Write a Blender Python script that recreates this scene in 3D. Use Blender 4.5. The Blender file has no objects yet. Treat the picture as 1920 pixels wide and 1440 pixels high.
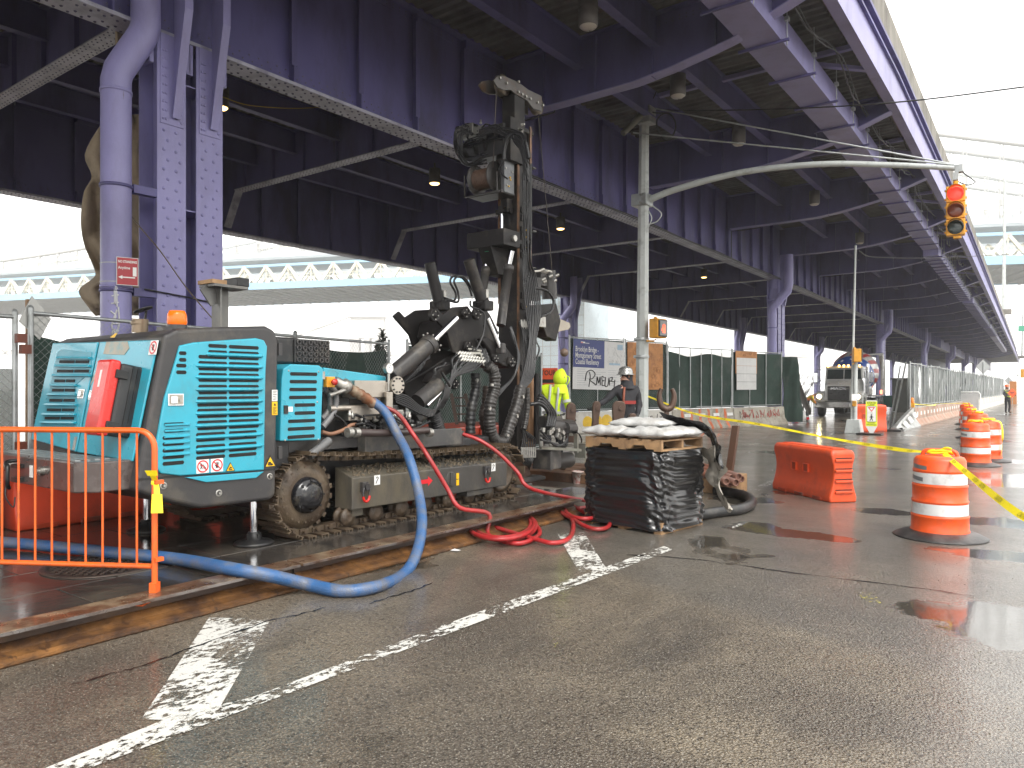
import bpy, bmesh, math, random
from mathutils import Vector, Matrix, Euler
R = math.radians
random.seed(7)
col = bpy.context.scene.collection
sc = bpy.context.scene
# ---------------------------------------------------------------- camera
HC = 1.65; FP = 1400.0; HOR = 727.0
AN = math.atan(1040/1400); SA, CA = math.sin(AN), math.cos(AN)
cd = bpy.data.cameras.new('camera'); cam = bpy.data.objects.new('camera', cd); col.objects.link(cam)
cam.location = (0, 0, HC); cam.rotation_euler = (R(90), 0, AN)
cd.sensor_width = 36; cd.lens = 36*FP/1920; cd.shift_y = 7/1920
cd.clip_start = 0.05; cd.clip_end = 4000
sc.camera = cam
# ---------------------------------------------------------------- world, overcast
SUN_EL, SUN_ROT = R(52), R(120)
w = bpy.data.worlds.new('World'); sc.world = w; w.use_nodes = True
nt = w.node_tree; nt.nodes.clear()
wo = nt.nodes.new('ShaderNodeOutputWorld'); bg = nt.nodes.new('ShaderNodeBackground')
sk = nt.nodes.new('ShaderNodeTexSky'); sk.sky_type = 'NISHITA'; sk.sun_disc = False
sk.sun_elevation = SUN_EL; sk.sun_rotation = SUN_ROT; sk.dust_density = 6; sk.air_density = 1.2
hs = nt.nodes.new('ShaderNodeHueSaturation'); hs.inputs['Saturation'].default_value = 0.2; hs.inputs['Value'].default_value = 0.6
mx = nt.nodes.new('ShaderNodeMix'); mx.data_type = 'RGBA'; mx.inputs[0].default_value = 0.86
nt.links.new(sk.outputs[0], hs.inputs['Color']); nt.links.new(hs.outputs[0], mx.inputs[6])
mx.inputs[7].default_value = (9.4, 9.3, 9.05, 1)          # even cloud layer
nt.links.new(mx.outputs[2], bg.inputs[0]); bg.inputs[1].default_value = 0.115
nt.links.new(bg.outputs[0], wo.inputs[0])
sl = bpy.data.lights.new('sun', 'SUN'); sl.energy = 1.1; sl.angle = R(25); sl.color = (1, .97, .92)
so = bpy.data.objects.new('sun', sl); col.objects.link(so)
so.rotation_euler = (R(38), 0, R(55))
sc.view_settings.view_transform = 'Standard'; sc.view_settings.look = 'None'
sc.view_settings.exposure = 1.45; sc.view_settings.gamma = 1; sc.view_settings.use_curve_mapping = False
sc.render.engine = 'CYCLES'
sc.cycles.use_denoising = True; sc.cycles.max_bounces = 7; sc.cycles.diffuse_bounces = 4; sc.cycles.glossy_bounces = 4
sc.cycles.transmission_bounces = 4; sc.cycles.transparent_max_bounces = 16; sc.cycles.volume_bounces = 1
sc.cycles.sample_clamp_indirect = 6; sc.cycles.caustics_reflective = False; sc.cycles.caustics_refractive = False
sc.cycles.use_adaptive_sampling = True
# ---------------------------------------------------------------- projection helpers (a ray through the photo meets a plane of the place)
def rr(u): return (u-960)/FP
def pt(u, v, d): r = rr(u); return Vector((d*(-SA+CA*r), d*(CA+SA*r), HC-(v-HOR)/FP*d))
def onZ(u, v, z=0.0): return pt(u, v, FP*(HC-z)/(v-HOR))
def onX(u, v, X): return pt(u, v, X/(-SA+CA*rr(u)))
def onY(u, v, Y): return pt(u, v, Y/(CA+SA*rr(u)))
# ---------------------------------------------------------------- materials
MATS = {}
def mat(name, c, rough=.5, metal=0., var=.12, vscale=2.5, bump=0., bscale=40., dirt=None, damt=.5, dscale=1.5, coat=0., emis=None, estr=1., rvar=.12, alpha=None, streak=0., trans=0., spec=.5, scuff=None, scf=.68):
    if name in MATS: return MATS[name]
    m = bpy.data.materials.new(name); MATS[name] = m; m.use_nodes = True
    t = m.node_tree; N = t.nodes; L = t.links; b = N['Principled BSDF']
    tc = N.new('ShaderNodeTexCoord')
    def noise(s, det=4, sx=None):
        n = N.new('ShaderNodeTexNoise'); n.inputs['Scale'].default_value = s; n.inputs['Detail'].default_value = det
        if sx:
            mp = N.new('ShaderNodeMapping'); mp.inputs['Scale'].default_value = sx; L.new(tc.outputs['Object'], mp.inputs[0]); L.new(mp.outputs[0], n.inputs['Vector'])
        else: L.new(tc.outputs['Object'], n.inputs['Vector'])
        return n
    n1 = noise(vscale, 5)
    mr = N.new('ShaderNodeMapRange'); mr.inputs[1].default_value = .3; mr.inputs[2].default_value = .7
    mr.inputs[3].default_value = 1-var; mr.inputs[4].default_value = 1+var; L.new(n1.outputs[0], mr.inputs[0])
    mul = N.new('ShaderNodeVectorMath'); mul.operation = 'SCALE'; mul.inputs[0].default_value = c[:3]; L.new(mr.outputs[0], mul.inputs['Scale'])
    out = mul.outputs[0]
    if dirt:
        n2 = noise(dscale, 8, (1, 1, .35 if streak else 1)); n2.inputs['Roughness'].default_value = .65
        m2 = N.new('ShaderNodeMapRange'); m2.inputs[1].default_value = .62-damt*.35; m2.inputs[2].default_value = .72-damt*.15; m2.inputs[3].default_value = 0; m2.inputs[4].default_value = min(1, .35+damt)
        L.new(n2.outputs[0], m2.inputs[0])
        x = N.new('ShaderNodeMix'); x.data_type = 'RGBA'; L.new(m2.outputs[0], x.inputs[0]); L.new(out, x.inputs[6]); x.inputs[7].default_value = (*dirt[:3], 1); out = x.outputs[2]
    if scuff:
        n5 = noise(6, 9, (1, 2.2, .5)); n5.inputs['Roughness'].default_value = .7; m5 = N.new('ShaderNodeMapRange'); m5.inputs[1].default_value = scf; m5.inputs[2].default_value = scf+.05; m5.inputs[4].default_value = .75; L.new(n5.outputs[0], m5.inputs[0])
        x = N.new('ShaderNodeMix'); x.data_type = 'RGBA'; L.new(m5.outputs[0], x.inputs[0]); L.new(out, x.inputs[6]); x.inputs[7].default_value = (*scuff, 1); out = x.outputs[2]
    L.new(out, b.inputs['Base Color']); b.inputs['Specular IOR Level'].default_value = spec
    b.inputs['Metallic'].default_value = metal
    if rvar:
        n3 = noise(vscale*2.3, 4); m3 = N.new('ShaderNodeMapRange'); m3.inputs[3].default_value = max(.02, rough-rvar); m3.inputs[4].default_value = min(1, rough+rvar)
        L.new(n3.outputs[0], m3.inputs[0]); L.new(m3.outputs[0], b.inputs['Roughness'])
    else: b.inputs['Roughness'].default_value = rough
    if bump:
        n4 = noise(bscale, 5); bm = N.new('ShaderNodeBump'); bm.inputs['Strength'].default_value = bump; bm.inputs['Distance'].default_value = .02
        L.new(n4.outputs[0], bm.inputs['Height']); L.new(bm.outputs[0], b.inputs['Normal'])
    if coat: b.inputs['Coat Weight'].default_value = coat; b.inputs['Coat Roughness'].default_value = .08
    if trans: b.inputs['Transmission Weight'].default_value = trans
    if emis: b.inputs['Emission Color'].default_value = (*emis, 1); b.inputs['Emission Strength'].default_value = estr
    if alpha is not None: b.inputs['Alpha'].default_value = alpha
    return m
# ---------------------------------------------------------------- mesh builder
class MB:
    def __init__(s): s.v = []; s.f = []; s.mi = []; s.cur = 0; s.sm = []; s.smooth = False
    def add(s, vs, fs, smooth=None):
        o = len(s.v); s.v += [Vector(p) for p in vs]
        for f in fs: s.f.append([i+o for i in f]); s.mi.append(s.cur); s.sm.append(s.smooth if smooth is None else smooth)
        return s
    def box(s, a, b):
        (x0, y0, z0), (x1, y1, z1) = a, b
        return s.add([(x0,y0,z0),(x1,y0,z0),(x1,y1,z0),(x0,y1,z0),(x0,y0,z1),(x1,y0,z1),(x1,y1,z1),(x0,y1,z1)],
                     [(0,3,2,1),(4,5,6,7),(0,1,5,4),(1,2,6,5),(2,3,7,6),(3,0,4,7)], False)
    def cbox(s, c, sz, M=None):
        h = [q/2 for q in sz]; vs = []
        for z in (-1,1):
            for x, y in ((-1,-1),(1,-1),(1,1),(-1,1)):
                p = Vector((x*h[0], y*h[1], z*h[2]))
                if M is not None: p = M @ p
                vs.append(p+Vector(c))
        return s.add(vs, [(0,3,2,1),(4,5,6,7),(0,1,5,4),(1,2,6,5),(2,3,7,6),(3,0,4,7)], False)
    def bar(s, p0, p1, wd, ht, up=(0,0,1)):                     # rectangular bar
        p0, p1 = Vector(p0), Vector(p1); d = (p1-p0).normalized(); up = Vector(up)
        x = d.cross(up)
        if x.length < 1e-4: x = d.cross(Vector((1,0,0)))
        x.normalize(); y = x.cross(d).normalized(); vs = []
        for p in (p0, p1):
            for a, b in ((-1,-1),(1,-1),(1,1),(-1,1)): vs.append(p+x*a*wd/2+y*b*ht/2)
        return s.add(vs, [(0,3,2,1),(4,5,6,7),(0,1,5,4),(1,2,6,5),(2,3,7,6),(3,0,4,7)], False)
    def cyl(s, p0, p1, r0, r1=None, n=16, caps=True, smooth=True):
        if r1 is None: r1 = r0
        p0, p1 = Vector(p0), Vector(p1); d = (p1-p0).normalized()
        x = d.orthogonal().normalized(); y = d.cross(x)
        vs = [p+(x*math.cos(2*math.pi*i/n)+y*math.sin(2*math.pi*i/n))*r for p, r in ((p0,r0),(p1,r1)) for i in range(n)]
        s.add(vs, [(i,(i+1)%n,n+(i+1)%n,n+i) for i in range(n)], smooth)
        if caps: s.add(vs[:n], [list(range(n))[::-1]], False); s.add(vs[n:], [list(range(n))], False)
        return s
    def lathe(s, base, prof, n=24, axis=(0,0,1), smooth=True, caps=True):   # prof [(r, h)]
        b = Vector(base); d = Vector(axis).normalized(); x = d.orthogonal().normalized(); y = d.cross(x)
        vs = [b+d*h+(x*math.cos(2*math.pi*i/n)+y*math.sin(2*math.pi*i/n))*r for r, h in prof for i in range(n)]
        fs = [(k*n+i, k*n+(i+1)%n, (k+1)*n+(i+1)%n, (k+1)*n+i) for k in range(len(prof)-1) for i in range(n)]
        s.add(vs, fs, smooth)
        if caps:
            if prof[0][0] > 1e-4: s.add(vs[:n], [list(range(n))[::-1]], False)
            if prof[-1][0] > 1e-4: s.add(vs[-n:], [list(range(n))], False)
        return s
    def tube(s, pts, r, n=8, sub=0, caps=True, rf=None):
        P = spline(pts, sub) if sub else [Vector(p) for p in pts]
        T = [((P[min(i+1,len(P)-1)]-P[max(i-1,0)])).normalized() for i in range(len(P))]
        x = T[0].orthogonal().normalized(); vs = []
        for i, p in enumerate(P):
            x = (x-T[i]*x.dot(T[i])); x = x.normalized() if x.length > 1e-6 else T[i].orthogonal().normalized(); y = T[i].cross(x)
            q = rf(i/(len(P)-1), i) if rf else r
            vs += [p+(x*math.cos(2*math.pi*k/n)+y*math.sin(2*math.pi*k/n))*q for k in range(n)]
        s.add(vs, [(j*n+k, j*n+(k+1)%n, (j+1)*n+(k+1)%n, (j+1)*n+k) for j in range(len(P)-1) for k in range(n)], True)
        if caps: s.add(vs[:n], [list(range(n))[::-1]], False); s.add(vs[-n:], [list(range(n))], False)
        return s
    def prism(s, poly, axis, a, b):                             # poly in the two other axes, extruded along axis a..b
        def P(p, h):
            return {'x': (h,p[0],p[1]), 'y': (p[0],h,p[1]), 'z': (p[0],p[1],h)}[axis]
        n = len(poly)
        ar = sum(poly[i][0]*poly[(i+1)%n][1]-poly[(i+1)%n][0]*poly[i][1] for i in range(n))
        if (ar > 0) == (axis == 'y'): poly = poly[::-1]
        vs = [P(p,a) for p in poly]+[P(p,b) for p in poly]
        if a > b: vs = vs[n:]+vs[:n]
        return s.add(vs, [list(range(n))[::-1], list(range(n,2*n))]+[(i,(i+1)%n,n+(i+1)%n,n+i) for i in range(n)], False)
    def slab(s, P, Q):                                          # two matching loops of 3-D points
        n = len(P); return s.add(list(P)+list(Q), [list(range(n))[::-1], list(range(n,2*n))]+[(i,(i+1)%n,n+(i+1)%n,n+i) for i in range(n)], False)
    def rivet(s, p, nrm, r=.018, h=.012, n=6):
        p = Vector(p); d = Vector(nrm).normalized(); x = d.orthogonal().normalized(); y = d.cross(x); vs = []
        for q, k in ((r,0),(r*.62,h)):
            vs += [p+d*k+(x*math.cos(2*math.pi*i/n)+y*math.sin(2*math.pi*i/n))*q for i in range(n)]
        return s.add(vs, [(i,(i+1)%n,n+(i+1)%n,n+i) for i in range(n)]+[list(range(n,2*n))], True)
    def quad(s, *p): return s.add(p, [list(range(len(p)))], False)
    def sphere(s, c, r, n=12, m=8, sc3=(1,1,1)):
        c = Vector(c); vs = [c+Vector((0,0,-r*sc3[2]))]
        for j in range(1, m):
            a = math.pi*j/m-math.pi/2
            vs += [c+Vector((math.cos(a)*math.cos(2*math.pi*i/n)*r*sc3[0], math.cos(a)*math.sin(2*math.pi*i/n)*r*sc3[1], math.sin(a)*r*sc3[2])) for i in range(n)]
        vs.append(c+Vector((0,0,r*sc3[2]))); fs = [(0,1+(i+1)%n,1+i) for i in range(n)]
        for j in range(m-2): fs += [(1+j*n+i,1+j*n+(i+1)%n,1+(j+1)*n+(i+1)%n,1+(j+1)*n+i) for i in range(n)]
        k = 1+(m-2)*n; fs += [(k+i,k+(i+1)%n,len(vs)-1) for i in range(n)]
        return s.add(vs, fs, True)
    def text(s, body, M, size=1., depth=0., align='CENTER', bold=0., xs=1.):
        c = bpy.data.curves.new('txt', 'FONT'); c.body = body; c.size = size; c.align_x = align; c.align_y = 'CENTER'; c.extrude = depth; c.offset = bold*size; c.resolution_u = 3
        o = bpy.data.objects.new('txt', c); col.objects.link(o)
        me = bpy.data.meshes.new_from_object(o.evaluated_get(bpy.context.evaluated_depsgraph_get()))
        vs = [M @ Vector((p.co.x*xs, p.co.y, p.co.z)) for p in me.vertices]
        s.add(vs, [tuple(f.vertices) for f in me.polygons], False)
        bpy.data.objects.remove(o); bpy.data.curves.remove(c); bpy.data.meshes.remove(me); return s
    def build(s, name, m, parent=None, local=False, origin=None, bevel=0., bseg=2, kind=None, label=None, weld=False):
        vs = s.v
        if parent is not None and not local:
            iv = WM(parent).inverted(); vs = [iv @ p for p in vs]
        loc = Vector((0,0,0))
        if parent is None and origin != 'zero' and kind != 'structure':
            xs = [p.x for p in vs]; ys = [p.y for p in vs]; zs = [p.z for p in vs]
            loc = Vector(((min(xs)+max(xs))/2, (min(ys)+max(ys))/2, min(zs))) if origin is None else Vector(origin)
            vs = [p-loc for p in vs]
        me = bpy.data.meshes.new(name); me.from_pydata([tuple(p) for p in vs], [], s.f)
        ms = m if isinstance(m, (list, tuple)) else [m]
        for q in ms: me.materials.append(q)
        me.polygons.foreach_set('material_index', s.mi); me.polygons.foreach_set('use_smooth', s.sm)
        if weld:
            bm = bmesh.new(); bm.from_mesh(me); bmesh.ops.remove_doubles(bm, verts=bm.verts, dist=1e-4); bmesh.ops.recalc_face_normals(bm, faces=bm.faces); bm.to_mesh(me); bm.free()
        me.update()
        o = bpy.data.objects.new(name, me); col.objects.link(o); o.location = loc
        if parent is not None: o.parent = parent
        if bevel:
            md = o.modifiers.new('bevel', 'BEVEL'); md.width = bevel; md.segments = bseg; md.limit_method = 'ANGLE'; md.angle_limit = R(35); md.harden_normals = False
        if kind: o['kind'] = kind
        if label: o['label'] = label
        return o
def spline(pts, sub):
    P = [Vector(p) for p in pts]; out = []
    if len(P) < 3: return P
    E = [P[0]*2-P[1]]+P+[P[-1]*2-P[-2]]
    for i in range(1, len(E)-2):
        p0, p1, p2, p3 = E[i-1:i+3]
        for k in range(sub):
            t = k/sub; out.append(.5*((2*p1)+(p2-p0)*t+(2*p0-5*p1+4*p2-p3)*t*t+(3*p1-p0-3*p2+p3)*t**3))
    out.append(P[-1]); return out
def WM(o):
    m = Matrix.LocRotScale(o.location, o.rotation_euler, o.scale)
    return WM(o.parent) @ m if o.parent else m
def tag(o, label, cat, group=None, kind=None):
    o['label'] = label; o['category'] = cat
    if group: o['group'] = group
    if kind: o['kind'] = kind
    return o
def thing(name, label, cat, loc, rz=0., group=None):
    o = bpy.data.objects.new(name, None); o.empty_display_size = .2; col.objects.link(o); o.location = loc; o.rotation_euler = (0,0,rz)
    return tag(o, label, cat, group)
def children(o): return [c for c in bpy.data.objects if c.parent == o]
def dup(root, loc, rz=None, label=None):
    def cp(o, p):
        c = o.copy(); col.objects.link(c); c.parent = p
        for k in kids.get(o.name, []): cp(k, c)
        return c
    kids = {}
    for o in bpy.data.objects:
        if o.parent: kids.setdefault(o.parent.name, []).append(o)
    c = cp(root, None); c.location = loc
    if rz is not None: c.rotation_euler = (0,0,rz)
    if label: c['label'] = label
    return c
def inst(src, parent, loc, rot=(0,0,0), scale=None):              # a copy of one part that shares its mesh
    c = src.copy(); col.objects.link(c); c.parent = parent; c.location = loc; c.rotation_euler = rot
    if scale: c.scale = scale
    return c
# common materials
def dirty(name, c, **k): return mat(name, c, **k)
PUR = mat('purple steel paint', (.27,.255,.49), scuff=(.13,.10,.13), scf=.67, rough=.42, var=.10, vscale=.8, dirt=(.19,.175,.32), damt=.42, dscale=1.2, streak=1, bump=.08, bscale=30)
PURD = mat('shaded purple steel paint', (.108,.098,.265), scuff=(.10,.06,.05), scf=.66, rough=.5, var=.14, vscale=.6, dirt=(.06,.055,.12), damt=.45, dscale=.9, streak=1, bump=.1, bscale=25)  # viaduct purple darkened in colour for the shade under the deck
PALE = mat('weathered flange paint with ground light', (.42,.42,.50), rough=.45, var=.2, vscale=1.2, dirt=(.16,.15,.20), damt=.45, dscale=1.5, metal=.2)  # flanges paled in colour for light thrown up by the wet ground
RIV = mat('dark rivet paint', (.10,.09,.16), rough=.45, var=.1)
CONC = mat('weathered concrete', (.25,.235,.205), rough=.85, var=.18, vscale=1.4, dirt=(.12,.11,.095), damt=.5, dscale=1.1, streak=1, bump=.3, bscale=18)
GALV = mat('galvanised steel', (.40,.42,.42), rough=.42, metal=.55, var=.12, vscale=3, dirt=(.22,.22,.2), damt=.35, dscale=4)
BLK = mat('black rubber', (.012,.012,.013), rough=.42, var=.25, vscale=6, dirt=(.06,.055,.045), damt=.3, dscale=6)
CHAR = mat('charcoal machine paint', (.038,.036,.037), scuff=(.14,.13,.12), scf=.66, rough=.38, var=.12, vscale=3, dirt=(.10,.088,.07), damt=.38, dscale=2.5, bump=.05, bscale=60)
CHROME = mat('chromed rod', (.75,.76,.78), rough=.14, metal=1, var=.03, rvar=.05)
STEEL = mat('raw steel fitting', (.42,.41,.38), rough=.36, metal=.75, var=.2, vscale=8, dirt=(.14,.12,.1), damt=.4, dscale=8)
RUST = mat('rusty steel', (.085,.038,.02), rough=.42, var=.35, vscale=3, dirt=(.05,.028,.018), damt=.5, dscale=3, bump=.3, bscale=30)
WHITE = mat('white print', (.78,.78,.76), rough=.45, var=.05, dirt=(.45,.43,.4), damt=.3, dscale=3)
BLACKP = mat('black print', (.012,.012,.012), rough=.5, var=.1)
ORNG = mat('orange plastic', (.70,.082,.02), scuff=(.09,.03,.02), scf=.64, rough=.42, var=.12, vscale=2.5, dirt=(.42,.06,.025), damt=.4, dscale=2.5, bump=.06, bscale=20)
YEL = mat('yellow signal paint', (.72,.33,.02), rough=.45, var=.12, dirt=(.3,.15,.03), damt=.35, dscale=6)
WOOD = mat('weathered lumber', (.36,.22,.11), rough=.7, var=.3, vscale=5, dirt=(.14,.085,.05), damt=.45, dscale=4, bump=.3, bscale=35)
# ---------------------------------------------------------------- haze (built late so every thing is inside)
def make_haze():
    b = MB(); b.box((-900,-80,-3.2), (700, 900, 125))
    m = bpy.data.materials.new('fog'); m.use_nodes = True; t = m.node_tree; t.nodes.clear()
    o = t.nodes.new('ShaderNodeOutputMaterial'); p = t.nodes.new('ShaderNodeVolumePrincipled')
    p.inputs['Color'].default_value = (.97,.97,.965,1); p.inputs['Density'].default_value = .0008; p.inputs['Anisotropy'].default_value = .15
    t.links.new(p.outputs[0], o.inputs['Volume'])
    h = b.build('haze', m, kind='stuff', origin='zero'); h['kind'] = 'stuff'; h['label'] = 'pale fog hanging over the street, the viaduct and the bridges'; h['category'] = 'fog'
make_haze()
# ---------------------------------------------------------------- wet asphalt
def asphalt():
    m = bpy.data.materials.new('wet asphalt'); m.use_nodes = True; t = m.node_tree; N = t.nodes; L = t.links; b = N['Principled BSDF']
    tc = N.new('ShaderNodeTexCoord'); V = tc.outputs['Object']
    def noise(s, det=5, ro=.55, mp=None, dist=0):
        n = N.new('ShaderNodeTexNoise'); n.inputs['Scale'].default_value = s; n.inputs['Detail'].default_value = det; n.inputs['Roughness'].default_value = ro; n.inputs['Distortion'].default_value = dist
        if mp:
            q = N.new('ShaderNodeMapping'); q.inputs['Scale'].default_value = mp[:3]
            if len(mp) > 3: q.inputs['Rotation'].default_value = (0,0,mp[3])
            L.new(V, q.inputs[0]); L.new(q.outputs[0], n.inputs['Vector'])
        else: L.new(V, n.inputs['Vector'])
        return n.outputs[0]
    def ramp(x, a, bb, lo=0., hi=1.):
        r = N.new('ShaderNodeMapRange'); r.inputs[1].default_value = a; r.inputs[2].default_value = bb; r.inputs[3].default_value = lo; r.inputs[4].default_value = hi; r.interpolation_type = 'SMOOTHSTEP'
        L.new(x, r.inputs[0]); return r.outputs[0]
    def mixc(f, a, c):
        x = N.new('ShaderNodeMix'); x.data_type = 'RGBA'; L.new(f, x.inputs[0])
        for k, q in ((6,a),(7,c)):
            if isinstance(q, tuple): x.inputs[k].default_value = (*q, 1)
            else: L.new(q, x.inputs[k])
        return x.outputs[2]
    def mth(op, a, c=None):
        x = N.new('ShaderNodeMath'); x.operation = op; x.use_clamp = False
        for k, q in ((0,a),(1,c)):
            if q is None: continue
            if isinstance(q, (int,float)): x.inputs[k].default_value = q
            else: L.new(q, x.inputs[k])
        return x.outputs[0]
    c = mixc(ramp(noise(.55,6,.6), .38, .64), (.150,.125,.098), (.285,.235,.172))       # mud-tinted patches
    c = mixc(ramp(noise(1.1,6,.6,(1,.35,1)), .5, .7), c, (.105,.088,.070))              # tyre-darkened lanes
    c = mixc(ramp(noise(.33,5,.6,(1,1,1,1.1)), .52, .66), c, (.34,.28,.20))
    # old resurfaced patch lines: the lane to the right is bluer and greyer
    sx = N.new('ShaderNodeSeparateXYZ'); L.new(V, sx.inputs[0])
    lane = ramp(mth('ADD', mth('ADD', sx.outputs[0], 6.2), mth('MULTIPLY', noise(.25,4), 1.6)), 0, 1)
    e = mth('ADD', mth('MULTIPLY', sx.outputs[0], .42), mth('MULTIPLY', noise(.9,5), .5))
    lane = ramp(mth('SUBTRACT', mth('ADD', mth('MULTIPLY', sx.outputs[1], 1.), e), 0), 4.6, 5.0)
    c = mixc(mth('MULTIPLY', lane, .75), c, mixc(ramp(noise(.8,6,.6), .35,.7), (.15,.138,.122), (.25,.225,.19)))
    ag = noise(85,2,.5); c = mixc(ramp(noise(38,2,.6), .60, .66, 0, .4), c, (.30,.26,.19)); c = mixc(ramp(noise(30,3,.7), .53, .60, 0, .75), c, (.05,.04,.03)); c = mixc(ramp(ag, .60, .66), c, (.42,.39,.33))                   # pale stones
    vor = N.new('ShaderNodeTexVoronoi'); vor.inputs['Scale'].default_value = 70; L.new(V, vor.inputs['Vector'])
    c = mixc(ramp(vor.outputs['Distance'], .15, .50, .0, .5), c, (.018,.016,.014))
    # puddles
    pn = noise(.42,5,.5,(1,.8,1)); pud = ramp(pn, .615, .64)
    for (x, y, rx, ry) in PUDDLES:
        q = N.new('ShaderNodeMapping'); q.inputs['Location'].default_value = (-x/rx,-y/ry,0); q.inputs['Scale'].default_value = (1/rx,1/ry,0); L.new(V, q.inputs[0])
        ln = N.new('ShaderNodeVectorMath'); ln.operation = 'LENGTH'; L.new(q.outputs[0], ln.inputs[0])
        pud = mth('MAXIMUM', pud, ramp(mth('ADD', ln.outputs['Value'], mth('MULTIPLY', noise(1.9,8,.7), 1.5)), 1.45, 1.60, 1., 0.))
    wet = ramp(noise(.8,5,.6), .36, .62)
    c = mixc(pud, c, (.050,.044,.034))
    L.new(c, b.inputs['Base Color'])
    ro = mth('ADD', mth('MULTIPLY', wet, -.15), .40); ro = mth('ADD', ro, mth('MULTIPLY', noise(60,2), .06))
    x = N.new('ShaderNodeMix'); L.new(pud, x.inputs[0]); L.new(ro, x.inputs[2]); x.inputs[3].default_value = .03; L.new(x.outputs[0], b.inputs['Roughness'])
    b.inputs['Specular IOR Level'].default_value = .5
    b.inputs['Coat Weight'].default_value = .7; b.inputs['Coat Roughness'].default_value = .13; b.inputs['Coat IOR'].default_value = 1.33
    h = mth('ADD', mth('MULTIPLY', vor.outputs['Distance'], -.8), mth('MULTIPLY', ag, .8)); h = mth('ADD', mth('ADD', h, mth('MULTIPLY', noise(6,4), 1.4)), 1)
    bm = N.new('ShaderNodeBump'); bm.inputs['Distance'].default_value = .010; L.new(h, bm.inputs['Height']); L.new(mth('SUBTRACT', .8, mth('MULTIPLY', pud, .79)), bm.inputs['Strength'])
    L.new(bm.outputs[0], b.inputs['Normal'])
    bc = N.new('ShaderNodeBump'); bc.inputs['Distance'].default_value = .006; bc.inputs['Strength'].default_value = .30; L.new(noise(26,3), bc.inputs['Height'])
    L.new(bc.outputs[0], b.inputs['Coat Normal'])
    return m
PUDDLES = []
for (u, v, a, bq) in ((1880,1170,.55,.75),(1900,1045,.8,.35),(1790,1150,.50,.42),(1500,925,.6,.35),(1420,985,.35,.3),(1480,1000,.9,.3),(1880,980,1.,.5),(1545,812,.9,2.2),(1500,850,1.3,.9),(1660,960,.5,.35),(1900,900,1.2,1.6)):
    p = onZ(u, v); PUDDLES.append((p.x, p.y, a, bq))
ASPH = asphalt()
g = MB()
nx, ny = 26, 60
X = [-900,-300,-120,-60,-40]+[-36+3*i for i in range(26)]+[60,120,300,700]; Y = [-80,-30]+[-14+4*i for i in range(40)]+[180,260,400,650,900]
vs = [(x,y,0) for y in Y for x in X]; n = len(X)
g.add(vs, [(j*n+i, j*n+i+1, (j+1)*n+i+1, (j+1)*n+i) for j in range(len(Y)-1) for i in range(n-1)])
o = g.build('road', ASPH, kind='structure', origin='zero'); o['label'] = 'wet patched asphalt street with puddles'
# river beyond the sea wall, slightly below the street is hidden; the quay behind the fence stays part of the road sheet
# ---------------------------------------------------------------- painted markings, worn
def worn(name, c, thr):
    m = bpy.data.materials.new(name); m.use_nodes = True; t = m.node_tree; N = t.nodes; L = t.links; b = N['Principled BSDF']
    b.inputs['Base Color'].default_value = (*c,1); b.inputs['Roughness'].default_value = .45
    tc = N.new('ShaderNodeTexCoord'); n1 = N.new('ShaderNodeTexNoise'); n1.inputs['Scale'].default_value = 22; n1.inputs['Detail'].default_value = 8; n1.inputs['Roughness'].default_value = .75
    mp = N.new('ShaderNodeMapping'); mp.inputs['Scale'].default_value = (1,.6,1); L.new(tc.outputs['Object'], mp.inputs[0]); L.new(mp.outputs[0], n1.inputs['Vector'])
    n2 = N.new('ShaderNodeTexNoise'); n2.inputs['Scale'].default_value = 2.2; n2.inputs['Detail'].default_value = 4; L.new(tc.outputs['Object'], n2.inputs['Vector'])
    ad = N.new('ShaderNodeMath'); ad.operation = 'MULTIPLY_ADD'; ad.inputs[1].default_value = .6; L.new(n2.outputs[0], ad.inputs[0]); L.new(n1.outputs[0], ad.inputs[2])
    r = N.new('ShaderNodeMapRange'); r.inputs[1].default_value = thr; r.inputs[2].default_value = thr+.035; L.new(ad.outputs[0], r.inputs[0]); L.new(r.outputs[0], b.inputs['Alpha'])
    return m
PAINT = worn('worn white road paint', (.60,.59,.55), .785); PAINT2 = worn('very worn white road paint', (.5,.49,.46), .86); PAINTY = worn('yellow spray mark', (.40,.37,.08), .93)
def sheet(px, z=.004): return [onZ(u, v, z) for u, v in px]
def marking(name, px, m, label, z=.004, world=None):
    b = MB(); b.quad(*(world or sheet(px, z))[::-1]); o = b.build(name, m, weld=True)
    if o.data.polygons[0].normal.z < 0: o.data.flip_normals()
    return tag(o, label, 'road marking')
marking('lane_arrow', [(265,1348),(392,1158),(508,1160),(410,1330),(360,1352)], PAINT, 'flaking white wedge painted on the asphalt beside the kerb beams')
marking('lane_line', [(60,1450),(140,1450),(1262,1030),(1245,1024),(1120,1068),(930,1135),(650,1240),(470,1308),(330,1340)], PAINT, 'long thin flaking white lane line crossing the foreground', z=.008)
marking('lane_arrow', [(1045,1000),(1095,998),(1138,1068),(1085,1072)], PAINT, 'small flaking white wedge beside the coiled red hose', z=.006)
marking('stop_line', [(1395,975),(1415,970),(1390,985),(1360,995)], PAINT2, 'short worn white dash past the hose pipes')
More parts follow.
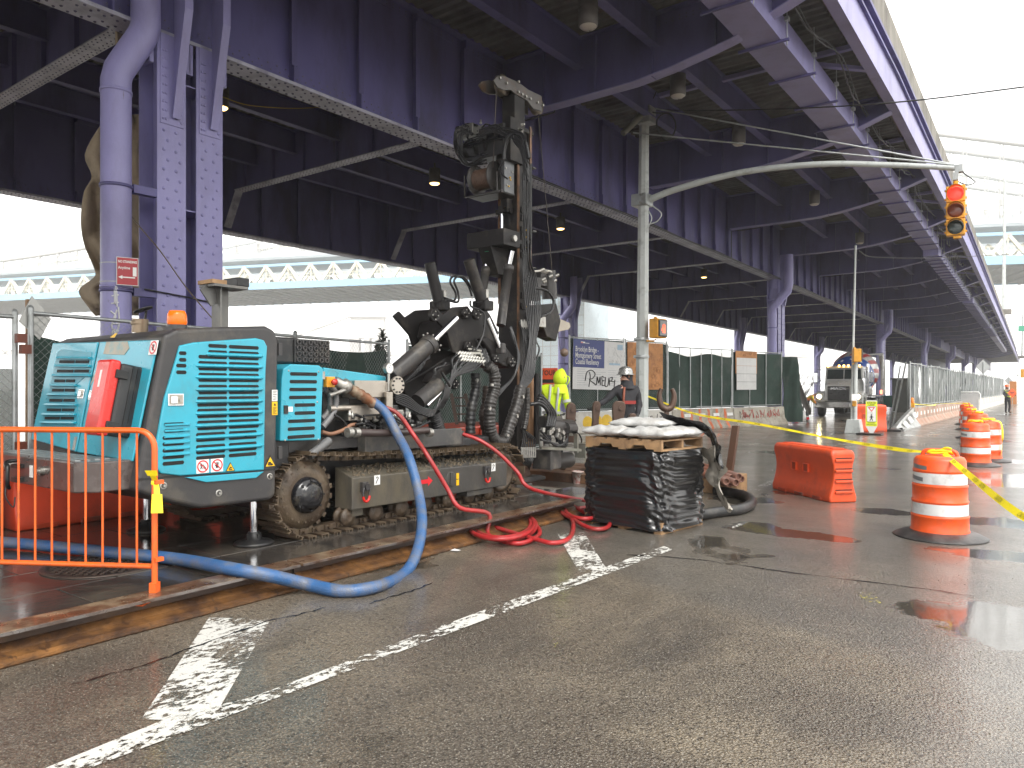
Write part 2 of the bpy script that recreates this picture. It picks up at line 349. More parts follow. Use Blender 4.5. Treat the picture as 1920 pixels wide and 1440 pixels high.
for k, (px, lb) in enumerate([
    ([(1745,820),(1728,818),(1812,779),(1822,779)], 'white line leading up the street beside the pale barriers'),
    ([(1575,830),(1560,836),(1700,822),(1716,816)], 'short white bar across the street near the crossing sign'),
    ([(1400,930),(1392,924),(1640,812),(1655,812)], 'thin worn line running from the puddle to the sloped barrier end'),
    ([(1500,862),(1490,868),(1430,888),(1436,880)], 'small curved chalky mark near the pipes'),
    ([(1640,846),(1632,850),(1672,852),(1680,848)], 'pale dash beyond the orange water barrier')]):
    marking('road_line', px, PAINT2, lb)
marking('spray_mark', [(1560,1080),(1600,1075),(1680,1150),(1650,1150)], PAINTY, 'faded yellow spray mark on the foreground asphalt')
marking('spray_mark', [(1036,1180),(1048,1180),(1046,1215),(1038,1215)], PAINTY, 'tiny yellow spray tick on the asphalt', z=.006)
# tar-filled crack lines
tar = mat('tar seal', (.012,.012,.012), rough=.25, var=.2)
for px, lb in (([(130,1285),(210,1262),(262,1250),(330,1225),(430,1190),(510,1162),(560,1152),(610,1138)], 'thin black tar seam beside the white wedge'),
               ([(690,1132),(722,1122),(770,1108),(812,1092)], 'short black tar seam below the blue hose loop'),
               ([(1170,1040),(1300,1048),(1500,1075),(1740,1105),(1830,1118)], 'long dark joint across the foreground lane')):
    b = MB(); P = spline([onZ(u,v,.005) for u,v in px], 6); rnd = random.Random(len(px)); L_ = []; Rr = []
    for i, p in enumerate(P):
        q = P[min(i+1,len(P)-1)]-P[max(0,i-1)]; nrm = Vector((-q.y,q.x,0)).normalized(); wv = rnd.uniform(.002,.014)
        if i in (0,len(P)-1): wv = .001
        jit = nrm*rnd.uniform(-.012,.012); L_.append(p+nrm*wv+jit); Rr.append(p-nrm*wv+jit)
    for i in range(len(P)-1): b.quad(L_[i+1],L_[i],Rr[i],Rr[i+1])
    tag(b.build('tar_seam', tar), lb, 'tar seam')
# ---------------------------------------------------------------- the elevated highway
PAN = 7.3; Y0 = 6.3
def off(y): return 0. if y < 18 else (-.0241*(y-18) if y < 40 else -.53-.032*(y-40))
def VV(t, y, z): return Vector((t+off(y), y, z))
G1, G2 = -10.4, -21.7
ZB, ZT = 6.67, 9.05
stations = [Y0+PAN*k for k in range(-3, 36)]
def ext(b, t0, t1, z0, z1, Ys):
    P = []
    for y in Ys: P += [VV(t0,y,z0), VV(t1,y,z0), VV(t1,y,z1), VV(t0,y,z1)]
    n = len(Ys); fs = []
    for j in range(n-1):
        a = j*4; c = a+4
        fs += [(a,a+1,c+1,c),(a+1,a+2,c+2,c+1),(a+2,a+3,c+3,c+2),(a+3,a,c,c+3)]
    fs += [(3,2,1,0),(4*n-4,4*n-3,4*n-2,4*n-1)]
    b.add(P, fs, False)
via = thing('elevated_highway', 'purple riveted steel viaduct running the length of the street', 'viaduct', (G1, Y0, 0))
SPANS = [(stations[k], [s for s in stations if stations[k]-.01 <= s <= stations[k]+PAN*4+.01]) for k in range(3, len(stations)-3, 4)]
ALL = [(-16, [stations[0],stations[1],stations[2],stations[3]])]+SPANS
sb = MB(); sb.box((.036,-.012,ZB),(.17,.012,ZT-.02)); sb.box((.15,-.06,ZB+.3),(.17,-.012,ZT-.2)); sb.box((.15,.012,ZB+.3),(.17,.05,ZT-.2))
STF = sb.build('stiffener', PURD, origin='zero'); TMP = [STF]
sb = MB(); sb.box((0,-.10,7.8),(.02,.10,ZT-.05)); SCB = sb.build('stiffener', PURD, origin='zero'); TMP.append(SCB)
for gi, gt in enumerate((G1, G2)):
    for si, (y0, Ys) in enumerate(ALL):
        if len(Ys) < 2: continue
        near = si <= 1
        b = MB(); ext(b, gt-.02, gt+.02, ZB, ZT, Ys)                        # web
        for z in (ZB+.0, ZT-.16):                                            # web angles / cover plates
            ext(b, gt+.02, gt+.035, z, z+.30 if z < 7.5 else z+.16, Ys); ext(b, gt-.035, gt-.02, z, z+.30 if z < 7.5 else z+.16, Ys)
        ext(b, gt-.22, gt+.22, ZT, ZT+.05, Ys)
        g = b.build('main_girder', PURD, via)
        f = MB(); ext(f, gt-.23, gt+.23, ZB-.055, ZB-.002, Ys); f.build('bottom_flange', PALE if gi == 0 or True else PURD, g)
        y = Ys[0]+PAN/5; far = MB()
        while y < Ys[-1]-.3:
            if y < 110:
                for s in ((1,-1) if gi == 0 else (1,)):
                    if y < 62:
                        q = inst(STF, g, WM(g).inverted() @ VV(gt, y, 0), (0,0,0 if s > 0 else math.pi))
                    else:
                        a = gt+s*.036+off(y); far.box((min(a,a+s*.14), y-.05, ZB+.1), (max(a,a+s*.14), y+.05, ZT-.1))
            y += PAN/5
        if far.v: far.build('stiffener', PURD, g, kind='stuff')
        # rivets on the underside and on the web angle
        rb = MB(); y = Ys[0]; step = .115 if near else (.23 if si == 2 else .5)
        if si <= 3 and (gi == 0 or si <= 2):
            while y < Ys[-1]:
                for k, dx in enumerate((-.18,-.09,.09,.18)):
                    rb.rivet(VV(gt+dx, y+(k%2)*step/2, ZB-.055), (0,0,-1), .023 if near else .026, .014)
                if near or si == 2:
                    for k, dz in enumerate((.06,.15,.24)): rb.rivet(VV(gt+.035, y+(k%2)*step/2, ZB+dz), (1,0,0), .017)
                    if gi == 0:
                        for dz in (.05,.11): rb.rivet(VV(gt+.035, y+step*.3, ZT-.16+dz), (1,0,0), .016)
                y += step*(1.5 if near else 1)
            rb.build('rivets', RIV, g, kind='stuff')
# cross beams between the girders and cantilevers to the street side
def crossbeam(y, near, nearer):
    p = off(y)
    root = MB(); zb = 7.80
    root.box((G2+.05+p, y-.012, zb), (G1-.05+p, y+.012, ZT-.01))
    root.slab(*[[Vector((x+p, y+s, z)) for x, z in ((G1+.05,7.78),(-7.0,7.80),(-4.95,8.12),(-3.45,8.66),(-3.45,9.02),(G1+.05,9.02))] for s in (.012,-.012)])
    root.slab(*[[Vector((x+p, y+s, z)) for x, z in ((G2+.04,ZB+.02),(G2+.35,ZB+.02),(G2+1.0,zb),(G2+.04,zb))] for s in (.01,-.01)])
    root.box((G2+.2+p, y-.17, ZT-.04), (G1-.2+p, y+.17, ZT-.015)); root.box((G1+.24+p, y-.15, 9.025), (-3.8+p, y+.15, 9.05))
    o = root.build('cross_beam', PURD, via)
    f = MB()
    f.slab(*[[Vector((x+p, y+q, z)) for x, z, q in ((G2+1.0,zb-.03,-.17),(G1-.24,zb-.03,-.17),(G1-.24,zb-.03,.17),(G2+1.0,zb-.03,.17))], [Vector((x+p, y+q, z)) for x, z, q in ((G2+1.0,zb-.004,-.17),(G1-.24,zb-.004,-.17),(G1-.24,zb-.004,.17),(G2+1.0,zb-.004,.17))]][::1])
    f.bar((G2+.38+p,y,ZB+.05), (G2+1.0+p,y,zb-.02), .26, .025, up=(1,0,-.5))
    f.build('beam_flange', PALE, o)
    f = MB(); C = [(G1+.24,7.765),(-8.6,7.765),(-7.0,7.785),(-6.2,7.87),(-5.5,7.99),(-4.95,8.10),(-4.3,8.34),(-3.5,8.62)]
    for (x0,z0),(x1,z1) in zip(C, C[1:]): f.bar((x0+p,y,z0), (x1+p+.01,y,z1), .30, .022, up=(0,0,1))
    f.build('bracket_flange', PUR, o)
    iv = WM(o).inverted(); x = G2+1.4; s = MB()
    xs = []
    while x < G1-.3: xs.append(x); x += 1.42
    xs += [-9.2,-7.9,-6.6]
    for x in xs:
        if y < 62: inst(SCB, o, iv @ Vector((x+p, y, .01)))
        else: s.box((x+p, y-.10, 7.81), (x+.02+p, y+.10, ZT-.05))
    if s.v: s.build('stiffener', PURD, o, kind='stuff')
    s = MB(); s.box((-5.3+p, y-.11, 8.06), (-5.28+p, y+.11, 9.0)); s.build('stiffener', PURD, o)
    if near:
        r = MB(); x = G2+1.1; st = .105 if nearer else .2
        while x < G1-.3:
            for k, dy in enumerate((-.13,-.06,.06,.13)): r.rivet((x+(k%2)*st/2+p, y+dy, zb-.03), (0,0,-1), .018 if nearer else .026)
            x += st*1.4
        x = G1+.3
        while x < -4.5 and nearer:
            for dz in (.06,.13): r.rivet((x+p, y-.012, 8.95-dz), (0,-1,0), .015)
            x += .14
        r.build('rivets', RIV, o, kind='stuff')
for k, y in enumerate(stations[1:28]): crossbeam(y, -1 <= k <= 8, 1 <= k <= 5)
for q in TMP: bpy.data.objects.remove(q)
# stringers
for t in (-12.3,-14.2,-16.0,-17.9,-19.8,-8.3,-6.55):
    Ys = [y for y in stations if y < 190]
    b = MB(); ext(b, t-.01, t+.01, 8.42, ZT, Ys); ext(b, t-.10, t+.10, 8.40, 8.42, Ys); ext(b, t-.10, t+.10, ZT-.02, ZT, Ys)
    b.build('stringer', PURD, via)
# corrugated deck underside and slab
DECK = mat('stained corrugated deck', (.13,.125,.12), rough=.65, metal=.2, var=.25, vscale=1.2, dirt=(.05,.045,.04), damt=.5, dscale=1.)
b = MB(); y = -10.; pts = []
while y < 75:
    pts += [(y,9.06),(y+.09,9.06),(y+.13,9.12),(y+.22,9.12)]; y += .26
vs = []; 
for yy, z in pts: vs += [VV(G2-.6,yy,z), VV(-3.8,yy,z)]
b.add(vs, [(2*i,2*i+2,2*i+3,2*i+1) for i in range(len(pts)-1)], False)
b.build('corrugated_deck', DECK, via)
b = MB(); ext(b, G2-.9, -3.43, 9.13, 9.45, stations); b.build('deck_slab', CONC, via)
b = MB(); ext(b, G2-.9, -3.8, 9.07, 9.12, [y for y in stations if y > 70]); b.build('deck_underside', DECK, via)
b = MB(); ext(b, G2-1.0, G2-.75, 8.9, 10.5, stations); b.build('river_parapet', CONC, via)
# fascia girder, gutter strip and concrete parapet
b = MB(); ext(b, -3.42, -3.38, 8.67, 9.78, stations); ext(b, -3.53, -3.31, 8.64, 8.668, stations); b.build('fascia_girder', PUR, via)
b = MB(); ext(b, -3.38, -3.26, 9.72, 9.80, stations); ext(b, -3.38, -3.31, 9.5, 9.56, stations); b.build('gutter_strip', PURD, via)
for k in range(0, 60):                                     # parapet cast in lengths with open joints
    y0 = -14+k*3.65
    b = MB(); ext(b, -3.64, -3.385, 9.785, 10.72, [y0+.012, y0+3.638]); b.build('parapet_block', CONC, via)
# duct box with clamps and hanger rods
SEG = [(-14.,39.8,0.,0.),(41.,64.,-.12,-.10),(65.5,93.,-.05,-.1),(94.5,123.,0,-.1),(124,160,0,-.1)]
for (ya, yb, dt, dz) in SEG:
    n = max(2, int((yb-ya)/6)); Ys = [ya+(yb-ya)*i/n for i in range(n+1)]
    b = MB(); ext(b, -4.92+dt, -4.26+dt, 8.13+dz, 8.63+dz, Ys); o = b.build('duct_box', PUR, via)
    y = ya+.4; C = MB(); Hh = MB(); o2 = o
    while y < min(yb, 110):
        p = off(y)+dt
        if y < 64: c = MB(); h = MB()
        else: c, h = C, Hh
        c.box((-5.08+p, y-.025, 8.08+dz), (-4.12+p, y+.025, 8.126+dz)); h.cyl((-4.16+p, y, 8.0+dz), (-4.16+p, y, 9.05), .011, n=5); h.box((-4.2+p,y-.05,8.45+dz),(-4.12+p,y+.05,8.52+dz)); 
        if y < 64: c.build('duct_clamp', PURD, o); h.build('hanger_rod', GALV, o)
        y += 1.85 if ya < 30 else 1.2
    if C.v: C.build('duct_clamp', PURD, o, kind='stuff'); Hh.build('hanger_rod', GALV, o, kind='stuff')
for k in range(-2, 22):
    b = MB(); y = Y0+3.65+PAN*k; p = off(y)
    b.bar((-5.3+p,y-.6,8.9), (-3.45+p,y+.9,8.72), .12, .08)
    b.build('cross_brace', PUR, via); b = MB()
    b.bar((-8.2+p,y,8.98), (-3.7+p,y,8.98), .12, .1); b.build('deck_strut', PUR, via)
b = MB()                                                       # bare cable sagging along the cantilever ends
P = []
for k in range(40): y = 2+k*3.65; P += [VV(-4.0+.12*math.sin(k*2.1), y, 8.75), VV(-3.95, y+1.8, 8.45+.1*math.sin(k))]
b.tube(P, .018, 5, sub=3); b.tube([p+Vector((.06,.4,-.05)) for p in P], .012, 5, sub=3); b.build('hanging_cable', BLK, via)
# conduits on girder G1 bottom
b = MB(); b.tube([VV(G1+.27,y,ZB-.02+.02*math.sin(y)) for y in [14+1.8*i for i in range(60)]], .02, 6); b.tube([VV(G1+.31,y,ZB-.08) for y in [14+1.8*i for i in range(60)]], .014, 6)
for k in range(4):
    y = Y0+PAN*(2*k+1)+.35; x = G1+.1; b.tube([VV(-8.9,y-.1,9.0),VV(-9.0,y-.1,8.0),VV(-9.1,y-.14,7.74),VV(-9.8,y-.16,7.72),VV(G1+.2,y-.2,7.72),VV(G1+.2,y-.2,ZB)], .02, 6)
b.build('conduit', BLK, via)
# columns: twin riveted legs with gussets and a drainpipe
def column(k, x, y, pipe=True, near=False):
    p = off(y); x0 = x+p
    c = MB()
    for yc in (y-.70, y-.12):
        c.box((x0+.235, yc-.21, 0), (x0+.255, yc+.21, ZB-.06)); c.box((x0-.255, yc-.21, 0), (x0-.235, yc+.21, ZB-.06)); c.box((x0-.235, yc-.012, 0), (x0+.235, yc+.012, ZB-.06))
        for s in (-1,1):
            c.box((x0+.15, yc+s*.03, 0), (x0+.233, yc+s*.055, ZB-.06))
    for z in (0.6,2.4,4.2,6.0): c.box((x0-.2, y-.70+.013, z), (x0+.2, y-.12-.013, z+.02))
    o = c.build('column', PUR, via)
    g = MB()
    for yc in (y-.66, y-.08):
        g.slab([Vector((x0+q, yc-.012, z)) for q, z in ((.27,5.45),(.30,5.45),(.62,6.9),(.62,7.74),(.27,7.74))], [Vector((x0+q, yc+.012, z)) for q, z in ((.27,5.45),(.30,5.45),(.62,6.9),(.62,7.74),(.27,7.74))])
        g.bar((x0+.31,yc,5.45), (x0+.63,yc,6.9), .12, .015, up=(1,0,0)); g.bar((x0+.63,yc,6.9), (x0+.63,yc,7.74), .12, .015, up=(1,0,0))
    g.build('gusset', PUR, o)
    g = MB()
    for yc in (y-.70, y-.12): g.box((x0+.257, yc-.17, 5.35), (x0+.268, yc+.17, ZB-.06)); g.box((x0+.0,yc-.3,ZB-.5),(x0+.22,yc-.24,ZB-.06)); g.box((x0+.0,yc+.24,ZB-.5),(x0+.22,yc+.3,ZB-.06))
    g.build('splice_plate', PUR, o, bevel=.004)
    if k <= 3:
        r = MB()
        for yc in (y-.70, y-.12):
            z = .5; i = 0; st = .17 if near else .3
            while z < 5.3:
                for dy in ((-.12,.06) if i%2 else (-.06,.12)): r.rivet((x0+.255, yc+dy, z), (1,0,0), .026 if near else .034, .018)
                z += st/1.25; i += 1
            z = 5.42
            while z < 6.5:
                for dy in (-.13,-.09,.13): r.rivet((x0+.268, yc+dy, z), (1,0,0), .024, .016)
                z += .12
            z = .5
            while near and z < 6.5: r.rivet((x0+.19, yc-.055, z), (0,-1,0), .018); z += .17
        r.build('rivets', PUR, o, kind='stuff')
    if pipe:
        d = MB(); q = x0+.15
        yb = y-1.42
        if k%3 == 0: P = [(q,yb,0),(q,yb,5.78),(q+.01,yb+.03,5.92),(q+.10,yb+.30,6.45),(q+.12,yb+.34,6.6),(q+.12,yb+.34,8.9)]
        else: P = [(q,yb,0),(q,yb,5.0),(q+.02,yb,5.3),(q+.65,yb+.1,6.0),(q+.7,yb+.1,6.3),(q+.7,yb+.1,7.6)]
        d.tube(P, .19, 24)
        for z in (1.8,3.0,4.35,5.62): d.lathe((q,yb,z), ((.19,-.02),(.2,-.02),(.2,.02),(.19,.02)), 24, caps=False)
        dd = d.build('drainpipe', PUR, o)
        for z in (2.9,4.3): h = MB(); h.box((q-.02,yb+.19,z),(q+.10,y-.9,z+.11)); h.lathe((q,yb,z+.05), ((.2,-.02),(.206,-.02),(.206,.02),(.2,.02)), 24, caps=False); h.build('pipe_bracket', PURD, dd)
for k, y in enumerate([stations[3+4*i] for i in range(7)]):
    column(k, G1, y, near=(k == 0)); column(k+4, G2, y)
column(9, G1, stations[3]-PAN*4, pipe=False)
# round under-deck lamps on the stringers
LAMPH = mat('lamp housing', (.10,.09,.085), rough=.5, var=.1); LAMPG = mat('warm lamp glass', (1,.8,.4), emis=(1,.60,.20), estr=2.6, rvar=0, var=0)
LAMPO = mat('unlit lamp glass', (.45,.42,.38), rough=.3)
def lamp(pos, lit, lab):
    t = thing('deck_lamp', lab, 'lamp', pos, group='round lamps under the viaduct')
    b = MB(); b.lathe(pos, ((.10,.46),(.17,.44),(.17,.02),(.15,0)), 20, caps=False); b.cyl(pos+Vector((0,0,.45)), pos+Vector((0,0,.46)), .1, n=20); b.build('lamp_housing', LAMPH, t)
    b = MB(); b.lathe(pos, ((.15,.0),(.12,-.03),(.0,-.04)), 20, caps=False); b.build('lamp_glass', LAMPG if lit else LAMPO, t)
    b = MB(); b.cyl(pos+Vector((0,0,.45)), pos+Vector((0,0,.62)), .03, n=8); b.lathe(pos, ((.174,.27),(.174,.31)), 20, caps=False); b.build('mounting_stem', LAMPH, t)
def lampat(u, v, z, lit, lab): lamp(pt(u, v, FP*(z-HC)/(HOR-v)), lit, lab)
for u, v, z, lit, lab in ((1103,50,7.9,0,'unlit round lamp nearest the top edge, under the cantilevers'),(1271,180,7.9,0,'unlit round lamp under the cantilevers, second from the top edge'),
    (1385,270,7.9,0,'unlit round lamp above the signal arm, between cantilever brackets'),(1527,383,7.9,0,'unlit small round lamp beyond the signal arm'),(1612,456,7.9,0,'small unlit lamp above the thin bare pole'),
    (815,344,7.85,1,'lit warm lamp left of the drill mast winch'),(1051,429,7.85,1,'lit warm lamp right of the drill mast'),(414,202,7.85,1,'lit warm lamp just right of the twin column'),(1320,520,7.85,1,'tiny lit lamp seen beyond the grey signal pole')):
    lampat(u, v, z, lit, lab)
# ---------------------------------------------------------------- far suspension bridge (crosses the river beyond the viaduct)
BW = mat('fogged bridge cream paint', (.66,.63,.52), rough=.6, var=.05, vscale=.05); BB = mat('fogged bridge blue paint', (.30,.52,.70), rough=.6, var=.05, vscale=.05); BG = mat('grey bridge underside', (.46,.50,.52), rough=.7, var=.08, vscale=.05)  # bridge paints paled in colour so they fade as in fog
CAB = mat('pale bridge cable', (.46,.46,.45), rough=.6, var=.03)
br = thing('suspension_bridge', 'long pale blue and cream suspension bridge fading in the fog', 'bridge', (-13, 281, 0))
E0 = Vector((60, 262, 0)); E1 = Vector((-460, 62, 0)); du = (E1-E0).normalized(); dn = Vector((du.y, -du.x, 0))
if dn.y > 0: dn = -dn                                          # towards the camera
LEN = (E1-E0).length
def BP(s, n, z): sag = 2.2*math.sin(math.pi*min(1,max(0,s/LEN))); return E0+du*s+dn*n+Vector((0,0,z+sag))
ST = [LEN*i/40 for i in range(41)]
def strip(b, n0, n1, z0, z1, Ss=ST):
    P = []
    for s in Ss: P += [BP(s,n0,z0),BP(s,n1,z0),BP(s,n1,z1),BP(s,n0,z1)]
    m = len(Ss); fs = []
    for j in range(m-1):
        a = j*4; c = a+4; fs += [(a,a+1,c+1,c),(a+1,a+2,c+2,c+1),(a+2,a+3,c+3,c+2),(a+3,a,c,c+3)]
    fs += [(3,2,1,0),(4*m-4,4*m-3,4*m-2,4*m-1)]; b.add(P, fs, False)
Z0 = 28.
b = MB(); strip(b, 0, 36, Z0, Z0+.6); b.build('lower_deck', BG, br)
b = MB(); strip(b, 8, 30, Z0+9.2, Z0+9.9); strip(b, 35.6, 36, Z0+8.6, Z0+10.6); strip(b, 0, .4, Z0+8.6, Z0+10.6); b.build('upper_deck', BG, br)
b = MB(); strip(b, 35.8, 36.6, Z0-.4, Z0+1.5); strip(b, 35.8,36.5, Z0+6.0, Z0+6.7); strip(b,-.5,.2,Z0-.3,Z0+1.3); b.build('truss_chord', BB, br)
n = 78; seg = LEN/n
for side in (36.2, 12., 24.):
    if side == 36.2:
        for i in range(n):
            s = i*seg; b = MB()
            b.bar(BP(s,side,Z0+1.4), BP(s+seg/2,side,Z0+6.2), .7, .7); b.bar(BP(s+seg/2,side,Z0+6.2), BP(s+seg,side,Z0+1.4), .7, .7)
            b.bar(BP(s+seg/2,side,Z0+1.4), BP(s+seg/2,side,Z0+6.2), .35,.35); b.bar(BP(s+seg*.3,side,Z0+5.), BP(s+seg*.7,side,Z0+5.), .3,.3)
            b.build('truss_panel', BW, br)
    else:
        b = MB()
        for i in range(n):
            s = i*seg; b.bar(BP(s,side,Z0+1.4), BP(s+seg/2,side,Z0+6.2), .5, .5); b.bar(BP(s+seg/2,side,Z0+6.2), BP(s+seg,side,Z0+1.4), .5, .5)
        b.build('inner_truss', BW, br, kind='stuff')
b = MB()
for i in range(n*2): s = i*seg/2; b.bar(BP(s,0,Z0-.25), BP(s,36,Z0-.25), .35, .5)
for i in range(0,n,2): b.bar(BP(i*seg,0,Z0-.2), BP(i*seg+2*seg,36,Z0-.2), .3,.3)
b.build('floor_beams', BG, br, kind='stuff')
b = MB(); strip(b, 36.3, 36.4, Z0+2.6, Z0+2.8); strip(b, 36.3, 36.4, Z0+11.3, Z0+11.45); strip(b, 36.3,36.4,Z0+3.5,Z0+3.65)
for i in range(n*3): s = i*seg/3; b.bar(BP(s,36.35,Z0+1.5), BP(s,36.35,Z0+3.6), .12, .12); b.bar(BP(s,36.35,Z0+9.9), BP(s,36.35,Z0+11.4), .12, .12)
b.build('railing', BW, br, kind='stuff')
def cz(s): return max(8, 21+.22*(s-65)) if s < 170 else (11.3+((420-s)/250.)**2*32.8 if s < 420 else 11.3+((s-420)/185)**2*44)
for side in (36., 26., 10., 0.):
    P = [BP(s, side, Z0+cz(s)) for s in [LEN*i/60 for i in range(61)]]
    b = MB(); b.tube(P, .6, 8); b.build('main_cable', CAB, br)
    b = MB(); s = 4.
    while s < 520:
        for k in (-.35,.35): b.cyl(BP(s+k,side,Z0+10), BP(s+k,side,Z0+cz(s)), .19, n=4, caps=False)
        b.cyl(BP(s,side,Z0+12.5), BP(s,side,Z0+14.), .5, n=6); s += 7.2
    b.build('suspender_ropes', CAB, br, kind='stuff')
for k, (u, v) in enumerate(((133,472),(87,487))):
    p = pt(u, v, 330); b = MB(); b.bar((p.x,p.y,Z0+8),(p.x,p.y,p.z+1.5),.8,.8); b.build('light_mast', CAB, br)
# further bridge: masonry tower with stays, almost lost in the fog
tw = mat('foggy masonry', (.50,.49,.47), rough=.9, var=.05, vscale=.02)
c = pt(690, 727, 560); t2 = thing('bridge_tower', 'faint stone bridge tower almost lost in the fog between the machine hood and the drill', 'bridge', (c.x, c.y, 0))
b = MB(); fx = Vector((CA,SA,0)); fy = Vector((-SA,CA,0))
def TP(x, y, z): return c*1+fx*x+fy*y+Vector((0,0,z-c.z))
def tbox(x0,x1,y0,y1,z0,z1): b.slab([TP(x0,y0,z0),TP(x1,y0,z0),TP(x1,y1,z0),TP(x0,y1,z0)],[TP(x0,y0,z1),TP(x1,y0,z1),TP(x1,y1,z1),TP(x0,y1,z1)])
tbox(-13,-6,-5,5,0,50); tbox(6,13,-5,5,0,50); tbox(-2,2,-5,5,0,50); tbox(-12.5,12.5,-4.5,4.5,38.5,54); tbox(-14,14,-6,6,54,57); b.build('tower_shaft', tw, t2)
for s in (-1,1):
    b = MB()
    for q in (0,1.2): b.tube([TP(s*13,q,55),TP(s*60,q,40-q),TP(s*130,q,26-q),TP(s*230,q,14)], .5, 5, sub=4)
    b.build('main_cable', tw, t2)
b = MB(); 
b.slab([TP(-330,-6,27),TP(330,-6,24),TP(330,6,24),TP(-330,6,27)],[TP(-330,-6,30),TP(330,-6,27),TP(330,6,27),TP(-330,6,30)]); b.build('bridge_deck', tw, t2)
# pale glass tower glimpsed right of the drill
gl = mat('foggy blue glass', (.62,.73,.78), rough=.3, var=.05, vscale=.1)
p = pt(1048, 727, 230)
t3 = thing('glass_tower', 'pale blue glass tower seen through fog right of the drill mast', 'building', (p.x,p.y,0))
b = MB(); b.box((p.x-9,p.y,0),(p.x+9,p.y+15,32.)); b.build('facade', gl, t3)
b = MB(); 
for k in range(10): b.box((p.x-9.1,p.y-.1,2.5+k*3),(p.x+9.1,p.y-.02,2.65+k*3))
for k in range(7): b.box((p.x-9.05+k*3,p.y-.15,0),(p.x-8.9+k*3,p.y-.1,32))
b.build('mullion_grid', CAB, t3, kind='stuff')
# ---------------------------------------------------------------- trees beyond the fence
LEAF = mat('dark conifer needles', (.035,.045,.03), rough=.8, var=.3); TWIG = mat('bare twigs', (.12,.10,.085), rough=.8)
def conifer(u, v, d, h, lab, seed):
    p = pt(u, v, d); rnd = random.Random(seed); t = thing('conifer_tree', lab, 'tree', (p.x,p.y,0))
    b = MB(); b.tube([(p.x,p.y,0),(p.x,p.y,p.z*.6),(p.x+.05,p.y,p.z)], .08, 6, rf=lambda q,i: .1*(1-q)+.012); b.build('trunk', TWIG, t)
    b = MB()
    for i in range(420):
        z = p.z-(rnd.random()**.8)*h; k = (p.z-z)*.26+.06; a = rnd.uniform(0,6.28); L = k*rnd.uniform(.3,1.); q = Vector((math.cos(a)*L, math.sin(a)*L, z+rnd.uniform(-.04,.06)))+Vector((p.x,p.y,0))
        e = q+Vector((math.cos(a),math.sin(a),rnd.uniform(-.1,.5)))*rnd.uniform(.07,.16); s = Vector((-math.sin(a),math.cos(a),0))*.035; b.quad(q-s, e, q+s, q+Vector((0,0,-.05)))
    b.build('crown', LEAF, t, kind='stuff')
conifer(717, 617, 24, 1.5, 'taller of two spiky treetops just above the fence, left of the boom', 3); conifer(708, 640, 25.5, 1., 'shorter spiky treetop peeking over the fence beside a taller one', 4)
def baretree(p, h, lab, seed, spread=.6):
    rnd = random.Random(seed); t = thing('bare_shrub', lab, 'shrub', tuple(p)); b = MB()
    def grow(q, d, L, r, n):
        e = q+d*L; b.cyl(q, e, r, r*.7, n=4, caps=False)
        if n: 
            for _ in range(3): grow(e, (d+Vector((rnd.uniform(-1,1),rnd.uniform(-1,1),rnd.uniform(-.2,.7)))*spread).normalized(), L*.72, r*.65, n-1)
    for _ in range(4): grow(Vector(p), Vector((rnd.uniform(-.5,.5),rnd.uniform(-.5,.5),1)).normalized(), h*.3, .03, 3)
    b.build('branches', TWIG, t)
baretree(pt(1505, 770, 46)*1-Vector((0,0,0)), 3.2, 'pale bare shrub between the fence end and the cement truck', 5)
# ---------------------------------------------------------------- sidewalk island, flags and steel kerb beams
WETF = mat('wet dark paving', (.045,.04,.036), rough=.16, var=.25, vscale=2, dirt=(.12,.10,.075), damt=.35, dscale=1.6, bump=.12, bscale=12, coat=.3)
JO = mat('paving joint grit', (.12,.105,.085), rough=.6, var=.2)
ZS = .15
b = MB(); b.box((-9.6,-3.,.0),(-5.42,9.6,.115)); b.build('sidewalk', JO, kind='structure', origin='zero')
swk = bpy.data.objects['sidewalk']
rnd = random.Random(5)
x = -9.55; i = 0
fm = []
for k in range(3):
    q = MB(); q.box((-.345,-.445,0),(.345,.445,.03)); o = q.build('paving_flag', WETF, origin='zero', bevel=.004); fm.append(o)
while x < -5.6:
    y = -2.5-(i%2)*.45
    while y < 9.1:
        o = inst(fm[rnd.randrange(3)], swk, (x+.345, y+.445, ZS-.031+rnd.uniform(-.002,.001)), (rnd.uniform(-.002,.002),rnd.uniform(-.002,.002),0)); y += .9
    x += .70; i += 1
for o in fm: bpy.data.objects.remove(o)
b = MB(); b.box((-5.42+.0,-3.,0),(-5.30,9.6,ZS+.012)); b.build('kerb', mat('pale wet kerb stone', (.22,.20,.17), rough=.35, var=.25, dirt=(.12,.09,.06), damt=.5, dscale=3, bump=.2), kind='structure', bevel=.01)
OCH = mat('ochre rusted steel', (.17,.078,.024), rough=.42, scuff=(.03,.015,.01), scf=.56, var=.4, vscale=4, dirt=(.05,.025,.014), damt=.65, dscale=3.5, bump=.35, bscale=25)
RTOP = mat('scraped rusty flange', (.09,.045,.025), rough=.3, var=.45, vscale=4, dirt=(.26,.20,.13), damt=.42, dscale=5, bump=.25, bscale=30, coat=.3)
GEDGE = mat('bright scraped steel edge', (.20,.18,.17), rough=.3, metal=.5, var=.3, dirt=(.09,.045,.025), damt=.6, dscale=4)
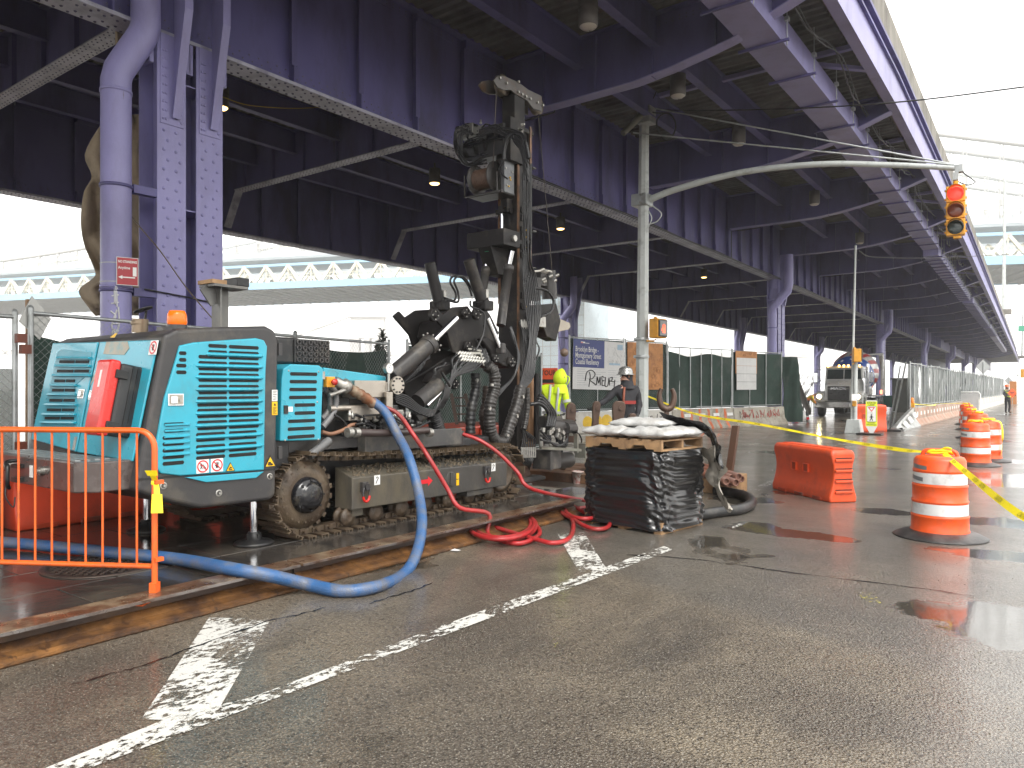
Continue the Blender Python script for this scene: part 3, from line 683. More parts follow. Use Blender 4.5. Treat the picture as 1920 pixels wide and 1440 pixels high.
for k, (y0, y1) in enumerate(((-1.5, 3.9), (3.93, 8.35))):
    t = thing('steel_beam', ('rusty I-beam lying against the kerb under the orange barricade, nearer of two', 'rusty I-beam lying along the kerb below the machine track, farther of two')[k], 'steel beam', (-5.17,y0,0), group='rusty I-beams along the kerb')
    b = MB(); b.box((-5.295,y0,.17),(-5.075,y1,.195)); b.build('top_flange', RTOP, t, bevel=.004)
    b = MB(); b.box((-5.074,y0,.172),(-5.068,y1,.192)); b.build('flange_edge', GEDGE, t)
    b = MB(); b.box((-5.21,y0,.03),(-5.19,y1,.168)); b.build('web', mat('shadowed web rust', (.045,.025,.018), rough=.45, var=.3, dirt=(.10,.05,.02), damt=.4), t)  # web rust darkened in colour for the shadow under the top flange
    b = MB(); b.prism([(-5.295,0),(-5.01,0),(-5.0,.012),(-5.0,.030),(-5.03,.046),(-5.12,.06),(-5.17,.095),(-5.188,.10),(-5.212,.10),(-5.295,.03)], 'y', y0, y1); b.build('bottom_flange', OCH, t)
# manhole
p = onZ(660/3, 780+900/3, ZS); p = Vector((-6.55, 3.02, ZS))
t = thing('manhole_cover', 'round cast iron manhole cover set in the dark paving behind the barricade', 'manhole cover', tuple(p))
CI = mat('cast iron', (.07,.05,.04), rough=.4, metal=.3, var=.2, dirt=(.03,.02,.018), damt=.4, dscale=6)
b = MB(); b.lathe(p, ((.47,.0),(.47,.006),(.41,.009),(.41,.003),(0,.003)), 40, caps=False); b.build('frame_ring', CI, t)
b = MB()
for i in range(-9,10):
    for j in range(-9,10):
        q = Vector((i*.042, j*.042, 0))
        if q.length < .385 and (i+j)%2 == 0: b.cbox(p+q+Vector((0,0,.0065)), (.034,.03,.009), Matrix.Rotation(.78 if i%2 else -.78, 3, 'Z'))
b.build('raised_studs', CI, t, kind='stuff')
# ---------------------------------------------------------------- fences
GMESH = mat('dark green windscreen mesh', (.012,.036,.026), rough=.75, var=.3, vscale=1.5, dirt=(.05,.065,.055), damt=.35, dscale=1.2, bump=.3, bscale=150)
GMESHT = mat('green windscreen mesh thin', (.03,.055,.042), rough=.8, var=.25, vscale=1.5, alpha=.86, dirt=(.07,.085,.07), damt=.35, bump=.3, bscale=150)
GREYM = mat('grey windscreen mesh', (.13,.145,.14), rough=.8, var=.2, vscale=1.2, dirt=(.07,.08,.075), damt=.45, dscale=1.4, streak=1, bump=.2, bscale=120, alpha=.9)
def cloth_panel(b, A, B, z0, z1, amp, rnd, nx=14, nz=7, sag=0., side=None, loose=0.):
    A, B = Vector(A), Vector(B); d = (B-A); L = d.length; nrm = Vector((d.y,-d.x,0)).normalized()
    ph = [rnd.uniform(0,6.28) for _ in range(4)]; vs = []
    for j in range(nz+1):
        for i in range(nx+1):
            s = i/nx; q = j/nz; top = z1-sag*math.sin(math.pi*s)**1.0*q-loose*q*math.sin(ph[3]+5*s)**2*.5
            z = z0+(top-z0)*q; k = amp*(math.sin(7*s+ph[0]+q*2)+.6*math.sin(17*s+ph[1]-q*3)+.5*math.sin(11*q+ph[2]+s*4))
            p = A+d*s+nrm*k; vs.append(Vector((p.x,p.y,A.z*0+z+(B.z-A.z)*s)))
    b.add(vs, [(j*(nx+1)+i, j*(nx+1)+i+1, (j+1)*(nx+1)+i+1, (j+1)*(nx+1)+i) for j in range(nz) for i in range(nx)], True)
def chain(b, A, B, z0, z1, cell=.075, r=.0022):
    A, B = Vector(A), Vector(B); d = (B-A); L = d.length; d.normalize(); Hh = z1-z0
    k = -Hh
    while k < L:
        for s in (1,-1):
            a0 = max(0,k); a1 = min(L,k+Hh)
            if a1-a0 > .02:
                za = z0+(a0-k) if s > 0 else z1-(a0-k); zb = z0+(a1-k) if s > 0 else z1-(a1-k)
                p = A+d*a0; q = A+d*a1; b.cyl((p.x,p.y,za),(q.x,q.y,zb), r, n=3, caps=False)
        k += cell
def fence_panel(A, B, z0, z1, lab, mesh=GMESH, group=None, zt=None, posts=True, seed=1, amp=.03, sag=0., link=None, mids=1, name='chain_link_fence', tube_m=None, loose=0., zcl=None, both=True):
    tm = tube_m or GALV; A = Vector((A[0],A[1],0)); B = Vector((B[0],B[1],0)); rnd = random.Random(seed)
    t = thing(name, lab, 'fence', (A.x,A.y,z0), group=group); zt2 = zt if zt is not None else z1
    for i, P in enumerate([A]+([B] if both else [])):
        b = MB(); h = z1 if i == 0 else zt2; b.cyl((P.x,P.y,z0),(P.x,P.y,h+.06), .03, n=10); b.cyl((P.x,P.y,h+.06),(P.x,P.y,h+.09),.034,.012,n=10); b.build('post', tm, t)
    for m in range(mids):
        f = (m+1)/(mids+1); P = A+(B-A)*f; b = MB(); b.cyl((P.x,P.y,z0),(P.x,P.y,z1+(zt2-z1)*f), .022, n=8); b.build('post', tm, t)
    b = MB(); b.cyl((A.x,A.y,z1),(B.x,B.y,zt2), .024, n=10); b.build('top_rail', tm, t)
    b = MB(); b.cyl((A.x,A.y,z0+.08),(B.x,B.y,z0+.08), .02, n=8); b.build('bottom_rail', tm, t)
    d = (B-A).normalized(); nr = Vector((d.y,-d.x,0))*(-.03)
    if nr.x > 0: nr = -nr
    if mesh:
        b = MB(); cloth_panel(b, A+nr, B+nr, z0+.03, (zcl or z1)-.04, amp*.4, rnd, sag=sag, loose=loose, nx=20, nz=8); b.build('windscreen_mesh', mesh, t)
    if link:
        b = MB(); chain(b, A, B, z0+.1 if link == 1 else link, z1, cell=.09); b.build('chain_link', GALV, t, kind='stuff')
    return t
# left run behind the machine
F = [(-9.35,-.9),(-9.42,3.38),(-9.45,3.55),(-9.75,7.4),(-10.55,10.2),(-10.75,10.9),(-11.35,16.6)]
fence_panel(F[0], F[1], 0, 2.44, 'plain chain link fence panel at the left edge, thin mesh below', mesh=GMESHT, seed=2, link=1, mids=1, zcl=1.9)
fence_panel(F[2], F[3], 0, 2.50, 'leaning chain link fence with drooping green mesh behind the machine hood', seed=3, link=1, mids=1, zt=2.46, zcl=2.3, sag=.25, amp=.06)
fence_panel(F[3], F[4], 0, 2.46, 'green screened fence panel seen between the hood and the boom', seed=4, link=1, mids=0, zt=2.5, zcl=2.42, sag=.1, amp=.09)
fence_panel(F[5], F[6], 0, 2.55, 'low green screened fence panel behind the boom and detour sign', seed=5, link=1, mids=2, zt=2.5)
# wooden post stub with a sign seen edge-on, and bolted blocks
p = onX(58, 600, -9.5)
t = thing('wooden_post', 'brown wooden post with a small board standing above the left fence', 'post', (p.x-.05,p.y,0)); b = MB(); b.box((p.x-.05,p.y-.04,0),(p.x,p.y+.04,2.66)); b.build('post', WOOD, t)
b = MB(); b.slab([Vector((p.x+.01,p.y-.13,2.4)),Vector((p.x+.01,p.y+.08,2.2)),Vector((p.x+.01,p.y+.2,2.45)),Vector((p.x+.01,p.y+.0,2.7))],[Vector((p.x+.03,p.y-.13,2.4)),Vector((p.x+.03,p.y+.08,2.2)),Vector((p.x+.03,p.y+.2,2.45)),Vector((p.x+.03,p.y+.0,2.7))]); b.build('board', mat('grey sign back', (.4,.4,.38), rough=.4, metal=.5), t)
for k, z in enumerate((2.2,2.08,1.0,.88)):
    pz = onX(38+8*(k%2), 640, -9.35); b = MB(); b.cbox((pz.x+.02,pz.y,z), (.08,.1,.1)); tag(b.build('clamp_block', mat('red-brown clamp block', (.16,.045,.025), rough=.6, var=.3)), ('upper rusty block clamped between the two left fence posts','second rusty block clamped between the left fence posts','third rusty block low between the left fence posts','lowest rusty block between the left fence posts')[k], 'clamp')
# posters and right run on concrete barriers
def jersey(A, B, m, lab, name='concrete_barrier', group=None, h=.81, extra=None, n=1):
    A = Vector((A[0],A[1],0)); B = Vector((B[0],B[1],0)); d = (B-A).normalized(); s = Vector((d.y,-d.x,0))
    prof = [(-.305,0),(-.305,.075),(-.13,.33),(-.075,h),(.075,h),(.13,.33),(.305,.075),(.305,0)]
    b = MB(); P = [A+s*x+Vector((0,0,z)) for x, z in prof]; Q = [B+s*x+Vector((0,0,z)) for x, z in prof]; b.slab(P, Q)
    if b.v and True: pass
    o = b.build(name, m, bevel=.012, weld=True); tag(o, lab, 'barrier', group); return o
PA = Vector((-13.6,21.6,0)); PB = Vector((-10.25,34.4,0)); DD = (PB-PA); 
def along(f): q = PA+DD*f; return (q.x, q.y)
JW = mat('white painted barrier', (.62,.60,.55), rough=.75, var=.15, vscale=1.5, dirt=(.30,.27,.22), damt=.45, dscale=2, bump=.2, bscale=20)
JG = mat('dirty beige barrier', (.42,.39,.33), rough=.8, var=.15, vscale=1.5, dirt=(.22,.19,.15), damt=.5, dscale=2, bump=.25, bscale=20)
jersey(along(-.13), along(.0), JW, 'white painted concrete barrier behind the yellow hooded worker')
jersey(along(.003), along(.22), JW, 'white concrete barrier with yellow graffiti under the blue project sign')
jersey(along(.223), along(.40), JW, 'white concrete barrier with black scrawl right of the grey signal pole')
o1 = jersey(along(.403), along(.70), JG, 'beige concrete barrier with worn orange stripes behind the pallet stack')
o2 = jersey(along(.703), along(.99), JG, 'pale concrete barrier with red graffiti at the end of the fence row')
def facept(f, w, z):       # a point on the street face of the row: f along, z up
    q = PA+DD*f; d = DD.normalized(); s = Vector((d.y,-d.x,0)); x = .305 if z < .075 else (.305-(z-.075)/.255*.175 if z < .33 else .13-(z-.33)/.48*.055)
    return q+s*(x+w)+Vector((0,0,z))
def facebasis(f, z):
    d = DD.normalized(); s = Vector((d.y,-d.x,0)); up = (facept(f,0,z+.05)-facept(f,0,z-.05)).normalized(); nrm = d.cross(up)
    M = Matrix((d, up, nrm)).transposed().to_4x4(); M.translation = facept(f, .006, z); return M
OST = mat('worn orange stripe', (.62,.14,.045), rough=.7, var=.2, dirt=(.42,.38,.32), damt=.4, dscale=5)
for k in range(6):
    f = .44+k*.042; b = MB()
    for z0, z1 in ((.01,.074),(.08,.325),(.335,.79)):
        a0 = .0; b.slab([facept(f+a,.004,z) for a, z in ((0,z0),(.012,z0),(.012,z1),(0,z1))], [facept(f+a,.0,z) for a, z in ((0,z0),(.012,z0),(.012,z1),(0,z1))])
    b.build('orange_stripe', OST, o1)
for k in range(4):
    f = .455+k*.07; b = MB(); b.slab([facept(f+a,.009,z) for a, z in ((0,.5),(.03,.5),(.03,.62),(0,.62))], [facept(f+a,.005,z) for a, z in ((0,.5),(.03,.5),(.03,.62),(0,.62))]); b.build('reflective_tape', WHITE, o1)
def scrawl(b, M, pts, r=.012, sub=5): b.tube([M @ Vector((x,y,0)) for x, y in pts], r, 5, sub=sub)
def scribble_word(b, M, n, w, h, seed, r):
    rnd = random.Random(seed); x = -w/2
    for i in range(n):
        cw = w/n; P = [(x+cw*rnd.uniform(.0,.3), -h/2*rnd.uniform(.6,1.1))]
        for k in range(rnd.randint(3,5)): P.append((x+cw*rnd.uniform(0,.95), h/2*rnd.uniform(-1,1.1)))
        scrawl(b, M, P, r); x += cw
RG = mat('faded red spray', (.42,.06,.05), rough=.7, var=.3); BLS = mat('black spray', (.02,.02,.02), rough=.6); YG = mat('yellow spray', (.75,.48,.03), rough=.7, var=.15, dirt=(.5,.45,.35), damt=.3)
b = MB(); scribble_word(b, facebasis(.85,.52), 11, 2.9, .34, 5, .013); b.build('red_graffiti', RG, o2)
b = MB(); scribble_word(b, facebasis(.76,.55), 3, .8, .3, 8, .01); b.build('black_graffiti', BLS, o2)
b = MB(); scribble_word(b, facebasis(.31,.5), 5, 1.2, .35, 6, .014); tag(b.build('black_graffiti', BLS), 'black scrawled letters sprayed on the white barrier right of the signal pole', 'graffiti')
b = MB(); M = facebasis(.11,.42); 
for cx, rx in ((-.7,.26),(-.25,.3),(.25,.3),(.7,.26)): b.lathe(M @ Vector((cx,0,-.008)), ((rx,.0),(rx*.9,.012),(0,.014)), 12, axis=(M.to_3x3() @ Vector((0,0,1))), caps=False)
tag(b.build('yellow_graffiti', YG), 'yellow bubble letters sprayed on the white barrier below the project sign', 'graffiti')
# fence panels above the barriers
cuts = [(.0,.203,3.38),(.21,.385,3.36),(.39,.70,3.22),(.705,.985,3.2)]
labs = ['tall green screened fence panel carrying the blue project sign','green screened fence panel carrying the plywood board','sagging green screened fence panel with bare uprights, behind the pallet stack','green screened fence panel with torn paper notices']
for k, (a, c, z) in enumerate(cuts):
    fence_panel(along(a), along(c), .81, z, labs[k], seed=20+k, link=1 if k < 2 else None, mids=(1,1,5,2)[k], sag=(.0,.0,.04,.03)[k], amp=(.03,.03,.09,.05)[k], zcl=z-(.12 if k == 2 else 0), loose=.28 if k == 2 else 0)
b = MB(); rnd = random.Random(3); cloth_panel(b, (along(.985)[0],along(.985)[1],0), (along(1.06)[0]+.3,along(1.06)[1],0), .1, 3.05, .1, rnd, nx=10); o = b.build('mesh_flap', GMESH); tag(o, 'loose end of green mesh hanging down past the last barrier', 'mesh')
def poster(name, f0, f1, z0, z1, m, lab, cat, tilt=0., wv=.07, th=.01):
    q0 = PA+DD*f0; q1 = PA+DD*f1; d = DD.normalized(); s = Vector((d.y,-d.x,0))*wv
    c = (q0+q1)/2+s+Vector((0,0,(z0+z1)/2)); wd = (q1-q0).length; ht = z1-z0
    M = Matrix((d, Vector((0,0,1)), d.cross(Vector((0,0,1))))).transposed().to_4x4() @ Matrix.Rotation(tilt,4,'Z'); M.translation = c
    b = MB(); b.slab([M @ Vector((x*wd/2,y*ht/2,0)) for x, y in ((-1,-1),(1,-1),(1,1),(-1,1))],[M @ Vector((x*wd/2,y*ht/2,th)) for x, y in ((-1,-1),(1,-1),(1,1),(-1,1))])
    o = b.build(name, m); tag(o, lab, cat); return o, M, wd, ht
NAVY = mat('navy sign print', (.006,.022,.17), rough=.35, var=.08); SIGNW = mat('white sign sheet', (.66,.66,.65), rough=.4, var=.05); GREY2 = mat('pale grey print', (.38,.40,.42), rough=.5); PINKR = mat('red print', (.6,.08,.05), rough=.5); LBL = mat('light blue print', (.35,.5,.62), rough=.5)
def rect(b, M, x0, x1, y0, y1, z=.014): b.quad(*[M @ Vector(p) for p in ((x0,y0,z),(x1,y0,z),(x1,y1,z),(x0,y1,z))])
o, M, W_, H_ = poster('project_sign', .006, .197, 1.58, 3.30, SIGNW, 'white and navy project sign tagged with black graffiti, on the green fence', 'sign', tilt=-.02)
M2 = M.copy()
b = MB(); rect(b, M, -W_*.5, W_*.10, -H_*.06, H_*.5, .013); b.build('navy_panel', NAVY, o)
b = MB()
for k, tx in enumerate(('Brooklyn Bridge -','Montgomery Street','Coastal Resiliency')): b.text(tx, M @ Matrix.Translation((-W_*.46, H_*(.30-.125*k), .018)), .26, align='LEFT', xs=.60, bold=.008)
b.build('title_lettering', WHITE, o)
b = MB(); rect(b, M, -W_*.36,-W_*.28,H_*.425,H_*.455,.018); rect(b, M, -W_*.275,-W_*.2,H_*.425,H_*.435,.018); b.build('small_logo', WHITE, o)
b = MB(); rect(b, M, -W_*.36,-W_*.32,H_*.428,H_*.445,.02); b.build('logo_mark', PINKR, o)
b = MB(); rnd = random.Random(9)
for k in range(70):
    x = W_*.16+rnd.random()*W_*.32; y = .06+rnd.random()*H_*.36; a = rnd.choice((.5,2.07))+rnd.uniform(-.1,.1); L = rnd.uniform(.04,.16); b.bar(M @ Vector((x-math.cos(a)*L/2,y-math.sin(a)*L/2,.014)), M @ Vector((x+math.cos(a)*L/2,y+math.sin(a)*L/2,.014)), .006,.002)
b.build('street_map_print', GREY2, o, kind='stuff')
b = MB(); rect(b, M, W_*.2,W_*.42,.03,.1,.0135); rect(b,M,W_*.36,W_*.47,H_*.34,H_*.45,.0135); b.build('map_water', LBL, o)
b = MB()
for k in range(8):
    for j in range(3): rect(b, M, -W_*.42+j*W_*.3, -W_*.42+j*W_*.3+W_*rnd.uniform(.1,.26), -H_*.10-k*H_*.045, -H_*.10-k*H_*.045+.012, .014)
b.build('fine_print', GREY2, o, kind='stuff')
b = MB(); G = Matrix.Translation((0,-H_*.30,.02)); MM = M @ G
for P in ([(-.62,-.28),(-.55,.1),(-.6,.3)],[(-.85,-.05),(-.75,.28),(-.45,.36),(-.25,.22),(-.4,.05),(-.6,0),(-.35,-.12),(-.2,-.2)],[(-.15,-.2),(-.12,.12),(-.02,-.12),(.06,.12),(.08,-.2)],[(.32,.1),(.18,.14),(.2,-.02),(.32,-.02),(.2,-.04),(.2,-.2),(.34,-.2)],[(.4,.12),(.38,-.22),(.55,-.2),(.62,.1),(.66,-.2)],[(.7,.1),(.84,.12),(.78,-.02),(.68,-.02),(.95,-.05),(1.0,.02),(.95,-.25)]):
    b.tube([MM @ Vector((x*.8,y*.9,0)) for x, y in P], .018, 5, sub=5)
b.build('black_graffiti', BLS, o)
PLY = mat('orange plywood', (.52,.23,.075), rough=.6, var=.2, vscale=2.2, dirt=(.30,.12,.04), damt=.45, dscale=4, bump=.1)
def plygrain(M, W_, H_, o, seed):
    rnd = random.Random(seed); b = MB()
    for k in range(16):
        cx, cy = rnd.uniform(-.42,.42)*W_, rnd.uniform(-.42,.42)*H_
        for q in (1,.6):
            a = [(cx+math.cos(t*.785)*W_*.06*q*(1+.3*math.sin(3*t+k)), cy+math.sin(t*.785)*H_*.05*q*(1+.3*math.cos(2*t+k))) for t in range(9)]
            b.tube([M @ Vector((x,y,.012)) for x, y in a], .005, 4, sub=3)
    b.build('grain_lines', mat('dark plywood grain', (.26,.10,.03), rough=.6), o, kind='stuff')
o, M, W_, H_ = poster('plywood_board', .212, .36, 1.58, 3.32, PLY, 'orange plywood board on the fence right behind the grey signal pole', 'board'); plygrain(M, W_, H_, o, 1)
b = MB(); rect(b, M, .02,.16,-.25,.1,.016); b.build('paper_notice', LBL, o)
o, M, W_, H_ = poster('plywood_board', .713, .83, 2.25, 3.2, PLY, 'smaller plywood board behind torn white paper notices on the far fence', 'board'); plygrain(M, W_, H_, o, 2)
b = MB()
for j in range(4):
    for i in range(6):
        x0 = -W_*.46+i*W_*.155; y0 = H_*.2-j*.34
        pg = MB(); pg.slab([M @ Vector(p) for p in ((x0,y0-.33,.014),(x0+W_*.15,y0-.33,.014),(x0+W_*.15,y0,.014),(x0,y0,.014))],[M @ Vector(p) for p in ((x0,y0-.33,.018),(x0+W_*.15,y0-.33,.02),(x0+W_*.15,y0,.018),(x0,y0,.018))]); pg.build('paper_notice', SIGNW, o)
# DETOUR sign
p = onY(1024, 700, 17.0); 
t = thing('detour_sign', 'orange DETOUR sign half hidden behind the drill mast', 'sign', (p.x,p.y,0)); xa = Vector((.93,.37,0)); M = Matrix((xa, Vector((0,0,1)), xa.cross(Vector((0,0,1))))).transposed().to_4x4(); M.translation = (p.x,p.y,2.0)
b = MB(); b.slab([M @ Vector(q) for q in ((-.61,-.40,-.01),(.32,-.40,-.01),(.32,.19,-.01),(-.61,.19,-.01))],[M @ Vector(q) for q in ((-.61,-.40,0),(.32,-.40,0),(.32,.19,0),(-.61,.19,0))]); b.build('sign_panel', mat('bright orange sign', (.85,.10,.02), rough=.4, var=.05), t)
b = MB(); b.text('DETOUR', M @ Matrix.Translation((-.03,.05,.006)), .19, xs=.80, bold=.015); b.build('lettering', BLACKP, t)
b = MB(); rect(b, M, -.30,.22,-.22,-.12,.006); b.quad(*[M @ Vector(q) for q in ((-.30,-.29,.006),(-.30,-.05,.006),(-.45,-.17,.006))]); b.build('arrow', BLACKP, t)
b = MB(); b.cyl((p.x-.2,p.y+.05,0),(p.x-.2,p.y+.05,2.3),.03,n=8); b.build('post', GALV, t)
# right run: striped barriers with grey screened fence
YS = [35.6+3.05*k for k in range(26)]
def lx(y): return -5.25-.0022*max(0,y-55)**1.35
lab_r = ['sloped steel end treatment leading to the striped barriers']
for k in range(24):
    y0, y1 = YS[k], YS[k]+3.0; A = (lx(y0), y0); B = (lx(y1), y1)
    striped = k < 8
    o = jersey(A, B, JG if striped else JW, ('striped pale barrier %s' % ['first after the sloped steel end','second after the sloped steel end','third after the sloped steel end','fourth after the sloped steel end','fifth from the sloped end','sixth from the sloped end','seventh from the sloped end','last striped one before the plain pale barriers'][k]) if striped else ('plain pale concrete barrier, '+['first','second','third','fourth'][k-8]+' beyond the striped ones' if k < 12 else 'plain pale concrete barrier far up the street below the grey screened fence'), group='barriers under the grey fence' )
    if striped:
        b = MB()
        xx = A[0]+.305
        for j in range(8):
            yy = y0+.1+j*.37
            for z0, z1 in ((.01,.075),(.08,.32),(.34,.78)):
                def fx_(z): return A[0]+(.305 if z<.0751 else (.305-(z-.075)/.255*.175 if z < .33 else .13-(z-.33)/.48*.055))+.005+(lx(yy)-A[0])
                b.quad((fx_(z0),yy,z0),(fx_(z0),yy+.10,z0),(fx_(z1),yy+.10+ (z1-z0)*.1,z1),(fx_(z1),yy+(z1-z0)*.1,z1))
        b.build('orange_stripes', OST, o, kind='stuff')
        b = MB()
        for j in range(3):
            yy = y0+.3+j*1.; b.box((lx(yy)+.10+.012,yy,.46),(lx(yy)+.10+.02,yy+.34,.62))
        b.build('reflective_panels', WHITE, o, kind='stuff')
for k in range(22):
    y0, y1 = YS[k], YS[k]+3.03
    ln = random.Random(k).uniform(-.03,.03)
    fence_panel((lx(y0)-.1,y0), (lx(y1)-.1,y1), .81, 2.69, 'grey screened fence panel on the striped barriers, leaning first panel by the truck' if k == 0 else (['second','third','fourth','fifth','sixth','seventh','eighth','ninth','tenth'][k-1]+' grey screened fence panel counted from the truck end' if k < 10 else 'grey screened fence panel far up the long row beside the street'), mesh=GREYM, group='grey screened fence row', seed=50+k, mids=2 if k < 10 else 0, sag=.03, amp=.12 if k < 10 else .05, zt=2.69+ln, both=False)
b = MB(); e = []
for k in range(9):
    f = k/8; y = 31.4+4.1*f; h = .12+.69*f**.8; x = -5.25
    e.append([Vector((x+q,y,z)) for q, z in ((-.33,0),(-.33,.05),(-.10-.06*(1-f),h*.5),(-.06,h),(.06,h),(.10+.1*(1-f),h*.5),(.33,.05),(.33,0))])
for i in range(8): b.slab(e[i], e[i+1])
t = b.build('barrier_end', mat('brushed grey end shell', (.42,.43,.42), rough=.35, metal=.6, var=.15, dirt=(.2,.2,.18), damt=.4), weld=True); tag(t, 'sloped grey metal end section in front of the striped barriers', 'barrier')
for k, y in enumerate((32.3,33.4,34.6)):
    b = MB(); z = .16+.15*k; b.slab([Vector(q) for q in ((-4.98+.02-.03*k,y,z-.09),(-4.98+.02-.03*k,y+.55,z-.03),(-5.12+.0,y+.55,z+.17),(-5.12,y,z+.1))],[Vector(q) for q in ((-4.95+.02-.03*k,y,z-.07),(-4.95+.02-.03*k,y+.55,z-.01),(-5.09,y+.55,z+.19),(-5.09,y,z+.12))]); b.build('reflective_patch', WHITE, t)
b = MB(); b.box((-5.6,30.9,.0),(-4.95,31.9,.07)); b.cyl((-5.45,31.6,.07),(-5.0,31.6,.07),.06,n=10); b.build('nose_plate', BLK, t)
# leaning frames at the start of the grey fence
b = MB(); b.cyl((-6.1,36.2,0),(-5.55,35.9,2.75),.035,n=8); b.cyl((-6.3,36.6,0),(-5.8,36.1,2.6),.03,n=8); b.cyl((-6.02,36.2,.6),(-6.2,36.5,.6),.02,n=6); b.cyl((-5.75,36.0,2.0),(-5.95,36.3,2.0),.02,n=6)
tag(b.build('leaning_gate_frame', GALV, weld=False), 'dark gate frame tubes leaning at the start of the grey fence', 'gate')
t = thing('warning_light', 'small amber warning light standing on the first striped barrier', 'warning light', (-5.3,35.8,.81)); b = MB(); b.box((-5.4,35.7,.81),(-5.2,35.85,1.0)); b.build('battery_case', YEL, t, bevel=.01)
b = MB(); b.lathe((-5.3,35.78,1.0), ((.07,0),(.08,.04),(.075,.16),(.05,.22),(0,.23)), 14, caps=False); b.build('lens', mat('amber lens', (.8,.22,.02), rough=.25), t)
# ---------------------------------------------------------------- the crawler drilling rig
TEAL = mat('turquoise machine paint', (.024,.34,.46), scuff=(.10,.16,.16), scf=.68, rough=.3, var=.06, vscale=2, dirt=(.06,.22,.26), damt=.3, dscale=2.5, coat=.4)
HOLE = mat('black perforated grille', (.006,.006,.006), rough=.6, var=.3, bump=.8, bscale=160)
REDP = mat('red plastic', (.62,.018,.012), rough=.28, var=.1, coat=.3, dirt=(.35,.03,.02), damt=.25)
STICK = mat('yellow decal', (.80,.47,.01), rough=.4, var=.05)
DRED = mat('decal red', (.62,.02,.03), rough=.4, var=.05)
MUD = mat('muddy track steel', (.065,.044,.028), rough=.5, var=.35, vscale=5, dirt=(.115,.085,.052), damt=.5, dscale=4, bump=.4, bscale=30)
MUDF = mat('muddy dark frame paint', (.055,.052,.048), rough=.45, var=.2, vscale=3, dirt=(.13,.11,.075), damt=.5, dscale=2.5, streak=1, bump=.15, bscale=25)
rig = thing('drilling_rig', 'big turquoise and charcoal crawler drilling rig parked on the kerb island', 'drilling rig', (-7.1, 6.3, .15))
XS = -5.95
def P3(px, X): return [onX(u, v, X) for u, v in px]
def yz(px, X): return [(q.y, q.z) for q in P3(px, X)]
hull = yz([(254,922),(309,939),(376,954),(508,938),(518,928),(523,640),(517,620),(500,611),(408,613),(332,617),(308,628)], XS)
b = MB(); b.prism(hull, 'x', -8.02, XS); hood = b.build('engine_hood', CHAR, rig, bevel=.045, bseg=4)
# side panel of pressed turquoise sheet
side = yz([(335,648),(362,642),(478,634),(493,638),(499,650),(496,700),(493,881),(335,892),(300,888),(286,872),(287,850),(306,747),(327,677)], XS)
b = MB(); b.prism(side, 'x', XS-.01, XS+.022); sp = b.build('side_panel', TEAL, hood, bevel=.012, bseg=3)
b = MB(); b.prism(yz([(345,895),(385,904),(478,896),(490,886),(493,884)], XS), 'x', XS-.01, XS+.020); b.build('chin_panel', TEAL, hood, bevel=.006)
b = MB(); b.prism(yz([(256,897),(520,877),(520,881),(256,901)], XS), 'x', XS-.01, XS+.004); b.build('seam', BLACKP, hood)
def z1(x, y): return (x/3.4286, y/3.4286+560)            # enlarged side view to photo
slot0 = []
def slot(xa, xb, y):
    (ua, v), (ub, _) = z1(xa, y), z1(xb, y); q0 = onX(ua, v, XS+.02); q1 = onX(ub, v, XS+.02); zc = onX(*z1(1550, y), XS+.02).z; h = .0155
    y0, y1 = q0.y, q1.y; n = [(y0+h*.6,zc-h),(y1-h*.6,zc-h),(y1,zc-h*.3),(y1,zc+h*.3),(y1-h*.6,zc+h),(y0+h*.6,zc+h),(y0,zc+h*.3),(y0,zc-h*.3)]
    b = MB(); b.prism(n, 'x', XS+.016, XS+.0245); b.build('vent_slot', HOLE, hood)
rows = [312,350,382,420,455,492,525,565,602,638,677,713,748,786,822,860,893,935,968,1003]
for i, y in enumerate(rows):
    slot(1470, 1662-(i>14)*14, y)
    slot((1338 if i < 2 else 1275)-(i>8)*8-(i>14)*8, 1458-(i>14)*12, y)
for y in (365,405,440,480): slot(1150-(y>420)*18, 1197, y)
for y in (790,828,868,905,943,983,1020): slot(1052-(y>850)*8, 1182, y)
# pressed ribs with pointed ends between the slots
for i in range(0, len(rows)-1, 2):
    ym = (rows[i]+rows[i+1])/2+ (rows[1]-rows[0])*.95
    if i+2 >= len(rows): break
    zc = onX(*z1(1550, (rows[i+1]+rows[i+2])/2), XS).z; q0 = onX(*z1(1262 if i > 0 else 1330, 500), XS).y; q1 = onX(*z1(1690, 500), XS).y; h = .020
    b = MB(); F_ = [Vector((XS+.02,y,z)) for y, z in ((q0,zc-h),(q1-.03,zc-h),(q1,zc),(q1-.03,zc+h),(q0,zc+h),(q0-.03,zc))]; T_ = [Vector((XS+.045,y,z)) for y, z in ((q0+.01,zc-h*.35),(q1-.05,zc-h*.35),(q1-.045,zc),(q1-.05,zc+h*.35),(q0+.01,zc+h*.35),(q0-.0,zc))]
    b.slab(F_, T_); b.build('pressed_rib', TEAL, sp if False else hood, bevel=.004)
for yy in (810,848,886,924,963,1001):
    zc = onX(*z1(1115, yy), XS).z; q0 = onX(*z1(1045,500),XS).y; q1 = onX(*z1(1215,500),XS).y; h = .012; b = MB()
    b.slab([Vector((XS+.02,y,z)) for y, z in ((q0,zc-h),(q1,zc-h),(q1,zc+h),(q0,zc+h))], [Vector((XS+.036,y,z)) for y, z in ((q0+.01,zc-h*.4),(q1-.015,zc-h*.4),(q1-.015,zc+h*.4),(q0+.01,zc+h*.4))]); b.build('pressed_rib', TEAL, hood)
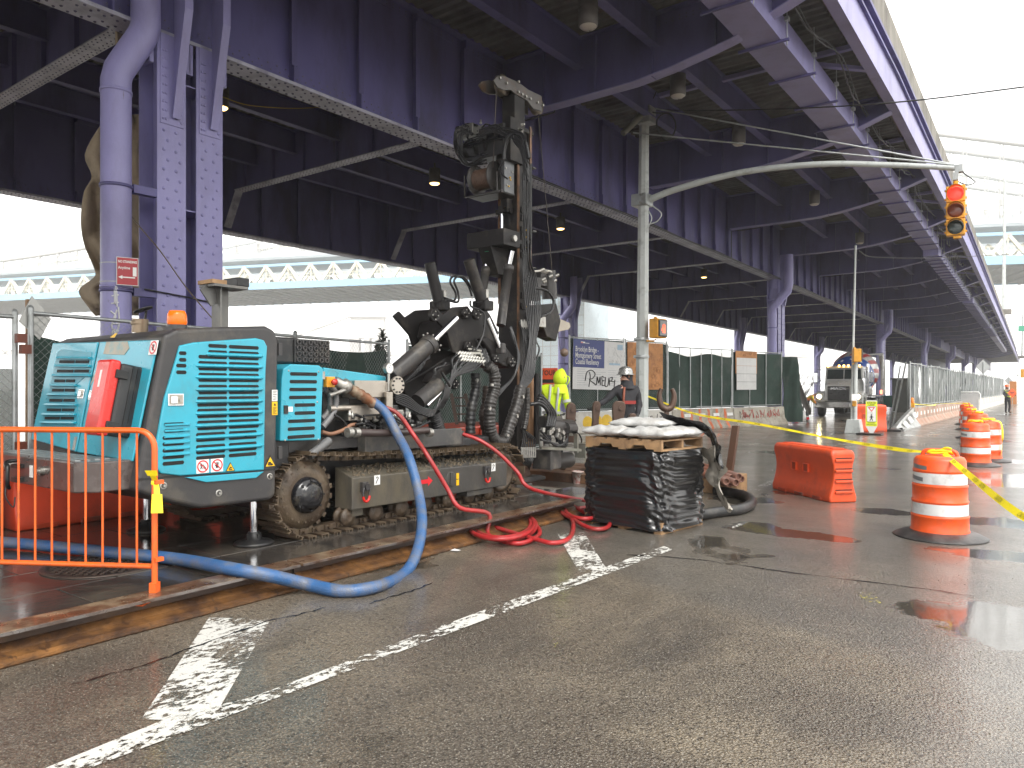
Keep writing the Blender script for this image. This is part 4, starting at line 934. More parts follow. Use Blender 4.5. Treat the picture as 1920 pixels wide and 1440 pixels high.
def sideM(x, y, X=XS+.023):                                # frame on the side panel at a pixel of the enlarged view
    p = onX(*z1(x, y), X); M = Matrix((Vector((0,1,0)), Vector((0,0,1)), Vector((1,0,0)))).transposed().to_4x4(); M.translation = p; return M
def disc(b, M, r, z=0., n=24): b.add([M @ Vector((math.cos(2*math.pi*i/n)*r, math.sin(2*math.pi*i/n)*r, z)) for i in range(n)], [list(range(n))], False)
def ring(b, M, r0, r1, z=0., n=28):
    vs = [M @ Vector((math.cos(2*math.pi*i/n)*r, math.sin(2*math.pi*i/n)*r, z)) for r in (r0, r1) for i in range(n)]; b.add(vs, [(i,n+i,n+(i+1)%n,(i+1)%n)[::-1] for i in range(n)], False)
def plate(b, M, w_, h_, t=.004, z=0.): b.slab([M @ Vector((x*w_/2,y*h_/2,z)) for x, y in ((-1,-1),(1,-1),(1,1),(-1,1))],[M @ Vector((x*w_/2,y*h_/2,z+t)) for x, y in ((-1,-1),(1,-1),(1,1),(-1,1))])
def prohibit(parent, M, s, kind):
    b = MB(); plate(b, M, s, s); o = b.build('warning_decal', WHITE, parent)
    b = MB(); ring(b, M, s*.36, s*.46, .006); b.bar(M @ Vector((-s*.28,s*.28,.0055)), M @ Vector((s*.28,-s*.28,.0055)), s*.075, .001, up=M.to_3x3() @ Vector((0,0,1))); b.build('red_ring', DRED, o)
    b = MB()
    if kind == 'hand':
        b.bar(M @ Vector((0,-s*.2,.005)), M @ Vector((0,s*.04,.005)), s*.22, .001, up=M.to_3x3() @ Vector((0,0,1)))
        for k in range(4): b.bar(M @ Vector((-s*.09+k*s*.06,s*.03,.005)), M @ Vector((-s*.12+k*s*.08,s*.25-abs(k-1.5)*s*.03,.005)), s*.045, .001, up=M.to_3x3() @ Vector((0,0,1)))
        b.bar(M @ Vector((-s*.09,-s*.08,.005)), M @ Vector((-s*.2,s*.06,.005)), s*.05, .001, up=M.to_3x3() @ Vector((0,0,1)))
    else:
        for (x0,y0,x1,y1) in ((-.2,-.2,-.12,0),(-.04,-.2,-.12,0),(-.12,0,-.12,.12),(-.25,.05,0,.1),(.0,.15,.22,-.12),(.05,-.15,.26,-.15)): b.bar(M @ Vector((x0*s,y0*s,.005)), M @ Vector((x1*s,y1*s,.005)), s*.05, .001, up=M.to_3x3() @ Vector((0,0,1)))
        disc(b, M @ Matrix.Translation((-.12*s,.18*s,.006)), s*.05)
    b.build('pictogram', BLACKP, o)
def triangle(parent, M, s, g):
    def tri(k, z): return [M @ Vector((math.cos(a)*s*k, math.sin(a)*s*k-s*.06, z)) for a in (math.pi/2, math.pi*7/6, math.pi*11/6)]
    b = MB(); b.slab(tri(.62,0), tri(.62,.003)); o = b.build('hazard_decal', BLACKP, parent); b = MB(); b.quad(*tri(.5,.0045)); b.build('yellow_field', STICK, o)
    b = MB(); up = M.to_3x3() @ Vector((0,0,1))
    for (x0,y0,x1,y1) in g: b.bar(M @ Vector((x0*s,y0*s,.006)), M @ Vector((x1*s,y1*s,.006)), s*.09, .001, up=up)
    b.build('pictogram', BLACKP, o)
prohibit(hood, sideM(1302,1078), .115, 'man'); prohibit(hood, sideM(1394,1070), .115, 'hand')
triangle(hood, sideM(1480,1086), .085, ((-.2,-.2,.2,-.2),(-.2,-.08,.1,.0),(-.05,.08,.15,-.05)))
triangle(hood, sideM(1736,1052,XS+.003), .115, ((-.25,-.12,.0,-.08),(0,-.08,.25,-.18),(-.2,0,.05,.0),(-.2,-.2,.2,-.2)))
M = sideM(1765,622,XS+.003); b = MB(); plate(b, M, .06, .105); o = b.build('label', WHITE, hood); b = MB()
for k in range(6): b.bar(M @ Vector((-.02,.04-k*.016,.005)), M @ Vector((.02-.01*(k%2),.04-k*.016,.005)), .005,.001, up=(1,0,0))
b.build('print', BLACKP, o)
M = sideM(1765,705,XS+.003); b = MB(); plate(b, M, .06, .125); o = b.build('label', STICK, hood); b = MB()
for k in range(7): b.bar(M @ Vector((-.02,.01-k*.01,.005)), M @ Vector((.022-.008*(k%3),.01-k*.01,.005)), .004,.001, up=(1,0,0))
b.add([M @ Vector(q) for q in ((-.015,.025,.005),(.015,.025,.005),(0,.052,.005))], [[0,1,2]]); b.build('print', BLACKP, o)
def latch(parent, M, s=1.):
    b = MB(); plate(b, M, .135*s, .10*s, .006); o = b.build('latch', CHROME, parent, bevel=.003)
    b = MB(); plate(b, M, .115*s, .08*s, .002, .0062); b.build('latch_recess', mat('latch recess', (.35,.32,.27), rough=.3, metal=.8), o)
    b = MB(); plate(b, M @ Matrix.Translation((-.018*s,-.002,.008)), .055*s, .06*s, .008); b.build('paddle', CHROME, o, bevel=.003)
    b = MB(); b.cyl(M @ Vector((.036*s,-.005,.008)), M @ Vector((.036*s,-.005,.016)), .012*s, n=12); b.build('key_barrel', STEEL, o)
latch(hood, sideM(1130,650))
for x, y in ((1052,1203),(1408,1250),(1735,1143)):
    M = sideM(x, y, XS+.0); b = MB(); b.lathe(M @ Vector((0,0,-.003)), ((.032,0),(.03,.006),(.02,.004)), 16, axis=(1,0,0), caps=False); b.cyl(M @ Vector((0,0,0)), M @ Vector((0,0,.016)), .012, n=6); b.build('bolt', STEEL, hood)
for y in (325,990):
    p = onX(*z1(1806, y), XS); b = MB(); b.box((XS-.03,p.y-.02,p.z-.06),(XS-.005,p.y+.02,p.z+.06)); b.build('hinge', CHAR, hood, bevel=.004)
# rear face
def rfY(z): return 2.972+(z-.82)*.1905
def RF(x, y, o=0.):                                           # enlarged-view pixel onto the leaning rear face
    u, v = z1(x, y); r = rr(u); lo, hi = 3., 12.
    for _ in range(40):
        m = (lo+hi)/2; p = pt(u, v, m)
        if p.y < rfY(p.z)-o: lo = m
        else: hi = m
    return p
nR = Vector((0,-1,.1905)).normalized(); upR = Vector((0,.1905,1)).normalized()
def rearM(x, y, o=.022):
    p = RF(x, y, o*1.03); M = Matrix((Vector((1,0,0)), upR, nR)).transposed().to_4x4(); M.translation = p; return M
def rpanel(b, px, t=.02, o0=0.):
    Q = [RF(x, y, o0) for x, y in px]; b.slab(Q, [q+nR*t for q in Q])
b = MB(); rpanel(b, [(212,905),(498,985),(642,282),(352,288)]); rd = b.build('rear_door', TEAL, hood, bevel=.008)
b = MB(); rpanel(b, [(508,988),(862,1048),(1026,268),(655,280)]); b.build('rear_door', TEAL, hood, bevel=.008)
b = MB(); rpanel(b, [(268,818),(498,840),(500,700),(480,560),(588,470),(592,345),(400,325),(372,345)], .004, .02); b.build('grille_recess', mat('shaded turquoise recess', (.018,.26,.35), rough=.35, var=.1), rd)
for k, y in enumerate((350,402,462,525,585,650,712,765)):
    xl = 375-(y-400)*.26; xr = 590 if y < 480 else (500 if y < 640 else 500-(y-640)*.05)
    if y > 355:
        for a, c in ((xl+8, (xl+xr)/2-4), ((xl+xr)/2+4, xr-20)):
            b = MB(); rpanel(b, [(a,y+12),(c,y+13),(c+3,y-5),(a+3,y-6)], .004, .0255); b.build('vent_slot', HOLE, rd)
    Q = [RF(x, yy, .024) for x, yy in ((xl-12,y+38),(xr-4,y+40),(xr-2,y+26),(xl-9,y+24))]
    b = MB(); b.slab(Q, [Q[0]+nR*.03, Q[1]+nR*.03, Q[2]+nR*.022, Q[3]+nR*.022]); b.build('louvre', TEAL, rd, bevel=.003)
for x, y in ((522,612),(592,620)): latch(rd, rearM(x, y) @ Matrix.Scale(.85,4))
prohibit(hood, rearM(988,315), .12, 'hand')
b = MB(); rpanel(b, [(665,355),(800,362),(832,318),(820,275),(685,278)], .002, .0215); rpanel(b, [(578,560),(640,470),(640,440),(600,500)], .002, .0215); b.build('faded_decal', mat('worn beige decal', (.40,.37,.30), rough=.5, var=.2, dirt=(.15,.35,.4), damt=.4, dscale=10), hood)
b = MB(); q = RF(480, 940, .0215); plate(b, rearM(480,930), .05, .12, .002); b.build('label', mat('grey label', (.4,.38,.36), rough=.5, dirt=(.2,.18,.17), dscale=30), hood)
b = MB(); p = RF(730, 240, .0); b.slab([RF(705,250,.004)+nR*0, RF(735,250,.004), RF(755,222,.004), RF(740,222,.004)], [RF(705,250,.008), RF(735,250,.008), RF(755,222,.008), RF(740,222,.008)]); b.build('yellow_chevron', STICK, hood)
# red and black case hung on the rear door
t = thing('extinguisher_case', 'red lidded black plastic case hung on the back of the rig', 'case', tuple(RF(700,890,.03)))
Mx = rearM(760, 640, .025); Mx.translation = onY(*z1(745, 650), 2.98); 
p0 = Mx.translation.copy()
def cb(b, x0, x1, y0, y1, z0, z1_): b.slab([Mx @ Vector(q) for q in ((x0,y0,z0),(x1,y0,z0),(x1,y1,z0),(x0,y1,z0))],[Mx @ Vector(q) for q in ((x0,y0,z1_),(x1,y0,z1_),(x1,y1,z1_),(x0,y1,z1_))])
b = MB(); cb(b, -.13,.12,-.31,.31,.06,.15); b.build('lid', REDP, t, bevel=.025, bseg=4)
b = MB(); cb(b, -.12,.115,-.30,.295,-.16,.062); b.build('case_body', mat('black case plastic', (.018,.018,.02), rough=.4, var=.2, dirt=(.05,.05,.05)), t, bevel=.03, bseg=3)
for yy in (.2,-.22): b = MB(); cb(b, .108,.135,yy-.035,yy+.035,.0,.10); b.build('clasp', BLK, t, bevel=.005)
for zz in (-.12,-.08,-.04): b = MB(); cb(b, .112,.122,-.28,.28,zz-.008,zz+.008); b.build('case_rib', BLK, t)
b = MB(); cb(b, -.03,-.0,.08,.22,.148,.152); b.build('label', WHITE, t)
# bumper
def bump(Y0_, z0, z1_): return [(-7.9,Y0_+.1),(-7.82,Y0_),(-6.18,Y0_),(-6.06,Y0_+.12),(-6.06,Y0_+.46),(-7.9,Y0_+.46)]
b = MB(); b.prism(bump(2.62,0,0), 'z', .83, 1.07); bp = b.build('bumper', mat('wet brown-grey bumper', (.075,.058,.054), rough=.3, var=.15, dirt=(.14,.12,.11), damt=.3, dscale=8, coat=.3), rig, bevel=.012)
for k in range(4): b = MB(); b.box((-7.78,2.66+k*.075,1.071),(-6.25,2.70+k*.075,1.078)); b.build('tread_strip', GALV, bp)
for x in (-7.45,-6.72): b = MB(); b.cyl((x,2.62,.97),(x,2.585,.97),.035,n=6); b.cyl((x,2.59,.97),(x,2.565,.97),.02,n=10); b.build('bolt', STEEL, bp)
b = MB(); b.tube([(-7.2,2.60,1.03),(-7.2,2.52,1.02),(-7.12,2.5,.98),(-7.12,2.5,.84),(-7.2,2.54,.80)], .016, 8, sub=4); b.box((-7.22,2.56,.85),(-7.10,2.62,.89)); b.box((-7.22,2.56,.97),(-7.10,2.62,1.0)); b.tube([(-7.15,2.5,.84),(-7.1,2.48,.74),(-7.0,2.5,.66),(-7.02,2.52,.74)],.006,5,sub=4); b.build('tow_hitch', BLK, bp)
b = MB(); b.box((-6.98,2.612,.90),(-6.93,2.619,1.0)); b.build('label', WHITE, bp)
# roof gear
def roofpt(u, v, X): return onX(u, v, X)
p = onX(332, 603, -6.35)
b = MB(); b.lathe((p.x,p.y,p.z-.03), ((.075,0),(.085,.02),(.08,.09),(.065,.125),(0,.13)), 20, caps=False); bc = b.build('beacon_lens', mat('orange beacon plastic', (.85,.16,.01), rough=.2, var=.05, trans=.25, emis=(1,.25,.02), estr=.12), rig)
b = MB(); b.cyl((p.x,p.y,p.z-.07),(p.x,p.y,p.z-.03),.085,n=20); b.cyl((p.x,p.y,p.z-.13),(p.x,p.y,p.z-.06),.02,n=8); b.box((p.x-.05,p.y-.16,p.z-.11),(p.x+.05,p.y-.05,p.z-.055)); b.build('beacon_base', CHAR, rig)
p = onX(262, 612, -6.9)
b = MB(); b.cyl((p.x,p.y,p.z-.06),(p.x+.01,p.y,p.z+.07),.07,n=20); b.lathe((p.x,p.y,p.z+.01),((.073,0),(.076,.005),(.076,.035),(.073,.04)),20,caps=False); b.build('exhaust_pipe', mat('tarnished exhaust', (.26,.20,.14), rough=.4, metal=.7, dirt=(.1,.07,.05)), rig)
b = MB(); b.lathe((p.x+.03,p.y+.02,p.z+.15),((0,.012),(.085,.012),(.085,0),(0,0)),20,axis=(-.25,-.3,1),caps=False); b.cyl((p.x+.0,p.y+.05,p.z+.06),(p.x+.02,p.y+.05,p.z+.15),.012,n=6); b.build('exhaust_flap', BLK, rig)
p = onX(425, 570, -6.9)      # mast rest
b = MB(); b.slab([Vector((p.x-.08,p.y-.12,p.z-.45)),Vector((p.x+.08,p.y-.12,p.z-.45)),Vector((p.x+.08,p.y-.10,p.z-.45)),Vector((p.x-.08,p.y-.10,p.z-.45))],[Vector((p.x-.08,p.y-.12,p.z+.15)),Vector((p.x+.08,p.y-.12,p.z+.15)),Vector((p.x+.08,p.y-.10,p.z+.15)),Vector((p.x-.08,p.y-.10,p.z+.15))])
b.box((p.x-.08,p.y-.1,p.z-.45),(p.x-.06,p.y+.06,p.z+.15)); b.box((p.x-.14,p.y-.22,p.z+.15),(p.x+.14,p.y+.16,p.z+.18)); b.bar((p.x,p.y-.12,p.z+.0),(p.x,p.y-.24,p.z+.16),.14,.02,up=(1,0,0)); b.build('mast_rest', mat('worn grey bracket', (.13,.13,.125), rough=.45, metal=.4, dirt=(.2,.19,.17)), rig, bevel=.004)
b = MB(); b.box((p.x-.13,p.y+.04,p.z+.18),(p.x+.13,p.y+.18,p.z+.27)); b.build('rubber_pad', BLK, rig, bevel=.01)
b = MB(); b.box((p.x-.13,p.y-.24,p.z+.181),(p.x+.13,p.y-.08,p.z+.22)); b.build('timber_pad', WOOD, rig)
# jacks
for xx, yy in ((-6.27,4.28),(-7.75,4.0)):
    b = MB(); b.cyl((xx,yy,.2),(xx,yy,.72),.037,n=20); j = b.build('jack_rod', CHROME, rig)
    b = MB(); b.lathe((xx,yy,.15), ((.18,0),(.19,.012),(.17,.03),(.08,.05),(.06,.10),(.05,.12)), 28); 
    for a in range(4): b.cbox((xx+.07*math.cos(a*1.57),yy+.07*math.sin(a*1.57),.21),(.02,.02,.08),Matrix.Rotation(a*1.57,3,'Z'))
    b.build('jack_foot', BLK, j)
    b = MB(); b.cyl((xx,yy,.60),(xx,yy,.9),.06,n=18); b.build('jack_sleeve', CHAR, j)
# ---- tracks
RW, FWc = (4.78,.575,.40), (8.05,.515,.34)
def track(x0, x1, near):
    t = None
    (ya, za, ra), (yb, zb_, rb) = RW, FWc
    # path of the belt (outer surface centre-line)
    pts = []; L = yb-ya; th = math.asin((ra-rb)/L)
    def P(c, r, a): return (c[0]+r*math.cos(a), c[1]+r*math.sin(a))
    top0 = P((ya,za), ra, math.pi/2+0); n = 200
    path = []
    for i in range(61): a = math.pi*1.5-math.pi*i/60-0; path.append(P((ya,za),ra,a))
    s0 = path[-1]; s1 = P((yb,zb_),rb,math.pi/2)
    for i in range(1,60): f = i/60; path.append((s0[0]+(s1[0]-s0[0])*f, s0[1]+(s1[1]-s0[1])*f-.028*math.sin(math.pi*f)-.012*abs(math.sin(math.pi*f*3))))
    for i in range(41): a = math.pi/2-math.pi*i/40; path.append(P((yb,zb_),rb,a))
    s0 = path[-1]; s1 = path[0]
    for i in range(1,60): f = i/60; path.append((s0[0]+(s1[0]-s0[0])*f, s0[1]+(s1[1]-s0[1])*f))
    cum = [0]
    for i in range(1,len(path)+1): q0 = path[i-1]; q1 = path[i%len(path)]; cum.append(cum[-1]+math.hypot(q1[0]-q0[0],q1[1]-q0[1]))
    tot = cum[-1]; N = 56
    w2 = (x1-x0)/2; xc = (x0+x1)/2
    if near:
        tb = MB(); tb.cyl((xc-.05,ya,za),(xc+.05,ya,za),.1,n=12); belt = None
    # chain (inner) as one body
    b = MB(); vs = []
    for q in path: pass
    m = len(path); 
    for xx in (xc-.06, xc+.06):
        for k in range(m):
            y_, z_ = path[k]; yn, zn = path[(k+1)%m]; ty, tz = yn-y_, zn-z_; l = math.hypot(ty,tz) or 1; nx_, nz_ = tz/l, -ty/l
            vs += [(xx, y_, z_), (xx, y_+nx_*.055, z_+nz_*.055)]
    fs = []
    for k in range(m):
        k2 = (k+1)%m; A0, A1, B0, B1 = 2*k, 2*k+1, 2*k2, 2*k2+1; o = 2*m
        fs += [(A0,A1,B1,B0),(A0+o,B0+o,B1+o,A1+o),(A1,A1+o,B1+o,B1),(A0,B0,B0+o,A0+o)]
    b.add(vs, fs, False); belt = b.build('track_chain', MUD, rig)
    # a shoe
    c = MB(); c.box((-w2,-.052,0),(w2,.052,.012)); c.box((-w2,-.047,.012),(w2,-.035,.04)); c.box((-w2,.03,.012),(w2,.042,.03)); c.box((-w2+.06,-.02,.012),(-w2+.09,.01,.02)); c.box((w2-.09,-.02,.012),(w2-.06,.01,.02)); c.box((-w2,-.002,.012),(w2,.008,.026))
    sh = c.build('track_shoe', MUD, origin='zero')
    lk = MB(); lk.cyl((.075,-.0,-.03),(.115,0,-.03),.02,n=8); lk.box((.062,-.045,-.05),(.08,.045,-.002)); link = lk.build('chain_link', MUD, origin='zero')
    for k in range(N):
        s = tot*k/N; i = max(j for j in range(len(cum)) if cum[j] <= s+1e-9); f = (s-cum[i])/(cum[i+1]-cum[i]) if i+1 < len(cum) else 0
        q0 = path[i%m]; q1 = path[(i+1)%m]; y_ = q0[0]+(q1[0]-q0[0])*f; z_ = q0[1]+(q1[1]-q0[1])*f
        a = math.atan2(q1[1]-q0[1], q1[0]-q0[0]); M = WM(belt).inverted() @ Vector((xc,y_,z_))
        inst(sh, belt, M, (a,0,0))
        if near: inst(link, belt, M, (a,0,0))
    for o in (sh, link): bpy.data.objects.remove(o)
    return belt
track(-6.46, -6.02, True); track(-8.25, -7.81, False)
for x0, sgn in ((-6.10,1),(-8.15,1)):
    near = x0 > -7
    b = MB(); y_, z_, r_ = RW; b.lathe((x0-.12,y_,z_), ((.33,0),(.34,.02),(.34,.05),(.31,.06),(.30,.075),(.24,.10),(.20,.10)), 36, axis=(1,0,0)); sw = b.build('drive_wheel', MUD, rig)
    if near:
        for k in range(20): a = k*math.pi/10; b = MB(); b.cyl((x0-.05,y_+.27*math.cos(a),z_+.27*math.sin(a)),(x0-.03,y_+.27*math.cos(a),z_+.27*math.sin(a)),.016,n=6); b.build('wheel_bolt', MUD, sw)
        b = MB(); b.lathe((x0-.03,y_,z_), ((.185,0),(.18,.05),(.15,.085),(.13,.09),(.125,.12),(.09,.135),(0,.135)), 28, axis=(1,0,0), caps=False)
        for k in range(8): a = k*.785; b.cyl((x0+.05,y_+.15*math.cos(a),z_+.15*math.sin(a)),(x0+.07,y_+.15*math.cos(a),z_+.15*math.sin(a)),.013,n=6)
        b.build('hub', mat('wet black hub', (.012,.012,.014), rough=.18, var=.3, dirt=(.08,.07,.05), damt=.25, dscale=8), sw)
        for k in range(22):
            a = k*2*math.pi/22; b = MB(); M = Matrix.Rotation(a,3,'X'); 
            b.cbox(Vector((x0-.10,y_,z_))+M @ Vector((0,0,.355)), (.05,.05,.04), M); b.build('sprocket_tooth', MUD, sw)
    b = MB(); y_, z_, r_ = FWc; b.lathe((x0-.12,y_,z_), ((.27,0),(.28,.02),(.28,.06),(.22,.07),(.2,.04),(.08,.04),(.07,.08)), 28, axis=(1,0,0)); b.build('idler_wheel', MUD, rig)
    for k in range(7):
        yy = 5.32+k*.40; b = MB(); b.lathe((x0-.16,yy,.275), ((.05,0),(.1,.01),(.1,.04),(.075,.05),(.075,.11),(.1,.12),(.1,.15),(.04,.165)), 18, axis=(1,0,0)); b.build('track_roller', MUD, rig)
    if near:
        b = MB(); b.lathe((x0-.16,6.6,.84), ((.04,0),(.07,.01),(.07,.14),(.03,.15)), 16, axis=(1,0,0)); b.build('carrier_roller', MUD, rig)
    b = MB(); xf = -6.03 if near else -8.2
    b.slab([Vector((xf,5.30,.36)),Vector((xf,8.0,.34)),Vector((xf,8.0,.66)),Vector((xf,5.30,.70))][::1],[Vector((xf-.28,5.30,.36)),Vector((xf-.28,8.0,.34)),Vector((xf-.28,8.0,.75)),Vector((xf-.28,5.30,.80))]); tf = b.build('track_frame', MUDF, rig, bevel=.012)
    if near:
        b = MB(); b.box((xf-.25,5.35,.28),(xf-.06,5.5,.37)); b.box((xf-.2,7.2,.28),(xf-.02,7.7,.35)); b.build('frame_foot', MUDF, tf)
        for (u, v) in ((684,921),(912,888)):
            p = onX(u, v, xf+.02); b = MB(); b.box((xf-.0,p.y-.055,p.z+.0),(xf+.05,p.y+.035,p.z+.10)); b.cyl((xf+.05,p.y,p.z+.05),(xf+.075,p.y,p.z+.05),.035,n=12); lug = b.build('lifting_lug', CHAR, tf, bevel=.006)
            b = MB(); a = [(xf+.045, p.y+.045*math.cos(q), p.z-.05+.06*math.sin(q)) for q in [math.pi*1.0+math.pi*i/8 for i in range(9)]]; b.tube(a, .014, 8); b.build('red_shackle', REDP, lug)
            b = MB(); b.tube([(xf+.045,p.y-.045,p.z-.05),(xf+.045,p.y-.04,p.z+.02),(xf+.045,p.y+.0,p.z+.05),(xf+.045,p.y+.04,p.z+.02),(xf+.045,p.y+.045,p.z-.05)], .014, 8, sub=3); b.build('shackle', CHAR, lug)
        def trM(u, v): q = onX(u, v, xf+.004); M = Matrix((Vector((0,1,0)), Vector((0,0,1)), Vector((1,0,0)))).transposed().to_4x4(); M.translation = q; return M
        M = trM(797,903); b = MB(); b.add([M @ Vector(q) for q in ((-.11,-.025,0),(.05,-.025,0),(.05,-.06,0),(.13,0,0),(.05,.06,0),(.05,.025,0),(-.11,.025,0))], [list(range(7))]); b.build('red_arrow', DRED, tf)
        for u, v in ((707,900),(925,876)):
            M = trM(u, v); b = MB(); plate(b, M, .085, .105, .002); o = b.build('hook_label', WHITE, tf); b = MB(); b.tube([M @ Vector(q) for q in ((-.02,-.035,.004),(0,0,.004),(.015,.02,.004),(.0,.035,.004),(-.015,.02,.004))], .004, 4, sub=3); b.build('print', BLACKP, o)
        M = trM(846,898); b = MB(); b.lathe(M @ Vector((0,0,-.004)), ((.09,0),(.09,.004),(0,.004)), 20, axis=(1,0,0), caps=False); plate(b, M, .05, .16, .02); b.build('grease_cover', MUDF, tf, bevel=.004)
        for dz in (-.05,.03): M = trM(858,897); b = MB(); plate(b, M @ Matrix.Translation((0,dz,0)), .05, .07, .002); b.build('yellow_label', STICK, tf)
        # dirt lying on the sloping top of the frame
        b = MB(); rnd = random.Random(6)
        for k in range(420): y_ = rnd.uniform(5.35,7.95); x_ = rnd.uniform(-.26,-.02); r_ = rnd.uniform(.006,.02); zz = (.70 if y_ < 6 else .70-(y_-5.3)*.015)-x_*.36+.0; b.sphere((xf+x_,y_,zz), r_, 5, 3)
        b.build('mud_clods', mat('clumped mud', (.10,.078,.05), rough=.8, var=.3), tf, kind='stuff')
# chassis
b = MB(); b.box((-7.85,4.5,.42),(-6.45,8.3,.98)); b.box((-7.9,3.6,.85),(-6.15,4.6,1.15)); b.build('chassis', mat('deep black chassis', (.016,.016,.017), rough=.5), rig, bevel=.02)
b = MB(); b.box((-8.0,4.35,1.0),(-6.25,6.1,1.12)); b.build('deck_plate', CHAR, rig)
# turquoise side box with vents
XB = -6.08
def z2(x, y): return (x/3.2+480, y/3.2+560)
def pY(x, y=600): return onX(*z2(x, y), XB).y
def pZ(x, y): return onX(*z2(x, y), XB).z
boxp = yz([z2(*q) for q in ((145,855),(390,848),(405,420),(380,400),(210,392),(165,420),(155,480))], XB)
b = MB(); b.prism(boxp, 'x', XB-.55, XB); sbx = b.build('side_box', TEAL, rig, bevel=.012)
for i, y in enumerate((452,498,545,592,638,686,733,779,827)):
    xa, xb = (203,368-i*2) if i not in (4,5) else (230,356); xa -= i*2 if i not in (4,5) else 0
    zc = pZ(280, y); y0, y1 = pY(xa), pY(xb); h = .017; b = MB()
    b.prism([(y0+.01,zc-h),(y1-.01,zc-h),(y1,zc),(y1-.01,zc+h),(y0+.01,zc+h),(y0,zc)], 'x', XB, XB+.003); b.build('vent_slot', HOLE, sbx)
b = MB(); b.prism(yz([z2(*q) for q in ((166,690),(190,690),(190,640),(166,640))], XB), 'x', XB, XB+.01); b.build('box_latch', BLK, sbx)
b = MB(); b.prism(yz([z2(*q) for q in ((193,678),(220,678),(220,648),(193,648))], XB), 'x', XB, XB+.003); b.build('label', WHITE, sbx)
for x, y in ((197,432),(376,438),(368,620),(175,850),(375,845)): p = onX(*z2(x,y), XB); b = MB(); b.rivet(p,(1,0,0),.011,.006); b.build('screw', STEEL, sbx)
b = MB(); b.prism(yz([z2(*q) for q in ((405,535),(780,505),(780,465),(600,440),(405,412))], XB-.25), 'x', XB-.75, XB-.25); b.build('tapered_cover', TEAL, rig, bevel=.01)
# black work light cluster above the side box
p = onX(*z2(310,320), -6.35); 
b = MB(); b.box((p.x-.25,p.y-.40,p.z-.13),(p.x,p.y-.08,p.z+.14)); b.build('filter_housing', BLK, rig, bevel=.03, bseg=3)
b = MB(); b.box((p.x-.2,p.y-.18,p.z-.12),(p.x+.02,p.y+.28,p.z+.13)); o = b.build('step_pad', BLK, rig, bevel=.012)
for i in range(6):
    for j in range(4): b = MB(); b.lathe((p.x+.02,p.y-.13+i*.072,p.z-.085+j*.06), ((.026,0),(.028,.012),(.02,.014),(.018,.002)), 10, axis=(1,0,0), caps=False); b.build('pad_ring', CHAR, o)
# machinery bay behind the box
XM = -6.25
def mbox(name, x0, y0, x1, y1, m, X=XM, dep=.3, bev=.006, par=None):
    q = yz([z2(x0,y1), z2(x1,y1), z2(x1,y0), z2(x0,y0)], X); zb_ = min(a[1] for a in q[:2]); zt = max(a[1] for a in q[2:]); b = MB(); b.box((X-dep,q[0][0],zb_),(X,q[1][0],zt)); return b.build(name, m, par or rig, bevel=bev)
SS = mat('brushed stainless box', (.42,.38,.33), rough=.33, metal=.8, var=.15, dirt=(.2,.17,.13), damt=.35, dscale=5)
mbox('steel_cabinet', 592,492,780,592, SS, dep=.4); mbox('steel_cabinet', 556,640,742,724, SS, X=XM+.02, dep=.4)
mbox('valve_block', 845,668,885,780, STEEL); mbox('pump_body', 745,640,850,780, BLK, dep=.35); mbox('valve_block', 880,680,930,740, STEEL); mbox('engine_block', 400,560,560,820, BLK, X=XM-.2, dep=.6)
mbox('engine_block', 560,600,900,830, mat('dark oily metal', (.03,.028,.026), rough=.35, metal=.4, var=.3, dirt=(.1,.08,.06)), X=XM-.25, dep=.7)
mbox('slide_beam', 655,815,1235,872, mat('grey slide beam', (.06,.06,.06), rough=.4, var=.15, dirt=(.17,.15,.12), damt=.4, dscale=3), X=XM+.12, dep=.12)
mbox('outrigger_box', 1140,800,1250,880, CHAR, X=XM+.0, dep=.3)
def zp(x, y, X=XM): return onX(*z2(x, y), X)
def htube(name, pts, r, m, X=XM, n=10, sub=6, par=None):
    b = MB(); b.tube([zp(q[0], q[1], X+(q[2] if len(q) > 2 else 0)) for q in pts], r, n, sub=sub); return b.build(name, m, par or rig)
GH = mat('grey corrugated hose', (.17,.17,.175), rough=.45, var=.15, dirt=(.1,.09,.08))
def corr(name, pts, r, m, X=XM, amp=.12, per=.022, n=10, sub=14):
    b = MB(); P = spline([zp(q[0], q[1], X+(q[2] if len(q) > 2 else 0)) for q in pts], sub)
    L = sum((P[i+1]-P[i]).length for i in range(len(P)-1)); k = max(8, int(L/per*2)); Q = []; acc = 0; j = 0
    seg = L/k; Q = [P[0]]; d = 0
    for i in range(len(P)-1):
        l = (P[i+1]-P[i]).length
        while d+l >= seg*len(Q) and len(Q) <= k: Q.append(P[i]+(P[i+1]-P[i])*((seg*len(Q)-d)/max(l,1e-9)))
        d += l
    b.tube(Q, r, n, rf=lambda q, i: r*(1+amp*(1 if i%2 else -1))); return b.build(name, m, rig)
corr('corrugated_hose', [(445,530),(475,560),(478,640),(455,700),(400,770)], .032, GH, XM+.02); corr('corrugated_hose', [(415,545),(440,570),(445,640),(425,690),(395,720)], .03, GH, XM-.02)
htube('cable_hose', [(468,694),(520,730),(550,780),(548,820)], .012, BLK, XM+.05)
htube('brown_hose', [(395,800),(450,812),(520,790),(570,760),(600,755)], .022, mat('brown rubber hose', (.24,.12,.07), rough=.45, dirt=(.1,.06,.04)), XM+.05)
htube('suction_pipe', [(610,803),(800,806),(1030,790)], .042, mat('dark pipe', (.05,.035,.032), rough=.35, var=.2), XM+.22, n=14)
